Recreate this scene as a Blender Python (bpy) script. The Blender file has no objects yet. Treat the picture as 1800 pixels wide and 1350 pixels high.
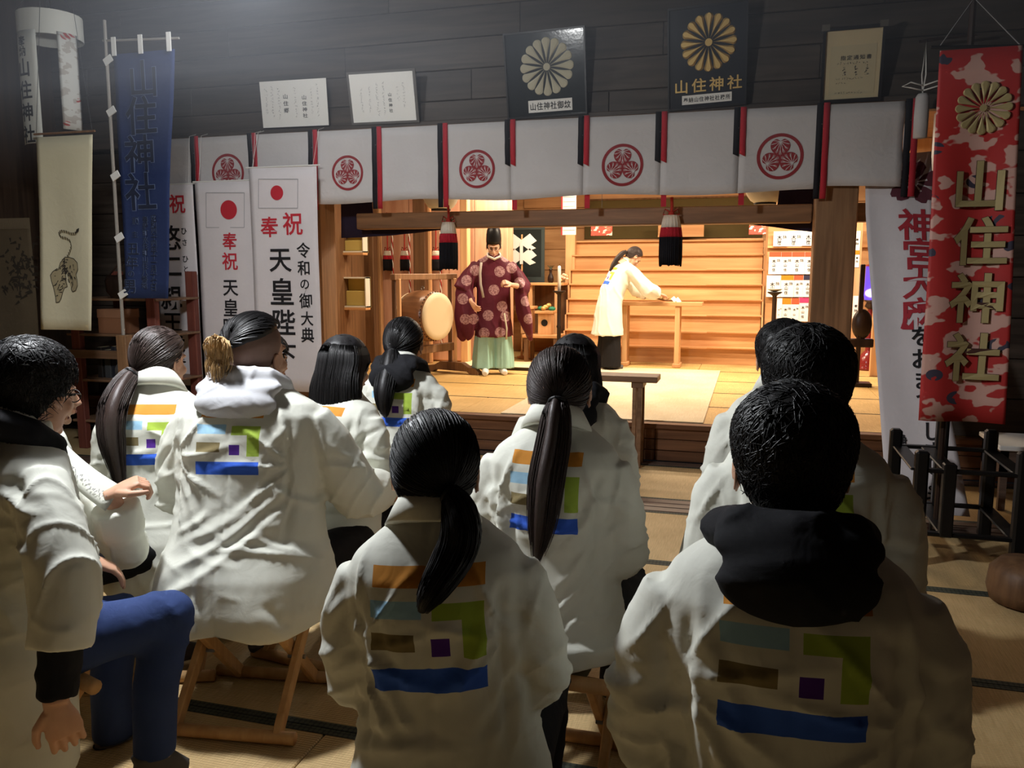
import bpy, bmesh, math, random
import numpy as np
from mathutils import Vector, Matrix

S = bpy.context.scene
COL = S.collection
random.seed(7)
RNG = np.random.default_rng(7)
PI = math.pi

# ------------------------------------------------------------------ camera
CAM_H, FPX = 1.5, 1450.0
CAM_YAW = math.radians(16.15)
CAM_PITCH = math.atan(198.0 / 1450.0)
cd = bpy.data.cameras.new('camera')
cd.sensor_fit = 'HORIZONTAL'
cd.sensor_width = 36.0
cd.lens = 36.0 * FPX / 1800.0
cd.clip_start = 0.05
cam = bpy.data.objects.new('camera', cd)
COL.objects.link(cam)
cam.location = (0, 0, CAM_H)
cam.rotation_euler = (PI / 2 - CAM_PITCH, 0, CAM_YAW)
S.camera = cam

# ------------------------------------------------------------------ world and exposure
w = bpy.data.worlds.new('night')
S.world = w
w.use_nodes = True
w.node_tree.nodes['Background'].inputs[0].default_value = (0.55, 0.6, 0.7, 1)
w.node_tree.nodes['Background'].inputs[1].default_value = 0.004
vs = S.view_settings
vs.view_transform = 'Standard'
vs.look = 'None'
vs.exposure = 0.0
vs.gamma = 1.0
vs.use_curve_mapping = False
LAMP_POWER = 240.0  # cool pendant lamp over the seated people
ADDED_WALL_LAMP = 0.12         # share of that power for the lamp added to brighten the wall
ALTAR_POWER = 115.0        # warm lamps hidden behind the stage beam
GLARE_HAZE = 0.06  # density of the haze added for lens glare
S.cycles.max_bounces = 4
S.cycles.volume_bounces = 0
S.cycles.diffuse_bounces = 3
S.cycles.adaptive_threshold = 0.03
S.cycles.glossy_bounces = 2
S.cycles.transmission_bounces = 4
S.cycles.caustics_reflective = False
S.cycles.caustics_refractive = False

# ------------------------------------------------------------------ geometry of the view (photo pixels, 1800 x 1350)
_fw = np.array([-math.sin(CAM_YAW) * math.cos(CAM_PITCH), math.cos(CAM_YAW) * math.cos(CAM_PITCH), -math.sin(CAM_PITCH)])
_rt = np.array([math.cos(CAM_YAW), math.sin(CAM_YAW), 0.0])
_up = np.cross(_rt, _fw)
_C = np.array([0, 0, CAM_H])
def _ray(x, y): return (_fw * FPX + _rt * (x - 900.0) - _up * (y - 675.0)) / FPX
def at_y(x, y, Y): d = _ray(x, y); return _C + d * (Y / d[1])
def at_z(x, y, z): d = _ray(x, y); return _C + d * ((z - CAM_H) / d[2])
def at_x(x, y, X): d = _ray(x, y); return _C + d * (X / d[0])
def at_d(x, y, t): return _C + _ray(x, y) * t

# ------------------------------------------------------------------ materials
def lin(c):
    out = []
    for v in c[:3]:
        v = v / 255.0
        out.append(v / 12.92 if v <= 0.04045 else ((v + 0.055) / 1.055) ** 2.4)
    return (*out, 1.0)

def newmat(name):
    m = bpy.data.materials.new(name)
    m.use_nodes = True
    nt = m.node_tree
    return m, nt, nt.nodes['Principled BSDF']

def N(nt, typ, **kw):
    n = nt.nodes.new(typ)
    for k, v in kw.items():
        if k.startswith('i_'):
            n.inputs[int(k[2:])].default_value = v
        else:
            setattr(n, k, v)
    return n

def plain(name, c, rough=0.6, metal=0.0, spec=0.3, sheen=0.0):
    m, nt, b = newmat(name)
    b.inputs['Base Color'].default_value = lin(c)
    b.inputs['Roughness'].default_value = rough
    b.inputs['Metallic'].default_value = metal
    b.inputs['Specular IOR Level'].default_value = spec
    if sheen: b.inputs['Sheen Weight'].default_value = sheen
    tc = N(nt, 'ShaderNodeTexCoord'); nz = N(nt, 'ShaderNodeTexNoise'); nz.inputs['Scale'].default_value = 35.0
    nt.links.new(tc.outputs['Object'], nz.inputs['Vector'])
    bp = N(nt, 'ShaderNodeBump'); bp.inputs['Strength'].default_value = 0.08; bp.inputs['Distance'].default_value = 0.004
    nt.links.new(nz.outputs['Fac'], bp.inputs['Height']); nt.links.new(bp.outputs['Normal'], b.inputs['Normal'])
    return m

def wood(name, c1, c2, axis='X', scale=6.0, rough=0.55, spec=0.25, stretch=0.07, coord='Object'):
    m, nt, b = newmat(name)
    tc = N(nt, 'ShaderNodeTexCoord'); mp = N(nt, 'ShaderNodeMapping')
    sc = [scale * 5.0] * 3
    sc['XYZ'.index(axis)] = scale * 5.0 * stretch
    mp.inputs['Scale'].default_value = sc
    geo = N(nt, 'ShaderNodeObjectInfo')
    add = N(nt, 'ShaderNodeVectorMath', operation='ADD')
    mul = N(nt, 'ShaderNodeVectorMath', operation='SCALE'); mul.inputs['Scale'].default_value = 13.0
    comb = N(nt, 'ShaderNodeCombineXYZ')
    nt.links.new(geo.outputs['Random'], comb.inputs[0]); nt.links.new(geo.outputs['Random'], comb.inputs[1]); nt.links.new(geo.outputs['Random'], comb.inputs[2])
    nt.links.new(comb.outputs[0], mul.inputs[0])
    nt.links.new(tc.outputs[coord], add.inputs[0]); nt.links.new(mul.outputs[0], add.inputs[1])
    nt.links.new(add.outputs[0], mp.inputs['Vector'])
    nz = N(nt, 'ShaderNodeTexNoise'); nz.inputs['Scale'].default_value = 1.0; nz.inputs['Detail'].default_value = 5.0; nz.inputs['Distortion'].default_value = 0.6
    nt.links.new(mp.outputs[0], nz.inputs['Vector'])
    rp = N(nt, 'ShaderNodeValToRGB')
    rp.color_ramp.elements[0].position = 0.3; rp.color_ramp.elements[0].color = lin(c1)
    rp.color_ramp.elements[1].position = 0.72; rp.color_ramp.elements[1].color = lin(c2)
    nt.links.new(nz.outputs['Fac'], rp.inputs[0])
    hsv = N(nt, 'ShaderNodeHueSaturation')
    mr = N(nt, 'ShaderNodeMapRange'); mr.inputs['To Min'].default_value = 0.86; mr.inputs['To Max'].default_value = 1.14
    nt.links.new(geo.outputs['Random'], mr.inputs['Value']); nt.links.new(mr.outputs[0], hsv.inputs['Value'])
    nt.links.new(rp.outputs[0], hsv.inputs['Color']); nt.links.new(hsv.outputs[0], b.inputs['Base Color'])
    bp = N(nt, 'ShaderNodeBump'); bp.inputs['Strength'].default_value = 0.15; bp.inputs['Distance'].default_value = 0.003
    nt.links.new(nz.outputs['Fac'], bp.inputs['Height']); nt.links.new(bp.outputs['Normal'], b.inputs['Normal'])
    b.inputs['Roughness'].default_value = rough; b.inputs['Specular IOR Level'].default_value = spec
    return m

def cloth(name, c, rough=0.85, weave=900.0, wrinkle=0.25, blotch=0.06, transl=0.0):
    m, nt, b = newmat(name)
    tc = N(nt, 'ShaderNodeTexCoord')
    nz = N(nt, 'ShaderNodeTexNoise'); nz.inputs['Scale'].default_value = 5.0; nz.inputs['Detail'].default_value = 3.0
    nt.links.new(tc.outputs['Object'], nz.inputs['Vector'])
    mr = N(nt, 'ShaderNodeMapRange'); mr.inputs['To Min'].default_value = 1.0 - blotch; mr.inputs['To Max'].default_value = 1.0 + blotch
    nt.links.new(nz.outputs['Fac'], mr.inputs['Value'])
    hsv = N(nt, 'ShaderNodeHueSaturation'); hsv.inputs['Color'].default_value = lin(c)
    nt.links.new(mr.outputs[0], hsv.inputs['Value']); nt.links.new(hsv.outputs[0], b.inputs['Base Color'])
    wv = N(nt, 'ShaderNodeTexNoise'); wv.inputs['Scale'].default_value = weave; wv.inputs['Detail'].default_value = 1.0
    n2 = N(nt, 'ShaderNodeTexNoise'); n2.inputs['Scale'].default_value = 14.0; n2.inputs['Detail'].default_value = 3.0; n2.inputs['Distortion'].default_value = 0.8
    nt.links.new(tc.outputs['Object'], wv.inputs['Vector']); nt.links.new(tc.outputs['Object'], n2.inputs['Vector'])
    b1 = N(nt, 'ShaderNodeBump'); b1.inputs['Strength'].default_value = 0.12; b1.inputs['Distance'].default_value = 0.001
    b2 = N(nt, 'ShaderNodeBump'); b2.inputs['Strength'].default_value = wrinkle; b2.inputs['Distance'].default_value = 0.012
    nt.links.new(wv.outputs['Fac'], b1.inputs['Height']); nt.links.new(n2.outputs['Fac'], b2.inputs['Height'])
    nt.links.new(b1.outputs['Normal'], b2.inputs['Normal']); nt.links.new(b2.outputs['Normal'], b.inputs['Normal'])
    b.inputs['Roughness'].default_value = rough; b.inputs['Specular IOR Level'].default_value = 0.15
    m['_hsv'] = hsv.name
    return m

def tatami_mat_material(name, c1, c2, pitch=0.011, axis=1):
    m, nt, b = newmat(name)
    tc = N(nt, 'ShaderNodeTexCoord'); sp = N(nt, 'ShaderNodeSeparateXYZ')
    nt.links.new(tc.outputs['Object'], sp.inputs[0])
    mu = N(nt, 'ShaderNodeMath', operation='MULTIPLY'); mu.inputs[1].default_value = 2 * PI / pitch
    nt.links.new(sp.outputs[axis], mu.inputs[0])
    sn = N(nt, 'ShaderNodeMath', operation='SINE'); nt.links.new(mu.outputs[0], sn.inputs[0])
    mp = N(nt, 'ShaderNodeMapping'); sc = [260.0, 260.0, 1.0]; sc[axis] = 9.0; mp.inputs['Scale'].default_value = sc
    nt.links.new(tc.outputs['Object'], mp.inputs[0])
    nz = N(nt, 'ShaderNodeTexNoise'); nz.inputs['Scale'].default_value = 1.0; nz.inputs['Detail'].default_value = 2.0
    nt.links.new(mp.outputs[0], nz.inputs['Vector'])
    big = N(nt, 'ShaderNodeTexNoise'); big.inputs['Scale'].default_value = 2.2; nt.links.new(tc.outputs['Object'], big.inputs['Vector'])
    ad = N(nt, 'ShaderNodeMath', operation='ADD'); nt.links.new(nz.outputs['Fac'], ad.inputs[0]); nt.links.new(big.outputs['Fac'], ad.inputs[1])
    s2 = N(nt, 'ShaderNodeMath', operation='MULTIPLY_ADD'); s2.inputs[1].default_value = 0.10
    nt.links.new(sn.outputs[0], s2.inputs[0]); nt.links.new(ad.outputs[0], s2.inputs[2])
    rp = N(nt, 'ShaderNodeValToRGB')
    rp.color_ramp.elements[0].position = 0.65; rp.color_ramp.elements[0].color = lin(c1)
    rp.color_ramp.elements[1].position = 1.3 if False else 1.0; rp.color_ramp.elements[1].color = lin(c2)
    hf = N(nt, 'ShaderNodeMath', operation='MULTIPLY'); hf.inputs[1].default_value = 0.8; nt.links.new(s2.outputs[0], hf.inputs[0])
    nt.links.new(hf.outputs[0], rp.inputs[0]); nt.links.new(rp.outputs[0], b.inputs['Base Color'])
    bp = N(nt, 'ShaderNodeBump'); bp.inputs['Strength'].default_value = 0.35; bp.inputs['Distance'].default_value = 0.003
    nt.links.new(sn.outputs[0], bp.inputs['Height']); nt.links.new(bp.outputs['Normal'], b.inputs['Normal'])
    b.inputs['Roughness'].default_value = 0.6; b.inputs['Specular IOR Level'].default_value = 0.25
    return m

def checker_border(name, c1, c2, scale=55.0):
    m, nt, b = newmat(name)
    tc = N(nt, 'ShaderNodeTexCoord'); vo = N(nt, 'ShaderNodeTexVoronoi'); vo.inputs['Scale'].default_value = scale; vo.inputs['Randomness'].default_value = 0.15
    nt.links.new(tc.outputs['Object'], vo.inputs['Vector'])
    rp = N(nt, 'ShaderNodeValToRGB'); rp.color_ramp.elements[0].position = 0.35; rp.color_ramp.elements[0].color = lin(c2)
    rp.color_ramp.elements[1].position = 0.5; rp.color_ramp.elements[1].color = lin(c1)
    nt.links.new(vo.outputs['Distance'], rp.inputs[0]); nt.links.new(rp.outputs[0], b.inputs['Base Color'])
    b.inputs['Roughness'].default_value = 0.8
    return m

def emit(name, c, strength):
    m, nt, b = newmat(name)
    b.inputs['Base Color'].default_value = lin(c)
    b.inputs['Emission Color'].default_value = lin(c)
    b.inputs['Emission Strength'].default_value = strength
    return m

# ------------------------------------------------------------------ mesh building
class MB:
    def __init__(s): s.v = []; s.f = []
    def _add(s, vs, fs):
        k = len(s.v); s.v += [tuple(float(c) for c in p) for p in vs]; s.f += [tuple(i + k for i in f) for f in fs]; return s
    def box(s, c, d, R=None, bev=0.0):
        hx, hy, hz = d[0] / 2, d[1] / 2, d[2] / 2
        if bev <= 0:
            vs = [(x * hx, y * hy, z * hz) for x in (-1, 1) for y in (-1, 1) for z in (-1, 1)]
            fs = [(0, 1, 3, 2), (4, 6, 7, 5), (0, 4, 5, 1), (2, 3, 7, 6), (0, 2, 6, 4), (1, 5, 7, 3)]
        else:
            b = min(bev, hx * .9, hy * .9, hz * .9); vs = []; fs = []
            ids = {}
            for x in (-1, 1):
                for y in (-1, 1):
                    for z in (-1, 1):
                        for a in range(3):
                            p = [x * (hx - b), y * (hy - b), z * (hz - b)]
                            p[a] += (x, y, z)[a] * b
                            ids[(x, y, z, a)] = len(vs); vs.append(tuple(p))
            for a in range(3):
                o = [i for i in range(3) if i != a]
                for sg in (-1, 1):
                    q = []
                    for u, v in ((-1, -1), (1, -1), (1, 1), (-1, 1)):
                        k = [0, 0, 0]; k[a] = sg; k[o[0]] = u; k[o[1]] = v
                        q.append(ids[(*k, a)])
                    if (sg > 0) != (a != 1): q.reverse()
                    fs.append(tuple(q))
            for a in range(3):       # edges along axis a
                o = [i for i in range(3) if i != a]
                for u in (-1, 1):
                    for v in (-1, 1):
                        k1 = [0, 0, 0]; k1[a] = -1; k1[o[0]] = u; k1[o[1]] = v
                        k2 = list(k1); k2[a] = 1
                        q = [ids[(*k1, o[0])], ids[(*k2, o[0])], ids[(*k2, o[1])], ids[(*k1, o[1])]]
                        fs.append(tuple(q))
            for x in (-1, 1):
                for y in (-1, 1):
                    for z in (-1, 1):
                        fs.append(tuple(ids[(x, y, z, a)] for a in range(3)))
        if R is not None: vs = [tuple(R @ Vector(p)) for p in vs]
        vs = [(p[0] + c[0], p[1] + c[1], p[2] + c[2]) for p in vs]
        return s._add(vs, fs)
    def bb(s, lo, hi, bev=0.0):
        return s.box([(a + b) / 2 for a, b in zip(lo, hi)], [b - a for a, b in zip(lo, hi)], None, bev)
    def bar(s, p0, p1, wd, ht, up=(0, 0, 1), bev=0.0):
        p0 = Vector(p0); p1 = Vector(p1); d = p1 - p0; L = d.length; d.normalize()
        u = Vector(up)
        if abs(d.dot(u)) > 0.98: u = Vector((0, 1, 0))
        x = d.cross(u).normalized(); z = x.cross(d).normalized()
        R = Matrix((x, d, z)).transposed()
        return s.box((p0 + p1) / 2, (wd, L, ht), R, bev)
    def loft(s, rings, cap=True):
        n = len(rings[0]); k = len(s.v)
        for r in rings: s.v += [tuple(float(c) for c in p) for p in r]
        for i in range(len(rings) - 1):
            for j in range(n):
                a = k + i * n + j; b = k + i * n + (j + 1) % n
                s.f.append((a, b, b + n, a + n))
        if cap:
            s.f.append(tuple(k + j for j in reversed(range(n)))); m = k + (len(rings) - 1) * n
            s.f.append(tuple(m + j for j in range(n)))
        return s
    def cyl(s, p0, p1, r0, r1=None, n=14, cap=True):
        r1 = r0 if r1 is None else r1
        return s.tube([p0, p1], [r0, r1], n, cap)
    def tube(s, pts, rad, n=8, cap=True, flat=None, up=None):
        pts = [Vector(p) for p in pts]; m = len(pts)
        if not hasattr(rad, '__len__'): rad = [rad] * m
        rings = []; prev = None
        for i in range(m):
            t = (pts[min(i + 1, m - 1)] - pts[max(i - 1, 0)]).normalized()
            if prev is None:
                u = Vector(up) if up else (Vector((0, 0, 1)) if abs(t.z) < 0.9 else Vector((1, 0, 0)))
            else: u = prev
            x = (u - t * u.dot(t))
            if x.length < 1e-6: x = t.orthogonal()
            x.normalize(); prev = x; y = t.cross(x)
            r = rad[i]; fl = 1.0 if flat is None else (flat[i] if hasattr(flat, '__len__') else flat)
            rings.append([pts[i] + x * (r * math.cos(2 * PI * j / n)) + y * (r * fl * math.sin(2 * PI * j / n)) for j in range(n)])
        return s.loft(rings, cap)
    def lathe(s, prof, n=20, c=(0, 0, 0), axis='Z', cap=True):
        rings = []
        for r, h in prof:
            ring = []
            for j in range(n):
                a = 2 * PI * j / n; p = (r * math.cos(a), r * math.sin(a), h)
                if axis == 'X': p = (p[2], p[0], p[1])
                if axis == 'Y': p = (p[1], p[2], p[0])
                ring.append((p[0] + c[0], p[1] + c[1], p[2] + c[2]))
            rings.append(ring)
        return s.loft(rings, cap)
    def prism(s, poly, fr, th):
        """poly: 2D points; fr: (origin, u, v, n) frame; th: thickness along n"""
        o, u, v, nn = [Vector(a) for a in fr]; n = len(poly)
        a = [o + u * p[0] + v * p[1] for p in poly]; b = [p + nn * th for p in a]
        return s._add([tuple(p) for p in a + b], [tuple(reversed(range(n))), tuple(range(n, 2 * n))] + [(i, (i + 1) % n, n + (i + 1) % n, n + i) for i in range(n)])
    def grid(s, P):
        nu, nv = len(P), len(P[0]); k = len(s.v)
        for r in P: s.v += [tuple(float(c) for c in p) for p in r]
        for i in range(nu - 1):
            for j in range(nv - 1):
                a = k + i * nv + j
                s.f.append((a, a + nv, a + nv + 1, a + 1))
        return s
    def sheet(s, P, th, n=None):
        """closed thin slab over a grid of points, offset by th along n (or +y)"""
        n = Vector(n or (0, 1, 0)); nu, nv = len(P), len(P[0]); k = len(s.v)
        for r in P: s.v += [tuple(float(c) for c in p) for p in r]
        m = nu * nv
        for r in P: s.v += [tuple(float(a + b * th) for a, b in zip(p, n)) for p in r]
        I = lambda i, j, l: k + l * m + i * nv + j
        for i in range(nu - 1):
            for j in range(nv - 1):
                s.f.append((I(i, j, 0), I(i + 1, j, 0), I(i + 1, j + 1, 0), I(i, j + 1, 0)))
                s.f.append((I(i, j, 1), I(i, j + 1, 1), I(i + 1, j + 1, 1), I(i + 1, j, 1)))
        for i in range(nu - 1):
            s.f.append((I(i, 0, 0), I(i, 0, 1), I(i + 1, 0, 1), I(i + 1, 0, 0)))
            s.f.append((I(i, nv - 1, 0), I(i + 1, nv - 1, 0), I(i + 1, nv - 1, 1), I(i, nv - 1, 1)))
        for j in range(nv - 1):
            s.f.append((I(0, j, 0), I(0, j + 1, 0), I(0, j + 1, 1), I(0, j, 1)))
            s.f.append((I(nu - 1, j, 0), I(nu - 1, j, 1), I(nu - 1, j + 1, 1), I(nu - 1, j + 1, 0)))
        return s
    def ball(s, c, r, nu=14, nv=9, R=None):
        rx, ry, rz = (r, r, r) if not hasattr(r, '__len__') else r
        rings = []
        for i in range(1, nv):
            ph = PI * i / nv
            ring = []
            for j in range(nu):
                th = 2 * PI * j / nu
                p = Vector((rx * math.sin(ph) * math.cos(th), ry * math.sin(ph) * math.sin(th), -rz * math.cos(ph)))
                if R is not None: p = R @ p
                ring.append((p[0] + c[0], p[1] + c[1], p[2] + c[2]))
            rings.append(ring)
        k = len(s.v); s.loft(rings, False)
        b = Vector((0, 0, -rz)); t = Vector((0, 0, rz))
        if R is not None: b = R @ b; t = R @ t
        s.v.append((b[0] + c[0], b[1] + c[1], b[2] + c[2])); s.v.append((t[0] + c[0], t[1] + c[1], t[2] + c[2]))
        nb = len(s.v) - 2; m = k + (nv - 2) * nu
        for j in range(nu):
            s.f.append((nb, k + (j + 1) % nu, k + j)); s.f.append((nb + 1, m + j, m + (j + 1) % nu))
        return s
    def mesh(s, name, smooth=False, fix=True):
        me = bpy.data.meshes.new(name); me.from_pydata(s.v, [], s.f); me.update()
        if fix:
            bm = bmesh.new(); bm.from_mesh(me); bmesh.ops.recalc_face_normals(bm, faces=bm.faces); bm.to_mesh(me); bm.free()
        if smooth: me.shade_smooth()
        return me
    def build(s, name, mat, parent=None, smooth=False, loc=None, fix=True):
        return link(name, s.mesh(name, smooth, fix), mat, parent, loc)

def link(name, me, mat=None, parent=None, loc=None):
    o = bpy.data.objects.new(name, me)
    COL.objects.link(o)
    if mat is not None:
        for mm in (mat if isinstance(mat, (list, tuple)) else [mat]): me.materials.append(mm)
    if parent is not None: o.parent = parent
    if loc is not None: o.location = loc
    return o

def smooth_by_angle(o, deg=35):
    o.data.shade_smooth()
    bm = bmesh.new(); bm.from_mesh(o.data)
    for e in bm.edges:
        if len(e.link_faces) == 2 and e.calc_face_angle(0) > math.radians(deg): e.smooth = False
    bm.to_mesh(o.data); bm.free()
    return o

def tag(o, label, cat, group=None):
    o['label'] = label; o['category'] = cat
    if group: o['group'] = group
    return o
def thing(name, label, cat, loc=(0, 0, 0), rotz=0.0, group=None):
    o = bpy.data.objects.new(name, None); COL.objects.link(o)
    o.empty_display_size = 0.1
    o.location = [float(c) for c in loc]; o.rotation_euler = (0, 0, rotz)
    return tag(o, label, cat, group)
def struct(o):
    o['kind'] = 'structure'; return o
def stuff(o):
    o['kind'] = 'stuff'; return o

# ------------------------------------------------------------------ lettering (drawn with Blender's own built-in font)
_glyphs = {}
BENCH = bpy.data.scenes.new('bench')            # scratch scene for evaluating single meshes, removed at the end
def evaluated(o):
    BENCH.collection.objects.link(o); vl = BENCH.view_layers[0]; vl.update(); dg = vl.depsgraph; dg.update()
    return o.evaluated_get(dg)
def glyph(ch, weight=0.012):
    key = (ch, weight)
    if key not in _glyphs:
        cu = bpy.data.curves.new('glyph', 'FONT'); cu.body = ch; cu.size = 1.0; cu.resolution_u = 3; cu.offset = weight
        cu.fill_mode = 'FRONT'
        o = bpy.data.objects.new('glyph', cu)
        me = evaluated(o).to_mesh()
        v = np.array([p.co[:2] for p in me.vertices]) if len(me.vertices) else np.zeros((0, 2))
        f = [tuple(p.vertices) for p in me.polygons]
        bpy.data.objects.remove(o); bpy.data.curves.remove(cu)
        if len(v): v = v - np.array([0.5, 0.38])
        _glyphs[key] = (v, f)
    return _glyphs[key]

def lettering(items, mapper, name, mat, parent, weight=0.012):
    """items: (char, u, v, size_u, size_v); mapper(u, v) -> point on the surface (already lifted off it)"""
    mb = MB()
    for it in items:
        ch, u, v, su = it[:4]; sv = it[4] if len(it) > 4 else su
        gv, gf = glyph(ch, weight)
        if not len(gv): continue
        mb._add([mapper(u + p[0] * su, v + p[1] * sv) for p in gv], gf)
    o = mb.build(name, mat, parent, fix=False); o['kind'] = 'stuff'
    return o
def column(text, u, v, size, step=None, sv=None):
    step = step or size * 1.08
    return [(c, u, v - i * step, size, sv or size) for i, c in enumerate(text)]
def row(text, u, v, size, step=None, sv=None):
    step = step or size * 1.05
    return [(c, u + i * step, v, size, sv or size) for i, c in enumerate(text)]
def disc_poly(r, n=28, cx=0, cy=0): return [(cx + r * math.cos(2 * PI * i / n), cy + r * math.sin(2 * PI * i / n)) for i in range(n)]
def decal(polys, mapper, name, mat, parent):
    mb = MB()
    for p in polys: mb._add([mapper(*q) for q in p], [tuple(range(len(p)))])
    return mb.build(name, mat, parent, fix=False)

# ------------------------------------------------------------------ palette
M = {}
M['dark_board'] = wood('dark_board', (52, 45, 40), (84, 74, 66), 'X', 4.0, 0.5)
M['dark_board_v'] = wood('dark_board_v', (58, 46, 38), (88, 70, 56), 'Z', 4.0, 0.5)
M['post'] = wood('post_wood', (118, 88, 62), (160, 122, 88), 'Z', 5.0, 0.5)
M['beam'] = wood('beam_wood', (112, 82, 58), (150, 112, 80), 'X', 5.0, 0.5)
M['stage_front'] = wood('stage_front_wood', (88, 58, 40), (124, 86, 60), 'X', 4.0, 0.4)
M['altar'] = wood('altar_cypress', (196, 142, 92), (222, 172, 120), 'X', 3.0, 0.5)
M['altar_v'] = wood('altar_cypress_upright', (200, 150, 104), (226, 180, 130), 'Z', 3.0, 0.5)
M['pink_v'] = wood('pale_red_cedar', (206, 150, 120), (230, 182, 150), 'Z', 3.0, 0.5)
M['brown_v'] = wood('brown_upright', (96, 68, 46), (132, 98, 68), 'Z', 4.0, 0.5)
M['darkwood'] = wood('dark_lacquered_wood', (34, 24, 20), (58, 42, 34), 'Z', 4.0, 0.35)
M['stool'] = wood('stool_beech', (188, 142, 92), (214, 170, 118), 'Z', 5.0, 0.5)
M['bench'] = wood('bench_wood', (112, 84, 62), (142, 110, 84), 'X', 5.0, 0.45)
M['sill'] = wood('sill_wood', (84, 68, 58), (112, 92, 80), 'X', 5.0, 0.4)
M['tatami'] = tatami_mat_material('tatami_rush', (186, 156, 108), (214, 184, 134))
M['tatami_stage'] = tatami_mat_material('stage_tatami_rush', (196, 158, 96), (222, 184, 120))
M['goza'] = tatami_mat_material('pale_sheet', (214, 194, 156), (232, 216, 184), pitch=0.06)
M['heri'] = checker_border('mat_edging', (26, 34, 30), (64, 68, 54))
M['heri_dark'] = plain('mat_edging_dark', (52, 42, 26), 0.8)
M['white_cloth'] = cloth('curtain_cotton', (206, 201, 199), wrinkle=0.3)
M['banner_cloth'] = cloth('banner_cloth', (232, 224, 224), wrinkle=0.15)
M['red_ribbon'] = cloth('red_ribbon', (186, 52, 62), wrinkle=0.1)
M['black_ribbon'] = cloth('black_ribbon', (40, 38, 42), wrinkle=0.1)
M['crest_red'] = cloth('crest_dye', (150, 58, 62), wrinkle=0.1)
M['navy'] = cloth('navy_drape', (44, 38, 58), wrinkle=0.4)
M['ink'] = plain('ink', (38, 36, 38), 0.8)
M['pale_ink'] = plain('pale_ink', (140, 138, 138), 0.8)
M['red_ink'] = plain('red_ink', (200, 50, 62), 0.8)
M['paper'] = plain('paper', (238, 236, 230), 0.7)
M['cream_paper'] = plain('cream_paper', (206, 190, 152), 0.7)
M['black_frame'] = plain('black_frame', (26, 24, 26), 0.35)
M['gold'] = plain('dull_gold', (206, 172, 104), 0.45, 0.35)
M['metal'] = plain('steel', (150, 150, 150), 0.35, 0.9)
M['black'] = plain('matt_black', (26, 25, 26), 0.55)

# ------------------------------------------------------------------ tatami hall floor
floor = struct(MB().bb((-6.4, -2.2, -0.2), (2.3, 6.5, -0.03)).build('floor', M['sill']))
def lay_mat(x0, x1, y0, y1, z, mat, heri, parent, along='X', bw=0.034):
    o = MB().bb((x0 + .002, y0 + .002, z - .03), (x1 - .002, y1 - .002, z), 0.004).build('tatami_mat', mat, parent)
    if along == 'X':
        e = [((x0, y0 + .002, z - .028), (x1, y0 + bw, z + .0015)), ((x0, y1 - bw, z - .028), (x1, y1 - .002, z + .0015))]
    else:
        e = [((x0 + .002, y0, z - .028), (x0 + bw, y1, z + .0015)), ((x1 - bw, y0, z - .028), (x1 - .002, y1, z + .0015))]
    for lo, hi in e: MB().bb(lo, hi).build('edging', heri, o)
    return o
rows_y = [-2.18, -1.5, -0.56, 0.39, 1.335, 2.28, 3.225, 4.17, 5.1]
offs = [0.3, -0.5, 0.7, -0.28, 0.6, -0.28, 0.66, -0.28]
for i in range(len(rows_y) - 1):
    x = offs[i] - 1.89 * 4
    while x < 2.2:
        a, b = max(x, -6.3), min(x + 1.89, 2.2)
        if b - a > 0.1: lay_mat(a, b, rows_y[i], rows_y[i + 1], 0.0, M['tatami'], M['heri'], floor)
        x += 1.89
MB().bb((-0.325, 4.205, -0.02), (-0.255, 5.066, 0.0018)).build('edging', M['heri'], floor)
for i, (y0, y1) in enumerate([(5.105, 5.19), (5.2, 5.285), (5.295, 5.38)]):
    MB().bb((-6.3, y0, -0.03), (2.2, y1, 0.004), 0.004).build('sill_board', M['sill'], floor)
x = -6.3
while x < 2.2:
    lay_mat(x, min(x + 1.7, 2.2), 5.385, 6.36, 0.0, M['tatami'], M['heri'], floor); x += 1.7
MB().bb((-6.3, 6.365, -0.03), (2.2, 6.47, 0.006)).build('sill_board', M['sill'], floor)

# ------------------------------------------------------------------ raised stage
stage = struct(MB().bb((-6.2, 6.56, 0.0), (2.2, 12.1, 0.268)).build('stage_platform', M['stage_front']))
for z0, z1 in ((0.005, 0.085), (0.09, 0.175), (0.18, 0.262)):
    x = -6.2
    while x < 2.1:
        x2 = min(x + 2.75, 2.2)
        MB().bb((x + .002, 6.512 + (0.006 if z0 > .05 else 0), z0), (x2 - .002, 6.555, z1), 0.003).build('riser_board', M['stage_front'], stage); x = x2
MB().bb((-6.2, 6.49, 0.263), (2.2, 6.60, 0.302), 0.006).build('nosing', M['stage_front'], stage)
sy = [6.602, 7.47, 8.36, 9.27, 10.18, 11.1, 12.05]
for i in range(len(sy) - 1):
    for x0, x1 in ((-6.15, -4.2), (-4.2, -2.4), (-2.4, -0.6), (-0.6, 1.2), (1.2, 2.2)):
        lay_mat(x0, x1, sy[i], sy[i + 1], 0.30, M['tatami_stage'], M['heri_dark'], stage, bw=0.012)
tag(MB().bb((-2.02, 6.62, 0.302), (-0.335, 10.25, 0.309), 0.003).build('floor_sheet', M['goza']), 'pale striped reed sheet spread down the middle of the stage floor', 'mat')

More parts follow.
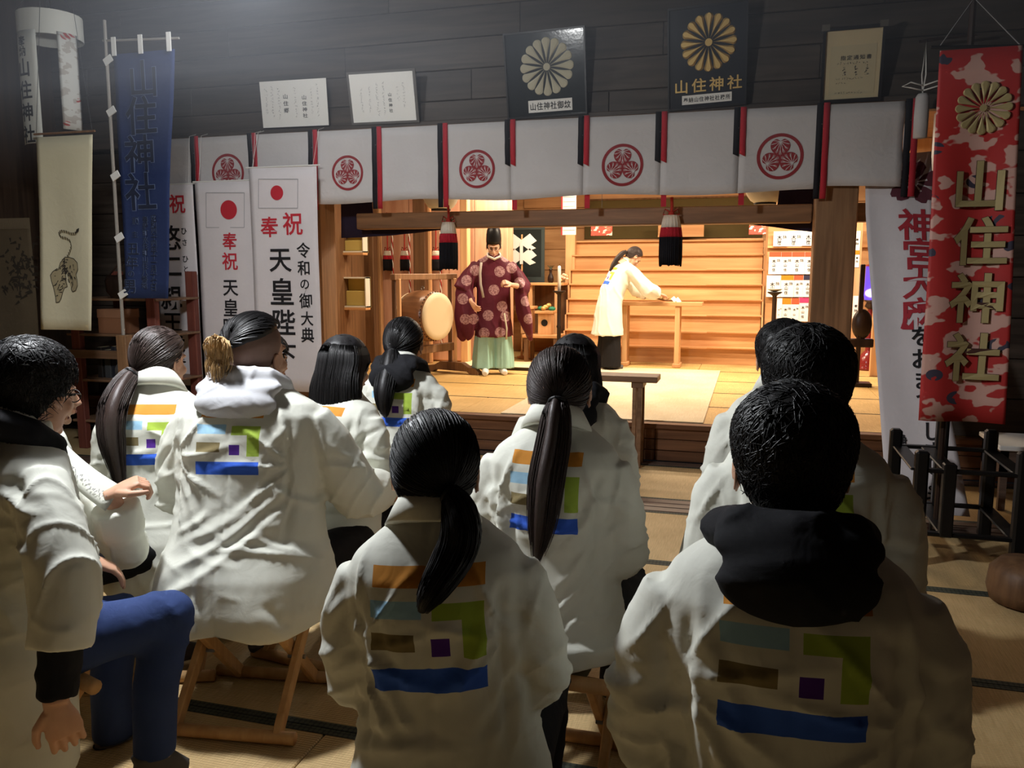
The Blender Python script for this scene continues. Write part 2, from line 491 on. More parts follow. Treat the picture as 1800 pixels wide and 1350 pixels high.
# ------------------------------------------------------------------ shell of the hall
def board_wall(name, x0, x1, zs, y, th=0.03, mat='dark_board', seg=2.6, off=0.0):
    core = struct(MB().bb((x0, y + th, zs[0]), (x1, y + th + .05, zs[-1])).build(name, M[mat]))
    for i in range(len(zs) - 1):
        x = x0 - ((i * 1.1 + off) % seg)
        while x < x1 - .01:
            a, b = max(x, x0), min(x + seg, x1)
            if b - a > .02:
                dy = random.uniform(0, .006)
                MB().bb((a + .0015, y + dy, zs[i] + .003), (b - .0015, y + th, zs[i + 1] - .003), 0.004).build('board', M[mat], core)
            x += seg
    return core
zs_up = [2.62 + .235 * i for i in range(8)]
board_wall('wall_front', -6.3, 2.2, zs_up, 6.44)
board_wall('wall_front_side', -6.3, -3.86, [0.3 + .29 * i for i in range(8)] + [2.6], 6.62, mat='dark_board')
board_wall('wall_front_corner', 1.32, 2.2, [0.3 + .29 * i for i in range(8)] + [2.6], 6.62, mat='dark_board')
struct(MB().bb((-6.36, -2.2, 0), (-6.3, 12.1, 4.3)).build('wall_left', M['dark_board_v']))
struct(MB().bb((2.2, -2.2, 0), (2.26, 12.1, 4.3)).build('wall_right', M['dark_board_v']))
struct(MB().bb((-6.3, -2.26, 0), (2.2, -2.2, 4.3)).build('wall_rear', M['dark_board']))
struct(MB().bb((-6.36, -2.26, 4.27), (2.26, 6.6, 4.33)).build('ceiling', M['dark_board']))
struct(MB().bb((-6.3, 6.40, 2.60), (2.2, 6.5, 2.70), 0.006).build('trim_1', M['dark_board']))
def post(x0, x1, y0, y1, z0, z1, mat='post', name='post'):
    return struct(MB().bb((x0, y0, z0), (x1, y1, z1), 0.008).build(name, M[mat]))
post(-3.86, -3.57, 6.43, 6.70, 0.302, 2.66)
post(0.415, 0.70, 6.43, 6.70, 0.302, 2.66)
post(1.20, 1.34, 6.52, 6.70, 0.302, 2.62, 'brown_v')
struct(MB().bb((-3.345, 6.66, 1.865), (0.41, 6.82, 2.0), 0.008).build('trim_2', M['beam']))
struct(MB().bb((0.70, 6.66, 1.865), (1.25, 6.82, 2.0), 0.008).build('trim_3', M['beam']))

# inner room of the stage
struct(MB().bb((-6.2, 12.05, 0.3), (2.2, 12.1, 3.0)).build('wall_back', M['altar']))
for i in range(8):
    MB().bb((-3.3, 12.02, 0.62 + .3 * i + .003), (2.2, 12.05, 0.92 + .3 * i - .003), 0.004).build('board', M['altar'], bpy.data.objects['wall_back'])
struct(MB().bb((-6.2, 6.5, 2.95), (2.2, 12.1, 3.0)).build('ceiling_stage', M['beam']))
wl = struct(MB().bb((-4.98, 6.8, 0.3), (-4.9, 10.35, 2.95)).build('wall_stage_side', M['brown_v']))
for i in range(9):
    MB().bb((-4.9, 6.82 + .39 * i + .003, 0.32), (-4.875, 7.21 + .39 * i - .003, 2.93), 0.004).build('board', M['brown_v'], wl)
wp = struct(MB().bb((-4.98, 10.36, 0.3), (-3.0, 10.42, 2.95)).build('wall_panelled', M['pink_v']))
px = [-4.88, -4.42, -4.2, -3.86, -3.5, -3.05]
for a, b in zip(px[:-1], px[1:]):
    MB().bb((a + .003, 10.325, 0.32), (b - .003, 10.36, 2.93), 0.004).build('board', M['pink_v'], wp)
# uprights on the inner left side, read off the photograph
def upright(px0, px1, Y, mat, th=0.1, z1=2.95, z0=0.302):
    a = at_y(px0, 500, Y)[0]; b = at_y(px1, 500, Y)[0]
    return post(a, b, Y, Y + th, z0, z1, mat)
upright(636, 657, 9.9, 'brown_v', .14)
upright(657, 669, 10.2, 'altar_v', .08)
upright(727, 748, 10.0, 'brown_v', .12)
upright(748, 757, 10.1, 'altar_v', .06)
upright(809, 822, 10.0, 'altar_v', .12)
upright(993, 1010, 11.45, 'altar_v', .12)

# ------------------------------------------------------------------ lamps of the place, and added ones for the wall and drum side
def pendant(P, label, power):
    lamp = thing('pendant_lamp', label, 'lamp', (P[0], P[1], P[2]), 0, 'white pendant lamps of the hall')
    MB().lathe([(0.02, 0.14), (0.06, 0.13), (0.20, 0.085), (0.24, 0.07), (0.235, 0.065), (0.19, 0.078), (0.05, 0.12), (0.015, 0.125)], 32).build('shade', plain('lamp_shade_white', (235, 235, 235), 0.5), lamp, True)
    ring = MB(); ring.tube([(0.16 * math.cos(a), 0.16 * math.sin(a), 0.03) for a in np.linspace(0, 2 * PI, 33)], 0.016, 8, False)
    ring.build('tube', emit('lamp_tube_glow', (240, 246, 255), 20.0), lamp, True)
    MB().cyl((0, 0, 0.13), (0, 0, 4.27 - P[2]), 0.004, n=6).build('cord', M['black'], lamp)
    MB().cyl((0, 0, 0.115), (0, 0, 0.16), 0.03, 0.02, n=12).build('socket', M['black'], lamp)
    ld = bpy.data.lights.new('pendant_light', 'POINT'); ld.shadow_soft_size = 0.10; ld.energy = power; ld.color = (0.94, 0.97, 1.0)
    lo = bpy.data.objects.new('pendant_light', ld); COL.objects.link(lo); lo.parent = lamp; lo.location = (0, 0, -0.03)
pendant((-2.1, 2.2, 2.65), 'round white pendant lamp hanging over the seated people', LAMP_POWER)
pendant(at_d(440, -75, 5.2), 'added white pendant lamp brightening the wall of certificates', LAMP_POWER * ADDED_WALL_LAMP)  # lamp added to light the banners and give the wall its glow

def stage_lamp(x, y, power, label, warm=(1.0, 0.82, 0.60)):
    t = thing('ceiling_lamp', label, 'lamp', (x, y, 2.95), 0, 'tube lamps on the stage ceiling')
    MB().bb((-0.62, -0.06, -0.05), (0.62, 0.06, 0.0), 0.01).build('housing', M['paper'], t)
    MB().cyl((-0.58, 0, -0.075), (0.58, 0, -0.075), 0.016, n=10).build('tube', emit('warm_tube_glow', (255, 226, 190), 10.0), t, True)
    d = bpy.data.lights.new('stage_light', 'AREA'); d.shape = 'RECTANGLE'; d.size = 1.2; d.size_y = 0.08; d.energy = power; d.color = warm
    o = bpy.data.objects.new('stage_light', d); COL.objects.link(o); o.parent = t; o.location = (0, 0, -0.10)
stage_lamp(-1.2, 9.1, ALTAR_POWER, 'warm tube lamp on the stage ceiling in front of the tiers')
stage_lamp(-2.75, 10.1, ALTAR_POWER * 0.55, 'warm tube lamp on the stage ceiling above the paper wand')
stage_lamp(0.55, 10.0, ALTAR_POWER * 0.9, 'warm tube lamp on the stage ceiling above the paper rack', (1.0, 0.84, 0.66))

stage_lamp(-3.7, 8.3, ALTAR_POWER * 0.32, 'added warm tube lamp on the stage ceiling brightening the drum side')  # lamp added to brighten the drum, wall boxes and panels

# ------------------------------------------------------------------ crest curtain
CY = 6.345
def cwave(x, z):
    d = (2.65 - z) / 0.6
    return CY + 0.012 * math.sin(x * 5.5) * d + 0.008 * math.sin(x * 13 + 1) * d * d + 0.006 * math.sin(x * 3.1 + z * 4)
cur = thing('crest_curtain', 'long white shrine curtain with round maroon crests hung across the stage opening', 'curtain', (0, 0, 0))
RX = [-4.72, -4.14, -3.56, -2.985, -2.41, -1.85, -1.27, -0.69, -0.13, 0.43]
edges = [-5.3] + RX + [0.955]
for a, b in zip(edges[:-1], edges[1:]):
    n = 12
    P = []
    for i in range(n + 1):
        x = a + (b - a) * i / n; colp = []
        for j in range(9):
            t = j / 8; zb = 2.068 + 0.012 * math.sin(x * 4.2) + (0.0 if x < .4 else 0.02)
            z = 2.652 + (zb - 2.652) * t
            y = cwave(x, z)
            if a > 0.4: y += 0.05 * max(0, (x - .43) / .5) * (t * (1 - t)) * 2.0 * math.sin(t * 5 + x * 6)
            colp.append((x, y, z))
        P.append(colp)
    MB().sheet(P, 0.003).build('cloth_panel', M['white_cloth'], cur, True)
MB().cyl((-5.3, CY + .02, 2.652), (1.0, CY + .02, 2.652), 0.008, n=6).build('rod', M['brown_v'], cur)
# folded return of the cloth at its far end
P = [[(0.957 + 0.055 * i / 3, CY + 0.02 + .03 * i / 3, 2.652 - (0.0 + (0.42 - .1 * i / 3) * j / 5)) for j in range(6)] for i in range(4)]
MB().sheet(P, 0.003).build('cloth_return', M['white_cloth'], cur, True)
for k, x in enumerate(RX + [1.0]):
    short = k in (5, 6, 7, 8)
    zb = 2.31 if short else 2.01
    if k >= 5 and short: zb = [2.33, 2.31, 2.315, 2.34][k - 5]
    if k < 2: zb = 2.03
    for side, mm in ((-1, 'black_ribbon'), (1, 'red_ribbon')):
        xa, xb = (x - 0.043, x - 0.002) if side < 0 else (x + .002, x + .043)
        P = [[(xa + (xb - xa) * i, cwave(x, 2.66 + (zb - 2.66) * j / 8) - 0.010 - 0.003 * math.sin(j * 1.7 + k), 2.665 + (zb - 2.665 - (0.02 * i if short else 0)) * j / 8) for j in range(9)] for i in range(2)]
        MB().sheet(P, 0.002).build('ribbon', M[mm], cur, True)
    if short:
        P = [[(x + 0.006 + 0.04 * i, CY + 0.025, 2.12 - 0.14 * j / 3) for j in range(4)] for i in range(2)]
        MB().sheet(P, 0.002).build('ribbon_tail', M['red_ribbon'], cur)
    MB().ball((x - .006, cwave(x, 2.52) - .014, 2.52), 0.004, 6, 4).build('stud', M['metal'], cur)

def heart(sc, rot, cx, cy):
    # broad heart leaf, its tip at the centre of the crest
    pts = []
    for i in range(40):
        t = 2 * PI * i / 40
        r = 0.5 + 0.10 * math.cos(3 * t) * 0
        x = 0.52 * math.sin(t) * (1 + .12 * math.cos(t)); y = 0.46 * math.cos(t) - .16 * math.exp(-(math.sin(t) / .22) ** 2) * (1 if math.cos(t) > 0 else 0) - .10 * math.exp(-(math.sin(t) / .3) ** 2) * (1 if math.cos(t) < 0 else 0)
        pts.append((x, y))
    c, s_ = math.cos(rot), math.sin(rot)
    return [(cx + sc * (c * x - s_ * y), cy + sc * (s_ * x + c * y)) for x, y in pts]
def strip(p, q, w0, w1):
    dx, dy = q[0] - p[0], q[1] - p[1]; L = math.hypot(dx, dy) or 1; nx, ny = -dy / L, dx / L
    return [(p[0] + nx * w0, p[1] + ny * w0), (p[0] - nx * w0, p[1] - ny * w0), (q[0] - nx * w1, q[1] - ny * w1), (q[0] + nx * w1, q[1] + ny * w1)]
def crest(cx, cz, R):
    def mp(lift): return lambda u, v: (cx + u, cwave(cx + u, cz + v) - lift, cz + v)
    # closely tessellated so that the print lies on the cloth
    n = 48; quads = []
    for i in range(n):
        a, b = 2 * PI * i / n, 2 * PI * (i + 1) / n
        quads.append([(R * math.cos(a), R * math.sin(a)), (R * math.cos(b), R * math.sin(b)), (.86 * R * math.cos(b), .86 * R * math.sin(b)), (.86 * R * math.cos(a), .86 * R * math.sin(a))])
    ro = decal(quads, mp(.0035), 'crest', M['crest_red'], cur)
    veins = []
    for k in range(3):
        ang = PI / 2 + k * 2 * PI / 3
        ox, oy = .42 * R * math.cos(ang), .42 * R * math.sin(ang)
        rot = ang - PI / 2
        leaf = heart(.80 * R, rot, ox, oy)
        tris = [[(ox, oy), leaf[i], leaf[(i + 1) % 40]] for i in range(40)]
        decal(tris, mp(.0045), 'leaf', M['crest_red'], ro)
        c, s_ = math.cos(rot), math.sin(rot)
        L = lambda x, y: (ox + .80 * R * (c * x - s_ * y), oy + .80 * R * (s_ * x + c * y))
        o_ = (0, .28)
        for q in ((0, -.46), (-.2, -.34), (.2, -.34), (-.38, -.14), (.38, -.14), (-.46, .12), (.46, .12), (-.36, .34), (.36, .34)):
            veins.append(strip(L(*o_), L(*q), 0.0022, .0014))
            m_ = ((o_[0] * .4 + q[0] * .6), (o_[1] * .4 + q[1] * .6))
            for dd in (-.07, .07): veins.append(strip(L(*m_), L(q[0] * .96 + dd, q[1] * .96 + abs(dd) * .3), .0012, .0010))
    decal(veins, mp(.0055), 'leaf_vein', M['white_cloth'], ro)
for x, y, r in [(400, 303, 33), (611, 304, 31), (838, 297, 34), (1094, 290, 37.5), (1371, 275, 40.5)]:
    p = at_y(x, y, CY); e = at_y(x, y - r, CY)
    crest(p[0], p[2], abs(e[2] - p[2]))

# ------------------------------------------------------------------ navy drape tied up behind the beam
dr = thing('navy_drape', 'dark navy drape tied up behind the stage beam', 'curtain')
lowx = [(590, 419), (640, 417), (700, 413), (760, 406), (830, 397), (900, 390), (1240, 386), (1310, 393), (1380, 402), (1436, 409)]
lows = [at_y(x, y, 6.88) for x, y in lowx]
def dlow(x): return np.interp(x, [p[0] for p in lows], [p[2] for p in lows])
P = []
for i in range(91):
    x = -3.60 + (0.43 + 3.60) * i / 90
    zt = 2.62 if (x < -3.30 or x > 0.2) else 1.985
    zb = dlow(x)
    P.append([(x, 6.88 + 0.018 * math.sin(x * 22 + j * .3) * (j / 6), zt + (zb - zt) * j / 6) for j in range(7)])
MB().sheet(P, 0.004).build('cloth', M['navy'], dr, True)

# ------------------------------------------------------------------ tassels
M['t_white'] = cloth('tassel_white', (214, 204, 188)); M['t_red'] = cloth('tassel_red', (176, 40, 52)); M['t_black'] = cloth('tassel_black', (26, 24, 28)); M['cord_red'] = cloth('red_cord', (160, 52, 44))
def tassel(x, y, z_top, H, W, label, group, cord=0.2, seed=0):
    t = thing('tassel', label, 'tassel', (x, y, z_top), 0, group)
    rr = random.Random(seed)
    MB().tube([(0, 0, cord), (0.004, 0, cord * .5), (0, 0, 0.0)], 0.007 * W / .13 + .003, 6).build('cord', M['cord_red'], t)
    kn = MB(); kn.ball((0, 0, 0.005), (W * .16, W * .16, W * .2), 10, 6)
    kn.tube([(0, 0, 0.02), (W * .3, 0, 0.05), (W * .38, 0, 0.01), (W * .1, 0, -.005)], 0.006, 5); kn.tube([(0, 0, 0.02), (-W * .3, 0, 0.05), (-W * .38, 0, 0.01), (-W * .1, 0, -.005)], 0.006, 5)
    kn.build('knot', M['cord_red'], t, True)
    bands = [('t_white', 0.0, .24), ('t_red', .24, .43), ('t_black', .43, 1.0)]
    rad = lambda f: W * (0.30 + 0.20 * min(1, f * 2.2) ** .7 + .0 * f)
    nst = 34
    for nm, f0, f1 in bands:
        mb = MB()
        for k in range(nst):
            a = 2 * PI * k / nst + .05; ln = f1 if f1 < 1 else 1.0 + rr.uniform(-.04, .02)
            pts = []; rd = []
            for j in range(4):
                f = f0 + (ln - f0) * j / 3; r = rad(f) * (1 - .03 * (k % 2))
                pts.append((r * math.cos(a), r * math.sin(a), -f * H)); rd.append(W * (.055 if j < 3 or f1 < 1 else .035))
            mb.tube(pts, rd, 5)
        mb.lathe([(rad(f0) * .97, -f0 * H), (rad((f0 + f1) / 2) * .97, -(f0 + f1) / 2 * H), (rad(f1) * .97, -f1 * H + .005)], 16)
        mb.build('strand_band', M[nm], t, True)['kind'] = 'stuff'
p = at_y(788, 391, 6.60); tassel(p[0], 6.60, p[2], at_y(788, 391, 6.6)[2] - at_y(788, 474, 6.6)[2], .145, 'large white, red and black tassel hanging from the beam before the priest', 'large tassels on the beam', 0.14, 1)
p = at_y(1180, 379, 6.60); tassel(p[0], 6.60, p[2], at_y(1180, 379, 6.6)[2] - at_y(1180, 467, 6.6)[2], .165, 'large white, red and black tassel hanging from the beam before the wooden tiers', 'large tassels on the beam', 0.14, 2)
for k, (px_, lab) in enumerate([(681, 'small tassel on a red cord nearest the side shelves'), (711, 'small tassel on a red cord above the drum bar, second of three'), (766, 'small tassel on a red cord beside the large tassel, behind the drum')]):
    p = at_y(px_, 441, 10.2); tassel(p[0], 10.2, p[2], 0.26, .115, lab, 'small tassels on the panelled wall', 0.5, 5 + k)
    rc = thing('twisted_cord', ['red and white twisted cord below the tassel nearest the side shelves', 'red and white twisted cord below the middle small tassel', 'red and white twisted cord behind the drum head'][k], 'cord', (p[0] + .03, 10.29, 0), 0, 'twisted cords on the panelled wall')
    for q, nm in ((0, 'cord_red'), (PI, 't_white')):
        MB().tube([(0.007 * math.cos(i * .9 + q), 0.007 * math.sin(i * .9 + q), 2.2 - i * .025) for i in range(70)], 0.008, 5).build('strand', M[nm], rc, True)

# ------------------------------------------------------------------ paper lanterns half hidden behind the curtain
M['lantern'] = plain('lantern_paper', (228, 224, 212), 0.6)
def lantern(px_, pz, Y, label):
    p = at_y(px_, pz, Y); R = .19
    t = thing('paper_lantern', label, 'lantern', (p[0], Y, p[2]), 0, 'paper lanterns behind the curtain')
    prof = [(R * .45, 0.0)]
    for i in range(1, 22):
        f = i / 22; prof.append((R * (.45 + .55 * math.sin(PI * f) ** .6) * (1 + (.006 if i % 2 else -.006)), f * .46))
    prof.append((R * .45, .46))
    MB().lathe(prof, 26).build('body', M['lantern'], t, True)
    MB().lathe([(R * .47, -.012), (R * .47, .012)], 20).build('rim', M['black'], t)
    MB().lathe([(R * .47, .45), (R * .47, .475)], 20).build('rim', M['black'], t)
    MB().cyl((0, 0, .46), (0, 0, 2.95 - p[2]), .004, n=5).build('cord', M['black'], t)
lantern(775, 368, 7.25, 'round white paper lantern peeping below the curtain near the priest')
lantern(1345, 357, 7.25, 'round white paper lantern peeping below the curtain near the paper rack')

# ------------------------------------------------------------------ things fixed to the boards above the curtain
def plaque(name, label, cat, quad, parts, th=0.02, y=6.40, tilt=0.10, frame=None):
    """quad: pixel corners tl, tr, br, bl; the board leans out at its top"""
    tl, tr, br, bl = [at_y(a, b, y - (tilt if i < 2 else 0.02)) for i, (a, b) in enumerate(quad)]
    o = (bl + br) / 2; U = (br - bl); Wd = np.linalg.norm(U); U = U / Wd
    V = ((tl + tr) / 2 - o); Hh = np.linalg.norm(V); V = V / Hh
    Nn = np.cross(U, V); Nn /= np.linalg.norm(Nn)         # towards the viewer
    sh = float(np.dot((tl + tr) / 2 - o, U))
    t = thing(name, label, cat, o)
    return t, (lambda lift: (lambda u, v: tuple(U * (u * Wd) + V * (v * Hh) + Nn * lift))), U, V, Nn, Wd, Hh
def slab(t, mp, u0, u1, v0, v1, z0, z1, name, mat):
    mb = MB(); a = [mp(z0)(u, v) for u, v in ((u0, v0), (u1, v0), (u1, v1), (u0, v1))]; b = [mp(z1)(u, v) for u, v in ((u0, v0), (u1, v0), (u1, v1), (u0, v1))]
    mb._add(a + b, [(3, 2, 1, 0), (4, 5, 6, 7), (0, 1, 5, 4), (1, 2, 6, 5), (2, 3, 7, 6), (3, 0, 4, 7)])
    return mb.build(name, mat, t)
def marks(mp, cols, name, mat, t, seed=0):
    rr = random.Random(seed); polys = []
    for (u, v0, v1, w, hh) in cols:
        v = v0
        while v > v1:
            for q in range(3):
                a = (u + rr.uniform(-w, w) * .7, v - rr.uniform(0, hh) * .8); b = (a[0] + rr.uniform(-w, w), a[1] + rr.uniform(-hh, hh) * .5)
                polys.append(strip(a, b, w * .16, w * .1))
            v -= hh * 1.25
    return decal(polys, mp, name, mat, t)
def frame_bars(t, mp, w, mat, z0=-.01, z1=.018):
    for a in ((-.5 - w, .5 + w, -w * 1.1, 0), (-.5 - w, .5 + w, 1, 1 + w * 1.1), (-.5 - w, -.5, 0, 1), (.5, .5 + w, 0, 1)):
        slab(t, mp, a[0], a[1], a[2], a[3], z0, z1, 'frame', mat)

t, mp, *_r = plaque('paper_certificate', 'white handwritten paper sheet above the curtain, nearest the white banners', 'certificate', [(460, 143), (568, 138), (578, 220), (463, 225)], 0)
slab(t, mp, -.5, .5, 0, 1, -.004, 0, 'sheet', M['paper'])
lettering(column('山住神社', .16, .62, .075, .13, .1), lambda u, v: mp(.002)(u, v), 'lettering', M['ink'], t)
lettering(column('山住郷', -.12, .66, .08, .15, .11), lambda u, v: mp(.002)(u, v), 'lettering', M['ink'], t)
marks(mp(.002), [(.36, .88, .2, .018, .05), (.27, .8, .25, .016, .05), (.03, .85, .2, .016, .05), (-.22, .85, .2, .018, .05), (-.32, .9, .25, .018, .05), (-.41, .85, .3, .018, .05)], 'handwriting', M['pale_ink'], t, 3)['kind'] = 'stuff'
t, mp, *_r = plaque('paper_certificate', 'white handwritten paper sheet in a thin frame above the curtain', 'certificate', [(615, 131), (722, 125), (732, 211), (622, 216)], 0)
slab(t, mp, -.5, .5, 0, 1, -.004, 0, 'sheet', M['paper']); slab(t, mp, -.54, .54, -.05, 1.05, -.016, -.004, 'backing', plain('grey_mount', (96, 92, 88), .6))
lettering(column('山住神社', .12, .55, .06, .11, .08), lambda u, v: mp(.002)(u, v), 'lettering', M['ink'], t)
marks(mp(.002), [(.34, .78, .3, .018, .05), (.25, .7, .4, .014, .05), (.02, .8, .15, .018, .05), (-.08, .8, .15, .018, .05), (-.2, .75, .2, .016, .05), (-.33, .7, .2, .018, .05)], 'handwriting', M['pale_ink'], t, 4)['kind'] = 'stuff'

def chrysanthemum(t, mp, cu, cv, ru, rv, n, mat, asp, name='petal', relief=.012, inner=.14):
    for k in range(n):
        a = 2 * PI * k / n + PI / 2
        pts = []
        for i in range(9):
            f = i / 8; w_ = (0.10 + 0.90 * f ** .8) * PI / n * .93
            pts.append((f * .86 + inner * (1 - f), w_))
        rim = [(r, w_ * r) for r, w_ in pts]
        tip = [(.86 + .14 * math.sin(b), rim[-1][1] * math.cos(b)) for b in np.linspace(.2, PI - .2, 7)]
        loop = [(r, -s_) for r, s_ in rim] + [(r, -s_) for r, s_ in tip] + [(r, s_) for r, s_ in reversed(rim)]
        P2 = lambda r, s_: (cu + ru * (r * math.cos(a) - s_ * math.sin(a)), cv + rv * (r * math.sin(a) + s_ * math.cos(a)))
        mb = MB(); m = len(loop)
        vs = [mp(.001)(*P2(r, s_)) for r, s_ in loop] + [mp(relief * .9)(*P2(.12 + r * .86, s_ * .55)) for r, s_ in loop]
        mb._add(vs, [(i, (i + 1) % m, m + (i + 1) % m, m + i) for i in range(m)] + [tuple(range(m, 2 * m))])
        mb.build(name, mat, t)
    mb = MB()
    rim = [(cu + ru * .13 * math.cos(a), cv + rv * .13 * math.sin(a)) for a in np.linspace(0, 2 * PI, 17)[:-1]]
    mb._add([mp(.001)(*p) for p in rim] + [mp(relief)(*p) for p in rim], [(i, (i + 1) % 16, 16 + (i + 1) % 16, 16 + i) for i in range(16)] + [tuple(range(16, 32))])
    mb.build('flower_centre', mat, t)
glass_dark = plain('dark_glazed_panel', (40, 44, 46), 0.12, 0, 0.5)
t, mp, U, V, Nn, W_, H_ = plaque('crest_plaque', 'glazed dark panel with a pale round chrysanthemum crest above the curtain', 'plaque', [(889, 61), (1024, 50), (1030, 197), (896, 207)], 0, tilt=.16)
slab(t, mp, -.5, .5, 0, 1, -.02, 0, 'panel', glass_dark); frame_bars(t, mp, .02, M['black_frame'])
chrysanthemum(t, mp, .02, .585, .345, .345 * W_ / H_, 16, plain('pale_straw', (190, 184, 160), .7), 1, relief=.006)
slab(t, mp, -.24, .33, .04, .19, .001, .006, 'name_label', M['paper'])
lettering(row('山住神社御紋', -.18, .115, .085, .09, .10), lambda u, v: mp(.008)(u, v), 'lettering', M['ink'], t)
t, mp, U, V, Nn, W_, H_ = plaque('crest_plaque', 'tall dark panel with a raised golden chrysanthemum and gold lettering above the curtain', 'plaque', [(1182, 16), (1307, 6), (1309, 180), (1177, 192)], 0, tilt=.16)
slab(t, mp, -.5, .5, 0, 1, -.02, 0, 'panel', plain('dark_panel', (36, 38, 44), .25)); frame_bars(t, mp, .02, M['black_frame'])
chrysanthemum(t, mp, .02, .645, .37, .37 * W_ / H_, 16, M['gold'], 1, relief=.02)
lettering(row('山住神社', -.34, .22, .20, .235, .15), lambda u, v: mp(.003)(u, v), 'lettering', M['gold'], t, .016)
slab(t, mp, -.33, .33, .03, .125, .001, .006, 'name_label', M['paper'])
lettering(row('奉納山住神社社務所', -.28, .077, .065, .07, .055), lambda u, v: mp(.008)(u, v), 'lettering', M['ink'], t)
t, mp, U, V, Nn, W_, H_ = plaque('framed_certificate', 'cream printed certificate in a dark frame above the far end of the curtain', 'certificate', [(1454, 56), (1551, 47), (1543, 170), (1446, 176)], 0, tilt=.14)
slab(t, mp, -.5, .5, 0, 1, -.006, 0, 'sheet', M['cream_paper']); slab(t, mp, -.40, .42, .06, .78, .0005, .002, 'inner_sheet', plain('cream_inner', (196, 184, 150), .7)); frame_bars(t, mp, .05, M['black_frame'])
lettering(row('指定通知書', -.17, .60, .10, .115, .07), lambda u, v: mp(.004)(u, v), 'lettering', M['ink'], t)
marks(mp(.004), [(-.25 + .055 * i, .535, .51, .02, .03) for i in range(10)] + [(-.14 + .2 * (i % 3), .48 - .04 * (i // 3), .44 - .04 * (i // 3), .03, .03) for i in range(9)] + [(-.27 + .05 * i, .31, .29, .02, .03) for i in range(10)] + [(-.27 + .05 * i, .25, .235, .02, .03) for i in range(4)] + [(-.27 + .05 * i, .10, .085, .02, .03) for i in range(10)], 'print', M['ink'], t, 8)['kind'] = 'stuff'
for a, b in (((-.58, 1.0), (-.44, 1.06)), ((.44, 1.06), (.58, 1.0))):
    slab(t, mp, min(a[0], b[0]), max(a[0], b[0]), 1.01, 1.10, .0, .02, 'corner_piece', plain('tarnished_corner', (110, 106, 98), .4, .5))

# ------------------------------------------------------------------ banners and flags
def px_len(px, py, Y, n): return float(abs(at_y(px, py - n, Y)[2] - at_y(px, py, Y)[2]))
def flat_banner(name, label, cat, x0, x1, z0, z1, Y, mat, amp=.01, freq=9.0, ph=0.0, group=None, nx=14, nz=16, x0b=None, x1b=None, cname='cloth'):
    t = thing(name, label, cat, (0, 0, 0), 0, group)
    xb0 = x0 if x0b is None else x0b; xb1 = x1 if x1b is None else x1b
    wav = lambda x, z: Y + amp * math.sin(x * freq + ph + z * .6) * min(1, (z1 - z) * 1.5) + amp * .4 * math.sin(z * 5 + x * 3 + ph)
    P = []
    for i in range(nx + 1):
        P.append([])
        for j in range(nz + 1):
            f = j / nz; z = z1 + (z0 - z1) * f
            a = x0 + (xb0 - x0) * f; b = x1 + (xb1 - x1) * f
            x = a + (b - a) * i / nx
            P[-1].append((x, wav(x, z), z))
    MB().sheet(P, 0.002).build(cname, mat, t, True)
    return t, (lambda lift: (lambda u, v: (u, wav(u, v) - lift, v)))
def pxtext(items, Y, lift, mp, name, mat, t, weight=.02):
    out = []
    for it in items:
        ch, px_, py_, s = it[:4]
        p = at_y(px_, py_, Y); m = px_len(px_, py_, Y, s) * 1.06
        out.append((ch, p[0], p[2], m * (it[4] if len(it) > 4 else 1.0), m))
    return lettering(out, mp(lift), name, mat, t, weight)
def pxdisc(px_, py_, r, Y, mp, lift, name, mat, t):
    p = at_y(px_, py_, Y); R = px_len(px_, py_, Y, r)
    pts = disc_poly(R, 28, p[0], p[2])
    return decal([[(p[0], p[2]), pts[i], pts[(i + 1) % 28]] for i in range(28)], mp(lift), name, mat, t)
def pxbox(x0, y0, x1, y1, Y, mp, lift, name, mat, t, w=.002):
    c = [at_y(a, b, Y) for a, b in ((x0, y0), (x1, y0), (x1, y1), (x0, y1))]
    q = [(p[0], p[2]) for p in c]
    return decal([strip(q[i], q[(i + 1) % 4], w, w) for i in range(4)], mp(lift), name, mat, t)
def hang(t, Y, x0, x1, z):
    for x in (x0, x1): MB().tube([(x, Y, z), (x, 6.31, 2.66), (x, 6.405, 2.69)], .0018, 4).build('hanging_cord', M['paper'], t)
GB = 'white congratulation banners'
Y = 6.20
t, mp = flat_banner('celebration_banner', 'white banner with a red disc and two columns of black lettering beside the stage post', 'banner', -4.09, -3.46, .48, 2.355, Y, M['banner_cloth'], .008, 8, 0, GB)
MB().cyl((-4.12, Y, 2.36), (-3.43, Y, 2.36), .006, n=6).build('rod', M['paper'], t)
hang(t, Y, -4.06, -3.49, 2.36)
pxdisc(487, 339, 13, Y, mp, .004, 'red_disc', M['red_ink'], t); pxbox(455, 315, 524, 366, Y, mp, .004, 'outline', M['pale_ink'], t)
pxtext([('奉', 474, 399, 36), ('祝', 515, 393, 40)], Y, .004, mp, 'lettering', M['red_ink'], t, .016)
pxtext([('令', 534, 440, 27), ('和', 535, 471, 26), ('の', 536, 499, 20), ('御', 538, 529, 26), ('大', 540, 560, 25), ('典', 541, 589, 26)], Y, .004, mp, 'lettering', M['ink'], t, .016)
pxtext([('天', 492, 456, 44), ('皇', 495, 513, 48), ('陛', 498, 567, 46), ('下', 502, 624, 42)], Y, .004, mp, 'lettering', M['ink'], t, .016)
Y = 6.245
t, mp = flat_banner('celebration_banner', 'narrow white banner with a red disc and one column of lettering between two others', 'banner', -4.66, -4.05, .48, 2.26, Y, M['banner_cloth'], .008, 8, 1, GB)
MB().cyl((-4.68, Y, 2.265), (-4.03, Y, 2.265), .006, n=6).build('rod', M['paper'], t)
hang(t, Y, -4.62, -4.09, 2.265)
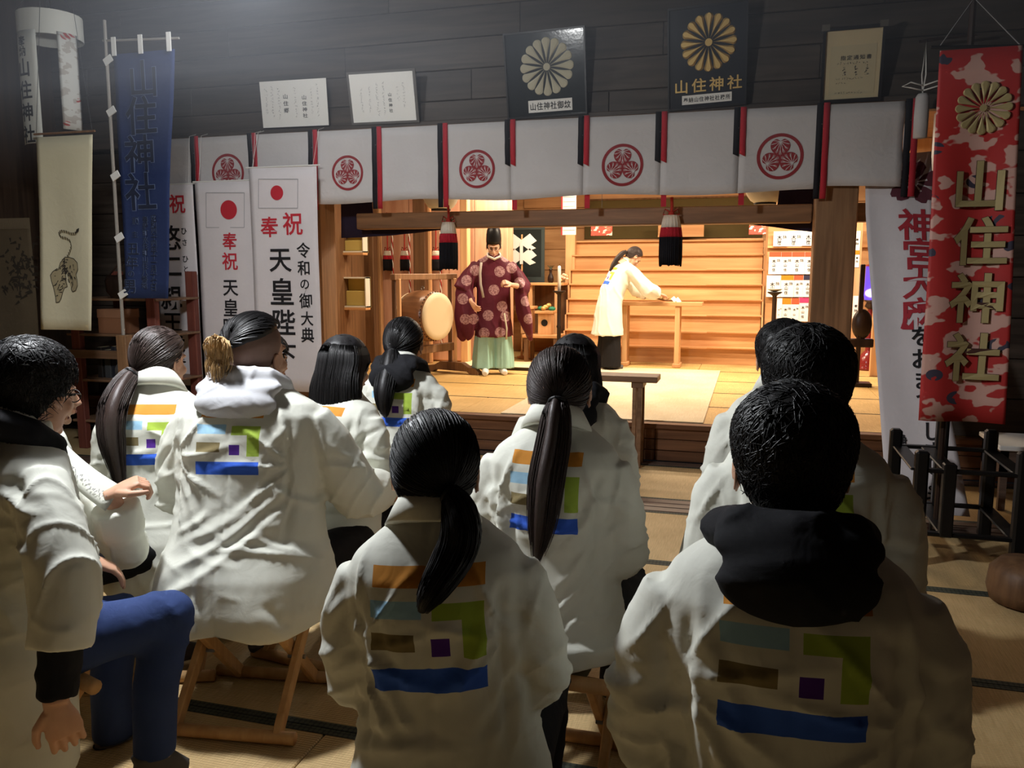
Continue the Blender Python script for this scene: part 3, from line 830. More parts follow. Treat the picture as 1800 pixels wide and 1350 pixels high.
pxdisc(403, 369, 17, Y, mp, .004, 'red_disc', M['red_ink'], t); pxbox(363, 339, 430, 400, Y, mp, .004, 'outline', M['pale_ink'], t)
pxtext([('奉', 405, 424, 30), ('祝', 405, 459, 31)], Y, .004, mp, 'lettering', M['red_ink'], t, .016)
pxtext([('天', 406, 505, 30), ('皇', 407, 541, 31), ('陛', 407, 575, 31), ('下', 408, 608, 28)], Y, .004, mp, 'lettering', M['ink'], t, .016)
Y = 6.27
t, mp = flat_banner('celebration_banner', 'white banner with large black lettering half hidden behind the blue flag', 'banner', -5.12, -4.70, .48, 2.25, Y, M['banner_cloth'], .008, 8, 2, GB)
MB().cyl((-5.14, Y, 2.255), (-4.68, Y, 2.255), .006, n=6).build('rod', M['paper'], t)
hang(t, Y, -5.08, -4.74, 2.255)
pxtext([('奉', 276, 358, 34), ('祝', 312, 358, 33)], Y, .004, mp, 'lettering', M['red_ink'], t, .016)
pxtext([('悠', 298, 418, 44), ('仁', 300, 466, 42), ('親', 301, 523, 42), ('王', 304, 566, 36), ('様', 307, 612, 44), ('ひ', 323, 406, 13), ('さ', 324, 426, 12), ('ひ', 325, 455, 13), ('と', 326, 473, 12), ('ご', 275, 541, 13), ('誕', 276, 559, 13), ('生', 277, 577, 13)], Y, .004, mp, 'lettering', M['ink'], t, .016)

M['blue_flag'] = cloth('blue_flag_cloth', (46, 58, 96), wrinkle=.2); M['flag_outline'] = plain('flag_outline', (104, 118, 150), .8); M['flag_ink'] = plain('flag_ink', (36, 42, 62), .8)
Y = 5.2
t, mp = flat_banner('blue_flag', 'tall blue flag with dark outlined lettering on a pale pole', 'flag', -4.52, -3.99, 1.30, 3.06, Y, M['blue_flag'], .012, 10, 0, None, x0b=-4.53, x1b=-4.165)
big = [('山', 252, 138, 66), ('住', 249, 203, 68), ('神', 247, 270, 66), ('社', 248, 337, 66)]
sm = [(c, 270 - .12 * i, 384 + 11.0 * i, 13.5) for i, c in enumerate('昭和四十四年十一月十七日')] + [(c, 254 - .1 * i, 386 + 11.6 * i, 12) for i, c in enumerate('春野町水住町山住八番地')] + [('願', 237, 388, 13), ('主', 236, 412, 12), ('丑', 234, 437, 22), ('年', 232, 462, 23), ('の', 231, 481, 13), ('男', 230, 503, 25)]
pxtext(big, Y, .006, mp, 'lettering_outline', M['flag_outline'], t, .03); pxtext(big, Y, .009, mp, 'lettering', M['flag_ink'], t, .016)
pxtext(sm, Y, .006, mp, 'lettering_outline', M['flag_outline'], t, .03); pxtext(sm, Y, .009, mp, 'lettering', M['flag_ink'], t, .016)
MB().cyl((-4.585, Y, 0.97), (-4.575, Y, 3.3), .013, .012, n=8).build('pole', plain('pale_pole', (150, 144, 136), .4), t)
MB().cyl((-4.60, Y, 3.16), (-3.95, Y, 3.13), .008, n=8).build('crossbar', plain('pale_pole2', (150, 144, 136), .4), t)
for zz in (1.33, 1.75, 2.2, 2.66, 3.02): MB().box((-4.555, Y - .012, zz), (.075, .008, .05), Matrix.Rotation(-.5, 3, 'Y')).build('loop', M['paper'], t)
for xx in (-4.5, -4.27, -4.03): MB().box((xx, Y - .01, 3.11), (.035, .008, .13)).build('loop', M['paper'], t)
fs_ = thing('flag_stand', 'wooden stake stand holding the blue flag pole', 'stand', (-4.58, Y, 0))
MB().bb((-.045, -.04, 0), (.045, .04, 1.02), .006).build('stake', M['post'], fs_)
MB().bb((-.28, -.035, 0), (.28, .035, .07), .006).build('foot', M['post'], fs_); MB().bb((-.035, -.28, 0), (.035, .28, .07), .006).build('foot', M['post'], fs_)

# red brocade flag and its black stand
def brocade(name, base, cloud, dark, scale=9.0):
    m, nt, b = newmat(name)
    tc = N(nt, 'ShaderNodeTexCoord'); mp_ = N(nt, 'ShaderNodeMapping'); mp_.inputs['Scale'].default_value = (1.0, 1.0, 1.5)
    nt.links.new(tc.outputs['Object'], mp_.inputs[0])
    nz = N(nt, 'ShaderNodeTexNoise'); nz.inputs['Scale'].default_value = scale; nz.inputs['Detail'].default_value = 2.0
    nt.links.new(mp_.outputs[0], nz.inputs['Vector'])
    rp = N(nt, 'ShaderNodeValToRGB'); rp.color_ramp.interpolation = 'LINEAR'
    e = rp.color_ramp.elements; e[0].position = .0; e[0].color = lin(base); e[1].position = .53; e[1].color = lin(base)
    a = e.new(.56); a.color = lin(cloud); a = e.new(1.0); a.color = lin(cloud)
    nt.links.new(nz.outputs['Fac'], rp.inputs[0])
    vo = N(nt, 'ShaderNodeTexVoronoi'); vo.inputs['Scale'].default_value = scale * .55
    nt.links.new(mp_.outputs[0], vo.inputs['Vector'])
    n3 = N(nt, 'ShaderNodeTexWave'); n3.wave_type = 'RINGS'; n3.inputs['Scale'].default_value = 12.0; n3.inputs['Distortion'].default_value = 6.0
    nt.links.new(tc.outputs['Object'], n3.inputs['Vector'])
    lt = N(nt, 'ShaderNodeMath', operation='LESS_THAN'); lt.inputs[1].default_value = .26; nt.links.new(vo.outputs['Distance'], lt.inputs[0])
    gt = N(nt, 'ShaderNodeMath', operation='GREATER_THAN'); gt.inputs[1].default_value = .45; nt.links.new(n3.outputs['Fac'], gt.inputs[0])
    ml = N(nt, 'ShaderNodeMath', operation='MULTIPLY'); nt.links.new(lt.outputs[0], ml.inputs[0]); nt.links.new(gt.outputs[0], ml.inputs[1])
    mx = N(nt, 'ShaderNodeMixRGB'); mx.inputs[2].default_value = lin(dark)
    nt.links.new(ml.outputs[0], mx.inputs[0]); nt.links.new(rp.outputs[0], mx.inputs[1]); nt.links.new(mx.outputs[0], b.inputs['Base Color'])
    b.inputs['Roughness'].default_value = .6; b.inputs['Specular IOR Level'].default_value = .3
    return m
Y = 4.72
a_, b_ = at_y(1652, 85, Y), at_y(1614, 742, Y); c_, d_ = at_y(1797, 85, Y), at_y(1766, 742, Y)
t, mp = flat_banner('red_flag', 'long red brocade flag with pale clouds and gilt lettering on the black stand', 'flag', a_[0], c_[0], (b_[2] + d_[2]) / 2, (a_[2] + c_[2]) / 2, Y, brocade('red_brocade', (176, 48, 46), (204, 160, 146), (64, 60, 74)), .022, 17, 1.0, None, nx=26, x0b=b_[0], x1b=d_[0])
big = [('山', 1722, 326, 88), ('住', 1722, 424, 84), ('神', 1716, 524, 86), ('社', 1708, 628, 84)]
M['gilt'] = plain('gilt_thread', (178, 160, 112), .5, .2)
pxtext(big, Y, .012, mp, 'lettering_outline', plain('flag_brown', (70, 40, 30), .7), t, .03); pxtext(big, Y, .016, mp, 'lettering', M['gilt'], t, .022)
p = at_y(1728, 190, Y); R_ = px_len(1728, 190, Y, 47)
chrysanthemum(t, (lambda lift: (lambda u, v: mp(.012 + lift * .3)(u, v))), p[0], p[2], R_, R_, 16, M['gilt'], 1)
MB().cyl((a_[0] - .04, Y + .01, a_[2] + .01), (c_[0] + .04, Y + .01, c_[2] + .01), .009, n=8).build('crossbar', M['black'], t)
MB().cyl((1.0, Y + .06, .12), (1.0, Y + .06, a_[2] + .25), .016, n=8).build('pole', M['darkwood'], t)
MB().tube([(a_[0], Y + .01, a_[2] + .01), (1.0, Y + .05, a_[2] + .24), (c_[0], Y + .01, c_[2] + .01)], .003, 5).build('hanging_cord', M['pale_ink'], t)
st = thing('flag_rack', 'black wooden frame stand under the red flag', 'stand', (0, 0, 0))
M['blk'] = plain('black_lacquer', (20, 19, 19), .35)
sx0, sx1, sy0, sy1 = .83, 1.32, 4.52, 5.12
for x, y, h in ((sx0 + .03, sy0, .60), (sx1, sy0, .62), (sx0, sy1, .60), (sx1, sy1, .62), (1.07, sy1, .8)):
    MB().bb((x - .032, y - .032, 0), (x + .032, y + .032, h), .012).build('post', M['blk'], st)
for z, hh in ((.49, .02), (.16, .02)):
    for y in (sy0, sy1): MB().bb((sx0, y - .022, z), (sx1, y + .022, z + hh), .005).build('rail', M['blk'], st)
    for x in (sx0 + .02, 1.0, sx1): MB().bb((x - .04, sy0, z + .003), (x + .04, sy1, z + hh - .004), .005).build('rail', M['blk'], st)
MB().bb((.96, sy0 - .03, .16), (1.02, sy0 + .03, .54), .006).build('upright', M['blk'], st)

# leaning white banner
LP0 = np.array([0, 5.35, .045]); LD = np.array([0, 1.22, 2.33]); LDn = LD / np.linalg.norm(LD); LN = np.cross(np.array([1.0, 0, 0]), LDn)
def at_lean(px_, py_): d = _ray(px_, py_); tt = np.dot(LP0 - _C, LN) / np.dot(d, LN); q = _C + d * tt; return q[0], float(np.dot(q - LP0, LDn))
def lwave(u, v): return .012 * math.sin(u * 12 + v * .8) * min(1, (2.6 - v)) + .006 * math.sin(u * 21 + v * 3)
lmp = lambda lift: (lambda u, v: tuple(np.array([u, 0, 0]) + LP0 + LDn * v + LN * (lwave(u, v) + lift)))
if LN[1] > 0: pass
sgn = -1.0 if LN[1] > 0 else 1.0
t = thing('shrine_banner', 'white banner with a maroon blossom and red lettering leaning from the curtain to the stand', 'banner')
P = []
L0, L1 = at_lean(1519, 345), at_lean(1550, 760)
v_top = at_lean(1600, 268)[1]; v_bot = 0.0
for i in range(15):
    P.append([])
    for j in range(17):
        v = v_top + (v_bot - v_top) * j / 16
        xl = L0[0] + (L1[0] - L0[0]) * (v - L0[1]) / (L1[1] - L0[1]); xl = max(xl, .74)
        xr = 1.17 + .0 * v if v > 1 else 1.17 + (1 - v) * .13
        x = xl + (xr - xl) * i / 14
        P[-1].append(lmp(0)(x, v))
MB().sheet(P, 0.002, tuple(-sgn * LN)).build('cloth', M['banner_cloth'], t, True)
def ltext(items, mat, weight):
    out = []
    for ch, px_, py_, s in items:
        u, v = at_lean(px_, py_); u2, v2 = at_lean(px_, py_ - s); m = abs(v2 - v) * 1.0
        out.append((ch, u, v, m, m * 1.06))
    lettering(out, lmp(sgn * .006), 'lettering', mat, t, weight)
M['maroon_ink'] = plain('maroon_ink', (104, 56, 66), .8)
ltext([('神', 1611, 396, 54), ('宮', 1617, 448, 54), ('大', 1617, 500, 52), ('麻', 1615, 553, 54)], plain('dull_red_ink', (186, 56, 66), .8), .02)
ltext([('を', 1620, 593, 36), ('お', 1621, 632, 36), ('ま', 1623, 669, 34), ('つ', 1627, 702, 32), ('り', 1632, 728, 28), ('し', 1638, 759, 34), ('ま', 1640, 794, 34), ('し', 1641, 822, 28), ('ょ', 1641, 850, 26), ('う', 1639, 880, 32), ('静', 1582, 773, 22), ('岡', 1583, 797, 22)], M['ink'], .016)
cu, cv = at_lean(1606, 321); pr = abs(at_lean(1606, 285)[1] - cv) * 1.05
polys = []
for k in range(5):
    a = PI / 2 + k * 2 * PI / 5 - .12
    pet = [(.13, -.03), (.4, -.26), (.72, -.37), (.95, -.25), (1.02, -.12), (.92, 0), (1.02, .12), (.95, .25), (.72, .37), (.4, .26), (.13, .03)]
    polys.append([(cu + pr * (r * math.cos(a) - s_ * math.sin(a)) * 1.05, cv + pr * (r * math.sin(a) + s_ * math.cos(a))) for r, s_ in pet])
decal(polys, lmp(sgn * .005), 'blossom_petal', M['maroon_ink'], t)['kind'] = 'stuff'
decal([strip((cu + pr * .1 * math.cos(a), cv + pr * .1 * math.sin(a)), (cu + pr * .5 * math.cos(a), cv + pr * .5 * math.sin(a)), .003, .008) for a in [PI / 2 + k * 2 * PI / 5 - .12 for k in range(5)]], lmp(sgn * .007), 'stamen', M['banner_cloth'], t)['kind'] = 'stuff'

# white bundle hung with a bow beside the red flag
p = at_y(1622, 165, 6.2)
t = thing('hanging_bundle', 'pale bound bundle hanging from a knotted white cord beside the red flag', 'bundle', p)
H_ = px_len(1622, 165, 6.2, 78); z2 = px_len(1622, 165, 6.2, 12)
MB().lathe([(.03, 0), (.042, -.02), (.046, -H_ * .5), (.044, -H_), (.02, -H_ - .005)], 14).build('bundle', M['white_cloth'], t, True)
MB().tube([(0, 0, 0), (-.012, 0, .12), (0, 0, .34), (.012, 0, .12), (0, 0, .02)], .005, 5).build('loop', M['paper'], t, True)
bw = MB()
for s_ in (-1, 1): bw.tube([(0, -.01, .05), (s_ * .08, -.02, .075), (s_ * .13, -.02, .05), (s_ * .08, -.02, .04), (0, -.01, .02)], .005, 5)
bw.build('bow', M['paper'], t, True)
MB().cyl((-.04, .02, .34), (.3, .02, .36), .01, n=6).build('peg', M['darkwood'], t)

# side table at the edge of the stage
p = at_y(1735, 768, 6.0)
t = thing('side_table', 'low table with a white top in the dark corner behind the red flag', 'table', (p[0], 5.7, 0))
MB().bb((0, 0, p[2] - .03), (.7, .5, p[2]), .004).build('table_top', M['paper'], t)
for x, y in ((.04, .04), (.66, .04), (.04, .46), (.66, .46)): MB().bb((x - .02, y - .02, 0), (x + .02, y + .02, p[2] - .03)).build('leg', M['sill'], t)
MB().bb((.02, .02, p[2] - .2), (.68, .48, p[2] - .03)).build('apron', M['sill'], t)
p = at_z(1795, 1075, 0)
t = thing('wooden_block', 'worn rounded wooden block on the tatami at the dim side', 'block', (p[0] + .06, p[1] + .12, 0))
MB().lathe([(.10, 0), (.16, .01), (.175, .06), (.165, .15), (.13, .19), (.06, .2)], 18).build('body', M['brown_v'], t, True)

# ------------------------------------------------------------------ things on the left side
Y = 4.55
tl = at_y(64, 236, Y); tr = at_y(163, 242, Y); bl = at_y(75, 575, Y); br = at_y(163, 585, Y)
t, mp = flat_banner('tiger_cloth', 'cream cloth with an ink drawing of a tiger seen from behind', 'hanging cloth', tl[0], tr[0], (bl[2] + br[2]) / 2, (tl[2] + tr[2]) / 2, Y, cloth('cream_cloth', (196, 188, 160), wrinkle=.2), .012, 14, .5, None, x0b=bl[0], x1b=br[0])
MB().cyl((tl[0] - .02, Y, tl[2] + .0), (tr[0] + .02, Y, tl[2] + .0), .007, n=6).build('rod', M['brown_v'], t)
MB().tube([(tl[0], Y, tl[2]), ((tl[0] + tr[0]) / 2, Y + .02, 4.275), (tr[0], Y, tl[2])], .002, 4).build('hanging_cord', M['black'], t)
Q = lambda a, b: (lambda p: (p[0], p[2]))(at_y(a, b, Y))
fur = plain('tiger_wash', (150, 138, 108), .8); fink = plain('tiger_ink', (48, 44, 38), .8)
body = [(100, 478), (104, 462), (112, 452), (120, 452), (130, 455), (137, 462), (138, 474), (134, 482), (136, 492), (137, 502), (133, 511), (127, 513), (124, 508), (128, 500), (127, 490), (119, 478), (115, 472), (113, 482), (114, 496), (117, 504), (112, 506), (109, 514), (107, 524), (104, 531), (99, 532), (98, 522), (95, 508), (91, 494), (89, 484), (92, 478), (99, 472)]
cen = (112, 470)
decal([[Q(*cen), Q(*body[i]), Q(*body[(i + 1) % len(body)])] for i in range(len(body))], mp(.004), 'tiger_body', fur, t)['kind'] = 'stuff'
tail = [(116, 452), (121, 443), (125, 433), (123, 424), (115, 419), (105, 417), (101, 411), (105, 406), (114, 407), (124, 411), (133, 411), (139, 405)]
decal([[Q(a[0], a[1] - 2), Q(a[0] + 1, a[1] + 2.5), Q(b[0] + 1, b[1] + 2.5), Q(b[0], b[1] - 2)] for a, b in zip(tail[:-1], tail[1:])], mp(.004), 'tiger_tail', fur, t)['kind'] = 'stuff'
rr = random.Random(11); stp = []
for i in range(len(tail) - 1):
    for f in (.2, .7):
        a, b = tail[i], tail[i + 1]; x = a[0] + (b[0] - a[0]) * f; y = a[1] + (b[1] - a[1]) * f
        stp.append(strip(Q(x - .5, y - 2.4), Q(x + 1, y + 2.6), .0035, .0025))
for k in range(95):
    a = rr.choice(body); f = rr.uniform(.15, .85); x = cen[0] + (a[0] - cen[0]) * f; y = cen[1] + (a[1] - cen[1]) * f
    L_ = rr.uniform(3, 8); ang = rr.uniform(-.5, .8) + (1.2 if x > 118 else 2.4)
    stp.append(strip(Q(x, y), Q(x + L_ * math.cos(ang), y + L_ * math.sin(ang)), .0042, .001))
for i in range(len(body)): stp.append(strip(Q(*body[i]), Q(*body[(i + 1) % len(body)]), .0022, .0022))
stp.append([Q(134, 411), Q(137, 403), Q(142, 401), Q(141, 407)])
decal(stp, mp(.0065), 'tiger_stripe', fink, t)['kind'] = 'stuff'

Y = 4.85
p = at_y(88, 45, Y); R_ = .205
t = thing('hoop_streamer', 'pale round hoop with hanging paper strips bearing brush lettering', 'streamer', (p[0], Y, p[2]))
grayp = plain('dusty_paper', (176, 176, 168), .8)
sv = [(R_ * math.cos(a), R_ * math.sin(a)) for a in np.linspace(0, 2 * PI, 25)]
MB().loft([[(R_ * math.cos(2 * PI * j / 24), R_ * math.sin(2 * PI * j / 24), z) for j in range(24)] for z in (.06, .03, -.03, -.10)], False).build('hoop_band', grayp, t, True)
def arc_strip(a0, a1, z0, z1, name, mat):
    P = [[(R_ * 1.004 * math.cos(a), R_ * 1.004 * math.sin(a), z) for z in np.linspace(z1, z0, 8)] for a in np.linspace(a0, a1, 8)]
    return MB().sheet(P, .002).build(name, mat, t, True)
zl = -px_len(88, 45, Y, 225)
arc_strip(PI * 1.24, PI * 1.60, zl, -.08, 'paper_strip', grayp)
arc_strip(PI * 1.80, PI * 2.02, zl + .1, -.08, 'paper_strip', brocade('streamer_print', (176, 176, 170), (150, 144, 136), (150, 60, 56), 14))
def arcmap(u, v): a = PI * 1.43 + u / R_; return (R_ * 1.03 * math.cos(a), R_ * 1.03 * math.sin(a), v)
lettering([('奉', 0, -.15, .07, .07), ('納', 0, -.215, .07, .07)] + column('山住神社', 0, -.32, .125, .145), arcmap, 'lettering', M['ink'], t, .02)
MB().cyl((0, 0, .06), (0, 0, 4.27 - p[2]), .003, n=5).build('cord', M['black'], t)
for a in (0, 2.1, 4.2): MB().tube([(R_ * math.cos(a), R_ * math.sin(a), .06), (0, 0, .35)], .002, 4).build('cord', M['black'], t)

Y = 5.6
tl = at_y(-40, 385, Y); br = at_y(72, 640, Y)
t, mp = flat_banner('hanging_scroll', 'dim fringed wall cloth with a dark ink figure beside the tiger cloth', 'hanging cloth', tl[0], br[0], br[2], tl[2], Y, cloth('dun_cloth', (104, 92, 74), wrinkle=.2), .008, 12, 0)
rr = random.Random(3); polys = []
for k in range(90):
    cx, cy = rr.gauss(36, 15), rr.gauss(478, 26); L_ = rr.uniform(5, 14); a = rr.uniform(0, PI)
    polys.append(strip((lambda q: (q[0], q[2]))(at_y(cx, cy, Y)), (lambda q: (q[0], q[2]))(at_y(cx + L_ * math.cos(a), cy + L_ * math.sin(a), Y)), .012, .004))
decal(polys, mp(.004), 'ink_figure', plain('scroll_ink', (62, 56, 48), .8), t)['kind'] = 'stuff'
fr = MB()
for i in range(60):
    x = tl[0] + (br[0] - tl[0]) * i / 59
    fr.cyl((x, Y - .006, tl[2] + .0), (x + .004, Y - .008, tl[2] - .09), .004, .003, n=4); fr.cyl((x, Y - .006, br[2] + .12), (x + .004, Y - .008, br[2] - .02), .004, .003, n=4)
fr.build('fringe', plain('fringe_thread', (112, 98, 78), .9), t)['kind'] = 'stuff'

# open shelf rack against the side
t = thing('shelf_rack', 'reddish wooden shelf rack behind the people at the side of the hall', 'shelf', (0, 0, 0))
Yr = 5.62
redw = wood('red_brown_wood', (104, 54, 46), (136, 78, 64), 'Z', 4)
xa = at_y(128, 640, Yr)[0]; xb = at_y(262, 640, Yr)[0]
for x in (xa, xb): MB().bb((x, Yr, 0), (x + .085, Yr + .06, 1.5), .005).build('post', redw, t)
for x in (xa, xb): MB().bb((x, Yr + .5, 0), (x + .085, Yr + .56, 1.5), .005).build('post', redw, t)
for z in (.25, .60, .985, 1.28): MB().bb((xa - .05, Yr + .005, z - .02), (xb + .1, Yr + .55, z), .004).build('shelf_board', M['bench'], t)
MB().bb((xa - .3, Yr - .02, .78), (xb, Yr + .0, .85), .004).build('rail', M['bench'], t)
def shelf_item(name, label, cat, x, z, build):
    o = thing(name, label, cat, (x, Yr + .12, z)); build(o); return o
rollm = plain('rolled_cloth', (132, 134, 132), .8)
def roll(o):
    MB().cyl((-.12, 0, .07), (.12, 0, .07), .07, n=16).build('roll', rollm, o, True); MB().cyl((-.121, 0, .07), (.121, 0, .07), .02, n=8).build('core', M['cream_paper'], o)
shelf_item('paper_roll', 'grey rolled paper on the reddish rack', 'roll', xa + .50, .60, roll)
def cardb(o):
    MB().bb((-.13, -.08, 0), (.13, .1, .2), .004).build('carton', plain('cardboard', (140, 96, 68), .8), o); MB().bb((-.135, -.083, .13), (.135, .103, .205), .004).build('lid', plain('cardboard_lid', (150, 108, 80), .8), o)
shelf_item('cardboard_carton', 'brown cardboard carton on the upper board of the reddish rack', 'box', xa + .38, .985, cardb)
def whitebox(o):
    MB().bb((-.2, -.1, 0), (.2, .1, .09), .01).build('tray', plain('grey_white', (168, 168, 166), .7), o); MB().bb((-.19, -.09, .085), (.19, .09, .1), .004).build('cover', plain('grey_white2', (150, 150, 148), .7), o)
shelf_item('storage_tray', 'greyish white tray on the lower board of the reddish rack', 'tray', xa + .42, .25, whitebox)
def basket(o):
    MB().lathe([(.12, 0), (.16, .05), (.17, .14), (.15, .19), (.145, .185), (.16, .13), (.1, .01)], 18).build('bowl', M['darkwood'], o, True)
    mb = MB()
    for k in range(9): mb.tube([(.145 * math.cos(k * .7), .145 * math.sin(k * .7), .18), (.06 * math.cos(k * .7), .06 * math.sin(k * .7), .28), (0, 0, .3)], .006, 5)
    mb.build('wire_cover', M['darkwood'], o)
shelf_item('dark_basket', 'dark round basket standing on top of the reddish rack', 'basket', xa + .5, 1.28, basket)
for k, (c, w_, h_) in enumerate([((44, 40, 38), .05, .26), ((70, 72, 74), .06, .24), ((40, 44, 52), .045, .27)]):
    o = thing('binder', ['black binder upright on the reddish rack', 'grey binder upright on the reddish rack', 'dark blue binder upright on the reddish rack'][k], 'binder', (xa + .14 + .075 * k, Yr + .12, .60), 0, 'binders on the rack')
    MB().bb((0, 0, 0), (w_, .2, h_), .003).build('cover', plain('binder_%d' % k, c, .5), o); MB().bb((.008, .006, h_ - .006), (w_ - .008, .196, h_ + .001)).build('page_block', M['cream_paper'], o)

# ------------------------------------------------------------------ wooden tiers at the back of the stage
tiers = thing('altar_tiers', 'broad bank of empty pale wooden tiers at the back of the stage', 'tiered shelf')
ypx = [422, 447, 473, 499, 525.6, 552.6, 582, 609, 638]
TY = [11.52 - .083 * i for i in range(9)]
TZ = [at_y(1172, y, TY[i])[2] for i, y in enumerate(ypx)]
TZ[8] = .302
tx0, tx1 = -2.44, .125
for i in range(8):
    MB().bb((tx0 - .0 * i, TY[i], TZ[i] - .022), (tx1, TY[i - 1] + .05 if i else 11.75, TZ[i]), .003).build('tread', M['altar'], tiers)
    MB().bb((tx0 + .01, TY[i] + .045, TZ[i + 1]), (tx1 - .01, TY[i] + .07, TZ[i] - .02)).build('riser', M['altar'], tiers)
    MB().bb((-.62 + .012 * i, TY[i] - .006, TZ[i] - .012), (tx1 - .01, TY[i] + .004, TZ[i] + .007), .002).build('batten', M['altar'], tiers)
    for x in (tx0 - .02, tx1): MB().bb((x, TY[i], .302), (x + .02, TY[i] + .09, TZ[i] - .022)).build('side_board', M['altar_v'], tiers)
o = MB().bb((tx1 + .02, 11.3, .302), (tx1 + .14, 11.42, 2.95), .006).build('post', M['altar_v']); struct(o)

# cloth band, plank and brocade pieces above the tiers
def ypanel(name, label, cat, x0, y0, x1, y1, Yp, th, mat, extra=None):
    a = at_y(x0, y0, Yp); b = at_y(x1, y1, Yp)
    t = thing(name, label, cat, ((a[0] + b[0]) / 2, Yp, b[2]))
    w_, h_ = (b[0] - a[0]), a[2] - b[2]
    MB().bb((-w_ / 2, 0, 0), (w_ / 2, th, h_), min(.003, th * .3)).build('panel', mat, t)
    if extra: extra(t, w_, h_)
    return t
ypanel('olive_hanging', 'dull olive cloth hung above the top tier', 'hanging cloth', 1028, 352, 1340, 417, 12.0, .02, cloth('olive_cloth', (92, 78, 46)), lambda t, w_, h_: MB().cyl((-w_ / 2, -.01, h_), (w_ / 2, -.01, h_), .012, n=8).build('rod', M['brown_v'], t))
ypanel('plain_plank', 'pale plank leaning on the olive cloth above the tiers', 'board', 1157, 392, 1237, 416, 11.75, .02, M['altar'], lambda t, w_, h_: MB().bb((-w_ / 2, -.008, -.0), (w_ / 2, 0, .03)).build('batten', M['altar'], t))
broc = brocade('red_white_brocade', (196, 70, 56), (226, 200, 178), (190, 120, 90), 12)
for x0, y0, x1, y1, lab in ((1039, 393, 1076, 414, 'short red and white brocade strip hanging left of the bowing person'), (1317, 396, 1346, 412, 'short red and white brocade strip hanging beside the paper rack')):
    ypanel('brocade_strip', lab.replace('left of', 'above'), 'hanging cloth', x0, y0, x1, y1, 10.6, .006, broc, lambda t, w_, h_: [MB().cyl((-w_ / 2, 0, h_), (w_ / 2, 0, h_), .006, n=6).build('rod', M['brown_v'], t), MB().cyl((0, 0, h_), (0, 0, 2.95 - t.location.z), .003, n=5).build('cord', M['black'], t)])
def red_edge(t, w_, h_):
    MB().cyl((0, .007, h_), (0, .007, 2.955 - t.location.z), .003, n=5).build('cord', M['black'], t)
    MB().bb((-w_ / 2 - .014, -.002, 0), (-w_ / 2, .012, h_)).build('red_edge', M['red_ribbon'], t)
    for i in range(9): MB().bb((-w_ / 2 + .01, -.003, h_ * (.1 + .1 * i)), (w_ / 2 - .01, -.0005, h_ * (.1 + .1 * i) + .004)).build('line', M['pale_ink'], t)
ypanel('pleated_screen', 'narrow pale folded screen with a red edge hanging by the tier post', 'screen', 989, 330, 1012, 413, 9.9, .014, M['paper'], red_edge)

# ------------------------------------------------------------------ left side of the stage: box shelves, drum
for k, (x0, y0, x1, y1, lab) in enumerate([(586, 405, 640, 444, 'upper lit glass-fronted wall box on the side of the stage'), (592, 487, 645, 541, 'lower lit glass-fronted wall box on the side of the stage')]):
    Yb = 9.35
    a = at_y(x0, y0, Yb); b = at_y(x1, y1, Yb)
    t = thing('wall_box', lab, 'box', ((a[0] + b[0]) / 2, Yb, b[2]), 0, 'wall boxes on the stage side')
    w_, h_ = b[0] - a[0], a[2] - b[2]; cm = plain('box_cream_%d' % k, (206, 188, 116), .5); wf = plain('box_white_%d' % k, (220, 216, 200), .4)
    MB().bb((-w_ / 2, .10, 0), (w_ / 2, .12, h_)).build('back', cm, t)
    for lo, hi in (((-w_ / 2, -.02, 0), (w_ / 2, .12, .02)), ((-w_ / 2, -.02, h_ - .02), (w_ / 2, .12, h_)), ((-w_ / 2, -.02, 0), (-w_ / 2 + .015, .12, h_)), ((w_ / 2 - .015, -.02, 0), (w_ / 2, .12, h_))):
        MB().bb(lo, hi, .003).build('frame', wf, t)
    MB().bb((-w_ / 2, -.03, -.03), (w_ / 2, .1, 0), .003).build('ledge', M['altar'], t)
    MB().bb((-w_ / 2 + .02, .04, .02), (w_ / 2 - .03, .09, h_ * .55), .01).build('content_block', plain('box_content_%d' % k, (190, 168, 96), .7), t)
M['drum_wood'] = wood('drum_body', (104, 70, 46), (140, 98, 66), 'X', 4, .3, .4)
dc = Vector((-3.56, 8.72, 1.0)); fa = Vector((-3.70, 8.28, 0)); fb = Vector((-3.40, 9.2, 0)); fd = (fb - fa).normalized(); ax = Vector((fd.y, -fd.x, 0))
t = thing('taiko_drum', 'round barrel drum with a pale skin head hung in the wooden frame', 'drum', dc, math.atan2(ax.y, ax.x))
prof = [(.255, -.2), (.285, -.1), (.292, 0), (.285, .1), (.262, .19)]
MB().lathe(prof, 32, axis='X').build('body', M['drum_wood'], t, True)
MB().lathe([(.262, .185), (.268, .195), (.262, .212), (.20, .214), (.01, .214)], 32, axis='X').build('drumhead', plain('drum_skin', (226, 206, 168), .5), t, True)
MB().lathe([(.01, -.21), (.2, -.21), (.256, -.208), (.26, -.195)], 32, axis='X').build('drumhead', plain('drum_skin2', (220, 200, 164), .5), t, True)
studs = MB()
for k in range(40):
    a = 2 * PI * k / 40
    for xx in (.165,): studs.ball((xx, .272 * math.cos(a), .272 * math.sin(a)), .008, 6, 4)
studs.build('stud', M['darkwood'], t)['kind'] = 'stuff'
rg = [(-.02 + .02 * math.cos(a), 0, .31 + .022 * math.sin(a)) for a in np.linspace(0, 2 * PI, 13)]
MB().tube(rg, .005, 6, False).build('ring', M['metal'], t, True)
t = thing('drum_frame', 'wooden frame with a cross bar carrying the barrel drum', 'stand')
MB().bar(fa - fd * .06 + Vector((0, 0, 1.44)), fb + fd * .06 + Vector((0, 0, 1.44)), .07, .065, bev=.005).build('top_bar', M['post'], t)
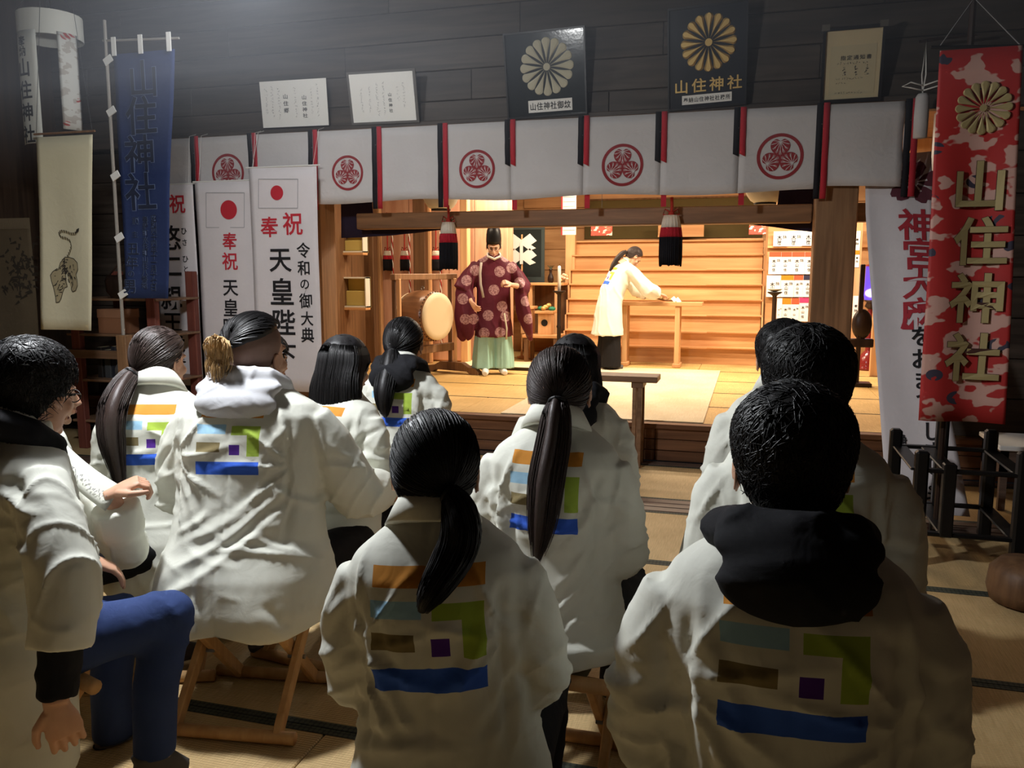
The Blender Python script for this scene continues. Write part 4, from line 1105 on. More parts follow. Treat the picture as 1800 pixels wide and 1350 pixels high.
for f in (fa, fb):
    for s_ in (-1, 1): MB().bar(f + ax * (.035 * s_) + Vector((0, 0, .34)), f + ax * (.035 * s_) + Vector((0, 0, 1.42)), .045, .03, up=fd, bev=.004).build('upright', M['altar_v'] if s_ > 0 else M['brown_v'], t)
MB().bar(fa + Vector((0, 0, .62)), fb + Vector((0, 0, .62)), .07, .09, bev=.005).build('lower_bar', M['post'], t)
ex = thing('end_cap_placeholder', 'x', 'x') if False else None
for f in (fa, fb):
    prof2 = [(-.4, 0), (-.4, .035), (-.34, .075), (-.26, .08), (-.16, .13), (.16, .13), (.26, .08), (.34, .075), (.4, .035), (.4, 0), (.28, 0), (.24, .03), (-.24, .03), (-.28, 0)]
    MB().prism(prof2, (f + Vector((0, 0, .302)) - fd * .04, ax, (0, 0, 1), fd), .08).build('foot', M['brown_v'], t)
mt = MB().bb((-3.52, 9.62, .302), (-2.5, 10.22, .345), .004).build('low_mat', M['goza']); tag(mt, 'thick pale mat with a dark edge beneath the priest', 'mat')
MB().bb((-3.52, 9.612, .303), (-2.5, 9.62, .34)).build('edging', M['heri_dark'], mt)

# ------------------------------------------------------------------ things between priest and tiers
def dark_frame(t, w_, h_):
    wm = cloth('grey_weave', (74, 84, 84))
    for lo, hi in (((-w_ / 2, -.006, h_ - .09), (w_ / 2, 0, h_)), ((-w_ / 2, -.006, 0), (w_ / 2, 0, .08)), ((-w_ / 2, -.006, .08), (-w_ / 2 + .05, 0, h_ - .09)), ((w_ / 2 - .05, -.006, .08), (w_ / 2, 0, h_ - .09))):
        MB().bb(lo, hi, .002).build('border', wm, t)
ypanel('dark_wall_cloth', 'dark grey-green patterned cloth hanging behind the paper wand', 'hanging cloth', 893, 393, 957, 497, 11.5, .01, cloth('dark_green_cloth', (44, 50, 50), blotch=.3), dark_frame)
p = at_y(917, 440, 11.0)
t = thing('paper_wand', 'white zigzag folded paper wand on an upright stick beside the priest', 'paper wand', (p[0], 11.0, 0))
zt = at_y(917, 412, 11.0)[2]; zb = at_y(917, 470, 11.0)[2]; hh = (zt - zb)
MB().cyl((0, .01, .302), (0, .01, zt), .012, n=8).build('stick', M['altar_v'], t)
Rw = .215
def wing(sx, zc):
    poly = [(0, hh * .05), (sx * Rw * .55, hh * .24), (sx * Rw, hh * .02), (sx * Rw * .62, -hh * .10), (sx * Rw * .95, -hh * .20), (sx * Rw * .55, -hh * .27), (0, -hh * .08)]
    return MB().prism(poly if sx > 0 else list(reversed(poly)), ((0, -.006 - .004 * sx, zc), (1, 0, 0), (0, 0, 1), (0, -1, 0)), .004)
for zc in (zt - hh * .22, zt - hh * .66):
    for sx in (-1, 1): wing(sx, zc).build('paper_fold', M['paper'], t)
MB().bb((-.022, -.016, zt - hh * .9), (.022, -.011, zt - hh * .25)).build('paper_strip', M['paper'], t)
MB().lathe([(.07, .302), (.07, .33), (.02, .34), (.015, .4)], 14, (0, .01, 0)).build('foot', M['altar_v'], t)
p = at_y(926, 497, 11.0); q = at_y(1000, 503, 11.0)
t = thing('offering_shelf', 'plain wooden ledge table behind the candle', 'table', (0, 0, 0))
MB().bb((p[0], 10.95, p[2] - .035), (tx0 - .03, 11.4, p[2]), .004).build('table_top', M['altar'], t)
for x in (p[0] + .05, p[0] + .42): MB().bb((x - .025, 10.98, .302), (x + .025, 11.04, p[2] - .035), .003).build('leg', M['altar_v'], t)
MB().bb((p[0] + .02, 11.36, .6), (tx0 - .04, 11.39, p[2] - .035)).build('back_board', M['brown_v'], t)
zl = p[2]
v = at_y(968, 497, 11.1); t = thing('dark_vase', 'small dark vase on the ledge table', 'vase', (v[0], 11.1, zl))
MB().lathe([(.03, 0), (.045, .03), (.04, .08), (.018, .13), (.022, .17), (.03, .19), (.024, .19), (.012, .13)], 16).build('body', M['darkwood'], t, True)
lf = MB()
for k in range(5): lf.tube([(0, 0, .18), (.01 * (k - 2), .006 * k, .21), (.022 * (k - 2), 0, .235)], .004, 5)
lf.build('sprig', plain('dark_leaf', (50, 60, 44), .6), t)
v = at_y(992, 497, 11.0); t = thing('dried_flower_heap', 'little heap of pale dried flowers on the ledge table', 'flowers', (v[0] - .02, 11.05, zl))
for k in range(14):
    a = k * 2.4; r = .05 * math.sqrt(k / 14); MB().ball((r * math.cos(a), r * math.sin(a) * .7, .03 + .05 * (1 - k / 14) + .02 * (k % 3)), (.024, .022, .018), 7, 5).build('flower', plain('straw_flower_%d' % k, (226 - 6 * (k % 3), 206 - 10 * (k % 4), 160), .7), t)
def candle_stand(px_, ydish, Ys, label, candle, hpx=44, plate=.085):
    d = at_y(px_, ydish, Ys)
    t = thing('candle_stand', label, 'candle stand', (d[0], Ys, .302))
    zd = d[2] - .302
    MB().lathe([(.11, 0), (.12, .02), (.05, .05), (.026, .09), (.026, zd * .5), (.034, zd * .52), (.026, zd * .54), (.026, zd - .05), (.05, zd - .03), (plate, zd - .012), (plate, zd), (.01, zd)], 16).build('pole', M['darkwood'], t, True)
    if candle:
        c = thing('candle', 'tall white candle standing on the dark stand beside the bowing person', 'candle', (d[0], Ys, d[2]))
        hc = px_len(px_, ydish, Ys, hpx)
        MB().lathe([(.022, 0), (.021, hc * .9), (.018, hc * .98), (.006, hc)], 14).build('wax', M['paper'], c, True); MB().cyl((0, 0, hc - .005), (.003, 0, hc + .02), .003, n=5).build('wick', M['black'], c)
    else:
        MB().lathe([(.02, zd), (.07, zd + .02), (.095, zd + .035), (.09, zd + .036), (.02, zd + .008)], 16).build('dish', plain('pale_dish', (190, 188, 176), .5), t, True)
candle_stand(983, 511, 10.35, 'dark turned candle stand holding the white candle', True)
candle_stand(1362, 513, 10.5, 'dark turned stand with a shallow dish before the paper rack', False)
# offering stands beside the candle
def sanbo(px_, py_top, Ys, w_, h_, label):
    d = at_y(px_, py_top, Ys)
    t = thing('offering_stand', label, 'stand', (d[0], Ys, d[2] - h_), 0, 'offering stands beside the candle')
    MB().bb((-w_ / 2, -w_ / 2, h_ - .035), (w_ / 2, w_ / 2, h_), .004).build('tray', M['altar'], t)
    b = MB().bb((-w_ * .36, -w_ * .36, 0), (w_ * .36, w_ * .36, h_ - .035), .004).build('body', M['altar_v'], t)
    MB().lathe([(.045, -.004), (.045, .0)], 18, (0, -w_ * .36, (h_ - .03) * .55), 'Y').build('opening', M['black'], t)  # flat black disc painted for the shade inside the hole
    return d, t
tb = thing('low_stand_table', 'low wooden table under the offering stands', 'table')
a = at_y(926, 586, 10.75); 
MB().bb((a[0], 10.5, a[2] - .04), (a[0] + .5, 10.9, a[2]), .004).build('table_top', M['altar'], tb)
for x, y in ((a[0] + .05, 10.54), (a[0] + .45, 10.54), (a[0] + .05, 10.86), (a[0] + .45, 10.86)): MB().bb((x - .025, y - .025, .302), (x + .025, y + .025, a[2] - .04)).build('leg', M['brown_v'], tb)
htop = at_y(960, 546, 10.7)[2] - a[2]
d, _ = sanbo(960, 546, 10.7, .25, htop, 'wooden offering stand with a round hole beside the candle')
d2, _ = sanbo(928, 538, 10.78, .22, at_y(928, 538, 10.78)[2] - a[2], 'wooden offering stand half hidden behind the priest sleeve')
t = thing('gilt_ornament', 'small green and gold ornament on the offering stand', 'ornament', (d[0], 10.7, d[2]))
gr = plain('jade_cloth', (44, 120, 92), .6)
for k, (x, y, z, c) in enumerate([(-.07, 0, .03, gr), (.08, 0, .025, gr), (0, -.01, .05, M['gold']), (.03, .02, .07, M['gold']), (-.03, -.03, .03, M['gold'])]):
    MB().ball((x, y, z), (.05, .035, .03), 9, 6, Matrix.Rotation(.5 * k, 3, 'Z')).build('bow_lobe', c, t, True)
for k, (x0, x1) in enumerate(((905, 922), (946, 952))):
    pass

# ------------------------------------------------------------------ tables
zt_ = at_y(1170, 531, 10.45)[2]
t = thing('altar_table', 'slim pale wooden table before the tiers where the person bows', 'table')
ax0, ax1 = at_y(1086, 531, 10.45)[0], at_y(1235, 531, 10.45)[0]
MB().bb((ax0, 10.42, zt_ - .05), (ax1, 10.72, zt_), .005).build('table_top', M['altar'], t)
for x in (ax0 + .09, ax1 - .30):
    for y in (10.47, 10.67): MB().bb((x - .03, y - .03, .302), (x + .03, y + .03, zt_ - .05), .004).build('leg', M['altar_v'], t)
    MB().bb((x - .05, 10.43, .302), (x + .05, 10.71, .35), .006).build('foot', M['altar_v'], t)
p = at_y(1158, 529, 10.5)
t = thing('offering_branch', 'evergreen offering branch with white paper tips lying on the slim table', 'branch', (p[0], 10.5, zt_))
MB().tube([(-.28, -.02, .06), (-.1, 0, .05), (.08, .02, .02), (.2, .02, .015)], .008, 6).build('stem', M['brown_v'], t)
lm = plain('branch_leaf', (176, 148, 92), .6)
for k in range(12):
    f = k / 12; x = -.24 + .40 * f; s_ = 1 if k % 2 else -1
    MB().prism([(0, 0), (.03, .014), (.075, .004), (.03, -.012)], ((x, .02 * s_, .055 - .03 * f), (.7, .7 * s_, .2), (-.3, .3 * s_, .9), (.4, -.7 * s_, .3)), .002).build('leaf', lm, t)
for x, y, z in ((-.13, -.03, .10), (.15, 0, .04), (.20, -.02, .03)):
    for k in range(3): MB().prism([(0, 0), (.05, .02), (.07, -.02), (.02, -.03)], ((x + .01 * k, y, z - .012 * k), (.8, .2, .3), (-.2, .2, .9), (0, -1, .2)), .003).build('paper_tip', M['paper'], t)
zt_ = at_y(1158, 659, 6.36)[2]
t = thing('front_bench', 'plain dark wooden bench table standing on the tatami before the stage', 'bench')
bx1 = at_y(1159, 659, 6.33)[0]; bx0 = at_y(948, 655, 6.33)[0]
MB().bb((bx0, 6.20, zt_ - .045), (bx1, 6.44, zt_), .005).build('bench_top', M['bench'], t)
for x in (bx0 + .2, at_y(1122, 700, 6.3)[0]):
    for y in (6.235, 6.405): MB().bb((x - .035, y - .018, 0.006), (x - .006, y + .018, zt_ - .045), .003).build('leg', M['bench'], t); MB().bb((x + .006, y - .018, 0.006), (x + .035, y + .018, zt_ - .045), .003).build('leg', M['bench'], t)
    MB().bb((x - .045, 6.215, zt_ - .09), (x + .045, 6.425, zt_ - .045), .004).build('bracket', M['bench'], t)

# ------------------------------------------------------------------ donation papers on the rack by the tiers
rack = thing('paper_rack', 'pale board rack carrying rows of donation papers by the tiers', 'rack')
ra = at_y(1343, 398, 11.2); ra[0] = max(ra[0], .165); rb = at_y(1470, 600, 11.2)
MB().bb((ra[0], 11.22, .302), (1.6, 11.26, ra[2] + .1), .004).build('board', M['altar'], rack)
MB().bb((at_y(1496, 500, 10.9)[0], 10.905, .302), (at_y(1512, 500, 10.9)[0], 10.93, 2.2), .003).build('side_board', M['altar_v'], rack)
for y in (436, 520): z = at_y(1400, y, 11.2)[2]; MB().bb((ra[0], 11.17, z), (1.6, 11.22, z + .03), .003).build('ledge', M['altar'], rack)
heads = {'o': plain('orange_head', (222, 130, 30), .7), 'r': plain('red_head', (214, 88, 56), .7), 'k': plain('navy_head', (44, 44, 66), .7), 'p': plain('pink_head', (216, 62, 110), .7), 'w': M['paper']}
sheets = [(1360, 407, 1384, 433, 'w'), (1385, 406, 1409, 433, 'w'), (1410, 406, 1436, 432, 'w'), (1437, 406, 1462, 432, 'w'),
          (1352, 443, 1372, 482, 'r'), (1373, 443, 1391, 482, 'r'), (1392, 443, 1413, 482, 'r'), (1414, 443, 1434, 482, 'r'), (1435, 443, 1456, 482, 'o'),
          (1348, 484, 1371, 522, 'w'), (1373, 484, 1394, 522, 'o'), (1395, 484, 1411, 522, 'r'), (1412, 484, 1430, 522, 'k'), (1431, 484, 1450, 522, 'o'),
          (1366, 524, 1373, 572, 'w'), (1374, 524, 1390, 572, 'o'), (1391, 524, 1403, 572, 'r'), (1404, 523, 1421, 565, 'p'), (1423, 523, 1442, 565, 'o')]
names = ['left', 'mid']
rowname = {407: 'top row', 406: 'top row', 443: 'second row', 484: 'third row', 524: 'lowest row', 523: 'lowest row'}
headname = {'w': 'plain white', 'o': 'orange-headed', 'r': 'red-headed', 'k': 'navy-headed', 'p': 'pink-headed'}
ordn = ['first', 'second', 'third', 'fourth', 'fifth']
cnt = {}
for k, (x0, y0, x1, y1, hd) in enumerate(sheets):
    a = at_y(x0, y0, 11.19); b = at_y(x1, y1, 11.19)
    rn = rowname[y0]; i = cnt.get(rn, 0); cnt[rn] = i + 1
    t = thing('donation_paper', '%s donation paper, %s from the tiers in the %s of the rack' % (headname[hd], ordn[i], rn), 'paper', (a[0], 11.15 + .012 * (k % 2), b[2]), 0, 'donation papers on the rack')
    w_, h_ = b[0] - a[0], a[2] - b[2]
    MB().bb((0, 0, 0), (w_, .003, h_)).build('sheet', M['paper'], t)
    if hd != 'w': MB().bb((0.002, -.002, h_ * .78), (w_ - .002, 0, h_)).build('heading', heads[hd], t)
    mpz = lambda u, v: (u, -.0025, v)
    lettering([('木', w_ * .42, h_ * .58, w_ * .34), ('納', w_ * .78, h_ * .62, w_ * .26), ('山', w_ * .42, h_ * .40, w_ * .3), ('住', w_ * .42, h_ * .2, w_ * .28)], mpz, 'lettering', M['ink'], t, .02)
# second rack side seen past the post
for k, (x0, y0, x1, y1, hd) in enumerate([(1503, 406, 1511, 440, 'w'), (1503, 440, 1510, 470, 'o'), (1500, 520, 1509, 560, 'w')]):
    a = at_y(x0, y0, 10.9); b = at_y(x1, y1, 10.9)
    t = thing('donation_paper', ['topmost narrow paper strip seen past the stage post', 'orange-headed narrow paper strip seen past the stage post', 'lowest narrow paper strip seen past the stage post'][k], 'paper', (a[0], 10.9, b[2]), 0, 'donation papers on the rack')
    w_, h_ = b[0] - a[0], a[2] - b[2]
    MB().bb((0, 0, 0), (w_, .003, h_)).build('sheet', M['paper'], t)
    if hd != 'w': MB().bb((0.002, -.002, h_ * .75), (w_ - .002, 0, h_)).build('heading', heads[hd], t)
    lettering([('奉', w_ * .5, h_ * .55, w_ * .5), ('納', w_ * .5, h_ * .35, w_ * .5)], lambda u, v: (u, -.0025, v), 'lettering', M['ink'], t, .02)

# ------------------------------------------------------------------ purple lamp and red lacquered base past the post
b = at_z(1524, 650, .302)
t = thing('purple_lamp', 'standing lamp with a violet glass and a red lacquered lotus base past the post', 'lamp', (b[0], b[1], .302))
red_lac = plain('red_lacquer', (120, 34, 34), .2, 0, .6)
Rb = px_len(1524, 650, b[1], 18)
zb = [(Rb, 0), (Rb * 1.02, .03), (Rb * .92, .045), (Rb * .95, .07), (Rb * .8, .16), (Rb * .45, .22), (Rb * .25, .24)]
MB().lathe(zb, 20).build('base', red_lac, t, True)
zg0 = at_y(1521, 527, b[1])[2] - .302; zg1 = at_y(1521, 468, b[1])[2] - .302
MB().cyl((0, 0, .22), (0, 0, zg0 - .10), .035, .03, n=12).build('column', red_lac, t)
MB().lathe([(.02, zg0 - .12), (.07, zg0 - .08), (.05, zg0 - .03), (.085, zg0)], 16).build('cup', M['darkwood'], t, True)
vg, nt, bs = newmat('violet_glass')
bs.inputs['Base Color'].default_value = lin((92, 70, 190)); bs.inputs['Transmission Weight'].default_value = .55; bs.inputs['Roughness'].default_value = .35
bs.inputs['Emission Color'].default_value = lin((96, 70, 220)); bs.inputs['Emission Strength'].default_value = .5
MB().lathe([(.075, zg0), (.085, zg0 + .05), (.08, zg1)], 18, cap=False).build('glass', vg, t, True)
MB().lathe([(.02, zg1), (.09, zg1), (.09, zg1 + .015), (.03, zg1 + .03)], 16).build('cap', red_lac, t)
MB().ball((0, 0, zg0 + .085), .05, 14, 9).build('bulb', emit('violet_white_glow', (214, 206, 255), 14.0), t, True)
d_ = bpy.data.lights.new('violet_light', 'POINT'); d_.energy = 1.2; d_.color = (.62, .55, 1.0); d_.shadow_soft_size = .05
o = bpy.data.objects.new('violet_light', d_); COL.objects.link(o); o.parent = t; o.location = (0, -.12, zg0 + .09)
p = at_y(1515, 570, 9.3)
t = thing('wooden_gong', 'dark oval wooden gong on a slim dark stand past the post', 'gong', (p[0], 9.3, .302))
zc = p[2] - .302
MB().ball((0, 0, zc), (.10, .05, px_len(1515, 570, 9.3, 27)), 18, 12).build('body', M['darkwood'], t, True)
MB().bb((-.12, -.04, zc - .24), (.12, .04, zc - .15), .01).build('cradle', M['darkwood'], t)
MB().bb((-.045, -.03, 0), (.0, .03, zc + .62), .006).build('upright', M['darkwood'], t); MB().bb((-.12, -.1, 0), (.12, .1, .04), .006).build('foot', M['darkwood'], t)
p = at_y(1534, 560, 10.2)
struct(MB().bb((p[0], 10.2, .302), (p[0] + .5, 10.26, 2.95), .006).build('wall_stage_panel', M['altar_v']))

# ================================================================== people
def v3(*a): return np.array(a, float)
_perm = np.random.default_rng(3).random(4096)
def _h(ix, iy, iz): return _perm[(ix * 73856093 ^ iy * 19349663 ^ iz * 83492791) & 4095]
def noise3(P, sc=1.0, off=0.0):
    Q = np.asarray(P) * sc + off; i = np.floor(Q).astype(np.int64); f = Q - i; f = f * f * (3 - 2 * f)
    r = 0
    for dx in (0, 1):
        for dy in (0, 1):
            for dz in (0, 1):
                wgt = (f[:, 0] if dx else 1 - f[:, 0]) * (f[:, 1] if dy else 1 - f[:, 1]) * (f[:, 2] if dz else 1 - f[:, 2])
                r = r + wgt * _h(i[:, 0] + dx, i[:, 1] + dy, i[:, 2] + dz)
    return r * 2 - 1
def remesh(mb, voxel, smooth=4, fac=0.5):
    me = mb.mesh('tmp', fix=True); o = bpy.data.objects.new('tmp', me)
    m = o.modifiers.new('r', 'REMESH'); m.mode = 'VOXEL'; m.voxel_size = voxel; m.adaptivity = 0
    if smooth:
        sm = o.modifiers.new('s', 'SMOOTH'); sm.factor = fac; sm.iterations = smooth
    ev = evaluated(o); e = ev.to_mesh()
    n = len(e.vertices); V = np.empty(n * 3); e.vertices.foreach_get('co', V); V = V.reshape(-1, 3)
    Nn = np.empty(n * 3); e.vertices.foreach_get('normal', Nn); Nn = Nn.reshape(-1, 3)
    F = [tuple(p.vertices) for p in e.polygons]
    ev.to_mesh_clear(); bpy.data.objects.remove(o); bpy.data.meshes.remove(me)
    return V, Nn, F
def mesh_np(name, V, F, smooth=True):
    me = bpy.data.meshes.new(name); me.from_pydata(V.tolist(), [], F); me.update()
    if smooth: me.shade_smooth()
    return me
def rotz(a): c, s_ = math.cos(a), math.sin(a); return np.array([[c, -s_, 0], [s_, c, 0], [0, 0, 1.0]])
def rotx(a): c, s_ = math.cos(a), math.sin(a); return np.array([[1.0, 0, 0], [0, c, -s_], [0, s_, c]])
def roty(a): c, s_ = math.cos(a), math.sin(a); return np.array([[c, 0, s_], [0, 1.0, 0], [-s_, 0, c]])
def sstep(a, b, x): t_ = np.clip((x - a) / (b - a), 0, 1); return t_ * t_ * (3 - 2 * t_)

# ---- materials
def happi_material(name, base=(226, 226, 214)):
    m = cloth(name, base, rough=.8, weave=1200, wrinkle=.22, blotch=.04)
    nt = m.node_tree; b = nt.nodes['Principled BSDF']; hsv = nt.nodes[m['_hsv']]
    at = N(nt, 'ShaderNodeAttribute'); at.attribute_name = 'print'; sp = N(nt, 'ShaderNodeSeparateXYZ'); nt.links.new(at.outputs['Vector'], sp.inputs[0])
    def mth(op, a, bb=None, c=None):
        n = N(nt, 'ShaderNodeMath', operation=op)
        for i, q in enumerate((a, bb, c)):
            if q is None: continue
            if isinstance(q, (int, float)): n.inputs[i].default_value = q
            else: nt.links.new(q, n.inputs[i])
        return n.outputs[0]
    back = mth('LESS_THAN', sp.outputs[2], -.12)
    cur_ = hsv.outputs[0]
    bands = [((.02, 1.0, .84, 1.0), (214, 144, 60)), ((0, .46, .60, .74), (164, 206, 232)), ((.55, .985, .585, .72), (166, 192, 76)), ((.80, .985, .27, .72), (166, 192, 76)),
             ((.0, .39, .33, .475), (138, 124, 88)), ((.53, .69, .29, .44), (84, 44, 140)), ((0, .985, .0, .19), (62, 104, 214))]
    for (x0, x1, y0, y1), c in bands:
        a_ = mth('COMPARE', sp.outputs[0], (x0 + x1) / 2, (x1 - x0) / 2); b_ = mth('COMPARE', sp.outputs[1], (y0 + y1) / 2, (y1 - y0) / 2)
        k = mth('MULTIPLY', mth('MULTIPLY', a_, b_), back)
        mx = N(nt, 'ShaderNodeMixRGB'); mx.inputs[2].default_value = lin(c)
        nt.links.new(k, mx.inputs[0]); nt.links.new(cur_, mx.inputs[1]); cur_ = mx.outputs[0]
    nt.links.new(cur_, b.inputs['Base Color'])
    return m
M['happi'] = happi_material('happi_cotton')
M['happi_plain'] = cloth('happi_collar_cotton', (228, 228, 216), wrinkle=.15)
def skin(name, c):
    m, nt, b = newmat(name)
    tc = N(nt, 'ShaderNodeTexCoord'); nz = N(nt, 'ShaderNodeTexNoise'); nz.inputs['Scale'].default_value = 30; nt.links.new(tc.outputs['Object'], nz.inputs[0])
    mr = N(nt, 'ShaderNodeMapRange'); mr.inputs['To Min'].default_value = .92; mr.inputs['To Max'].default_value = 1.06; nt.links.new(nz.outputs['Fac'], mr.inputs[0])
    hs = N(nt, 'ShaderNodeHueSaturation'); hs.inputs['Color'].default_value = lin(c); nt.links.new(mr.outputs[0], hs.inputs['Value']); nt.links.new(hs.outputs[0], b.inputs['Base Color'])
    b.inputs['Roughness'].default_value = .5; b.inputs['Subsurface Weight'].default_value = .08; b.inputs['Subsurface Radius'].default_value = (.01, .004, .002)
    return m
M['skin'] = skin('skin', (206, 158, 130))
def hair_material(name, c, rough=.5):
    m, nt, b = newmat(name)
    b.inputs['Base Color'].default_value = lin(c); b.inputs['Roughness'].default_value = rough; b.inputs['Specular IOR Level'].default_value = .35
    tc = N(nt, 'ShaderNodeTexCoord'); mp_ = N(nt, 'ShaderNodeMapping'); mp_.inputs['Scale'].default_value = (260, 260, 18); nt.links.new(tc.outputs['Object'], mp_.inputs[0])
    nz = N(nt, 'ShaderNodeTexNoise'); nz.inputs['Scale'].default_value = 1.0; nt.links.new(mp_.outputs[0], nz.inputs['Vector'])
    bp = N(nt, 'ShaderNodeBump'); bp.inputs['Strength'].default_value = .3; bp.inputs['Distance'].default_value = .002
    nt.links.new(nz.outputs['Fac'], bp.inputs['Height']); nt.links.new(bp.outputs['Normal'], b.inputs['Normal'])
    return m
M['hair_black'] = hair_material('hair_black', (22, 20, 21)); M['hair_brown'] = hair_material('hair_brown', (50, 38, 34)); M['hair_blond'] = hair_material('hair_blond', (208, 172, 122), .5); M['stubble'] = plain('shaved_stubble', (148, 120, 108), .75)
M['hood_black'] = cloth('black_hoodie', (30, 30, 33), wrinkle=.3); M['hood_grey'] = cloth('pale_grey_hoodie', (206, 206, 210), wrinkle=.3)
M['jeans'] = cloth('blue_jeans', (52, 68, 112), wrinkle=.35, blotch=.3); M['trouser_black'] = cloth('black_trousers', (28, 27, 29), wrinkle=.3); M['sock'] = cloth('grey_sock', (96, 92, 90)); M['eye_dark'] = plain('eye_dark', (30, 24, 22), .2); M['lip'] = skin('lip', (170, 104, 96))

# ---- strands of hair: many thin tubes in one mesh
def strands(L, r0, r1, sides=3):
    """L: (S, K, 3) polylines"""
    L = np.asarray(L, float); Sn, K, _ = L.shape
    T = np.gradient(L, axis=1); T /= (np.linalg.norm(T, axis=2, keepdims=True) + 1e-9)
    ref = np.where(np.abs(T[:, :, 2:3]) > .85, np.array([1.0, .2, 0]), np.array([.1, .2, 1.0]))
    A = np.cross(T, ref); A /= (np.linalg.norm(A, axis=2, keepdims=True) + 1e-9); B = np.cross(T, A)
    rad = np.interp(np.linspace(0, 1, K), [0, .5, 1], [r0, r0, r1])[None, :, None]
    R = np.stack([L + A * rad * math.cos(2 * PI * j / sides) + B * rad * math.sin(2 * PI * j / sides) for j in range(sides)], 2)
    V = R.reshape(-1, 3); F = []
    base = np.arange(Sn)[:, None, None] * (K * sides); k = np.arange(K - 1)[None, :, None] * sides; j = np.arange(sides)[None, None, :]; jn = (j + 1) % sides
    a = base + k + j; b = base + k + jn
    F = np.stack([a, b, b + sides, a + sides], -1).reshape(-1, 4)
    return V, F.tolist()
class HairMesh:
    def __init__(s): s.V = []; s.F = []; s.n = 0
    def add(s, V, F): s.V.append(np.asarray(V, float)); s.F += [tuple(i + s.n for i in f) for f in F]; s.n += len(V)
    def build(s, name, mat, parent):
        me = mesh_np(name, np.concatenate(s.V), s.F); return link(name, me, mat, parent)

# ---- head, in its own frame: x right, y forward, z up, origin between the ears
SK_C = v3(0, -.012, .03)
def skull_r(D):
    rz = np.where(D[:, 2] > 0, .092, .118)
    return 1 / np.sqrt((D[:, 0] / .080) ** 2 + (D[:, 1] / .098) ** 2 + (D[:, 2] / rz) ** 2)
def head_mesh(Hm, voxel=.0045, ears=True, detail=True):
    mb = MB()
    mb.ball((0, -.012, .03), (.076, .094, .088), 24, 16); mb.ball((0, .028, -.018), (.063, .066, .084), 20, 14); mb.ball((0, .032, -.07), (.047, .052, .042), 16, 10); mb.ball((0, .072, -.095), (.022, .018, .017), 12, 8)
    mb.ball((0, .078, .024), (.052, .017, .012), 14, 8)
    mb.tube([(0, .088, .012), (0, .102, -.012), (0, .112, -.034), (0, .098, -.042)], [.006, .0085, .0125, .008], 8)
    for s_ in (-1, 1):
        mb.ball((s_ * .012, .100, -.037), (.008, .010, .007), 8, 6); mb.ball((s_ * .045, .058, -.028), (.02, .022, .02), 10, 8)
        if ears:
            R = Matrix.Rotation(s_ * -.35, 3, 'Z') @ Matrix.Rotation(.18, 3, 'X')
            pts = [(s_ * (.079 + .009 * math.sin(a_) * 0 + .008), -.004 - .016 * math.cos(a_), -.006 + .026 * math.sin(a_)) for a_ in np.linspace(-1.6, 3.6, 12)]
            mb.tube(pts, [.005] * 12, 7); mb.ball((s_ * .081, -.002, -.006), (.006, .014, .024), 10, 8); mb.ball((s_ * .082, .008, -.034), (.005, .007, .008), 8, 6)
    mb.ball((0, .094, -.057), (.022, .009, .0055), 10, 6); mb.ball((0, .092, -.068), (.019, .009, .006), 10, 6)
    mb.tube([(0, -.012, -.03), (0, -.022, -.09), (0, -.034, -.15), (0, -.04, -.215)], [.052, .053, .056, .072], 20)
    V, Nn, F = remesh(mb, voxel, 3)
    if detail:   # eye hollows
        for s_ in (-1, 1):
            d = np.linalg.norm((V - v3(s_ * .031, .082, .0)) / v3(.020, .03, .011), axis=1)
            V = V - Nn * (.005 * np.exp(-d ** 2))[:, None]
    return V @ Hm[:3, :3].T + Hm[:3, 3], F
def hair_cap(Hm, thick, hairline, extra=None, seed=0, nu=56, nv=36):
    """closed shell that sinks below the skin outside the hairline"""
    th = np.linspace(0, 2 * PI, nu, endpoint=False); ph = np.linspace(.03, PI - .03, nv)
    TH, PH = np.meshgrid(th, ph); D = np.stack([np.sin(PH) * np.sin(TH), np.sin(PH) * np.cos(TH), np.cos(PH)], -1).reshape(-1, 3)
    r = skull_r(D); P = SK_C + D * r[:, None]
    a = np.abs(np.arctan2(P[:, 0], P[:, 1])); g = P[:, 2] - hairline(a)
    h = -.014 + (thick(D) + .014) * sstep(-.012, .012, g)
    h = h + .0022 * noise3(D, 9.0, seed + 3.3) * sstep(0, .02, g)
    if extra is not None: h = h + extra(D)
    P = SK_C + D * (r + h)[:, None]
    F = []
    for i in range(nv - 1):
        for j in range(nu):
            q = (j + 1) % nu; F.append((i * nu + j, (i + 1) * nu + j, (i + 1) * nu + q, i * nu + q))
    F.append(tuple(range(nu))); F.append(tuple(reversed([(nv - 1) * nu + j for j in range(nu)])))
    return P @ Hm[:3, :3].T + Hm[:3, 3], F
def hl_normal(a): return np.interp(a, [0, .5, .9, 1.2, 1.45, 1.65, 1.95, 2.3, PI], [.082, .078, .06, .035, .01, .012, -.04, -.085, -.092])
def hl_short(a): return np.interp(a, [0, .5, .9, 1.2, 1.4, 1.7, 1.95, 2.3, PI], [.07, .066, .05, .02, -.02, .0, -.035, -.07, -.078])
def to_head(Hm, P): return P @ Hm[:3, :3].T + Hm[:3, 3]
def surf(D, off): D = D / np.linalg.norm(D, axis=1, keepdims=True); return SK_C + D * (skull_r(D) + off)[:, None]
def rand_dirs(n, rng, hairline, low=-.8):
    out = []
    while len(out) < n:
        D = rng.normal(size=(n * 3, 3)); D /= np.linalg.norm(D, axis=1, keepdims=True)
        P = SK_C + D * skull_r(D)[:, None]; a = np.abs(np.arctan2(P[:, 0], P[:, 1]))
        ok = P[:, 2] > hairline(a) + .004
        out += list(D[ok])
    return np.array(out[:n])
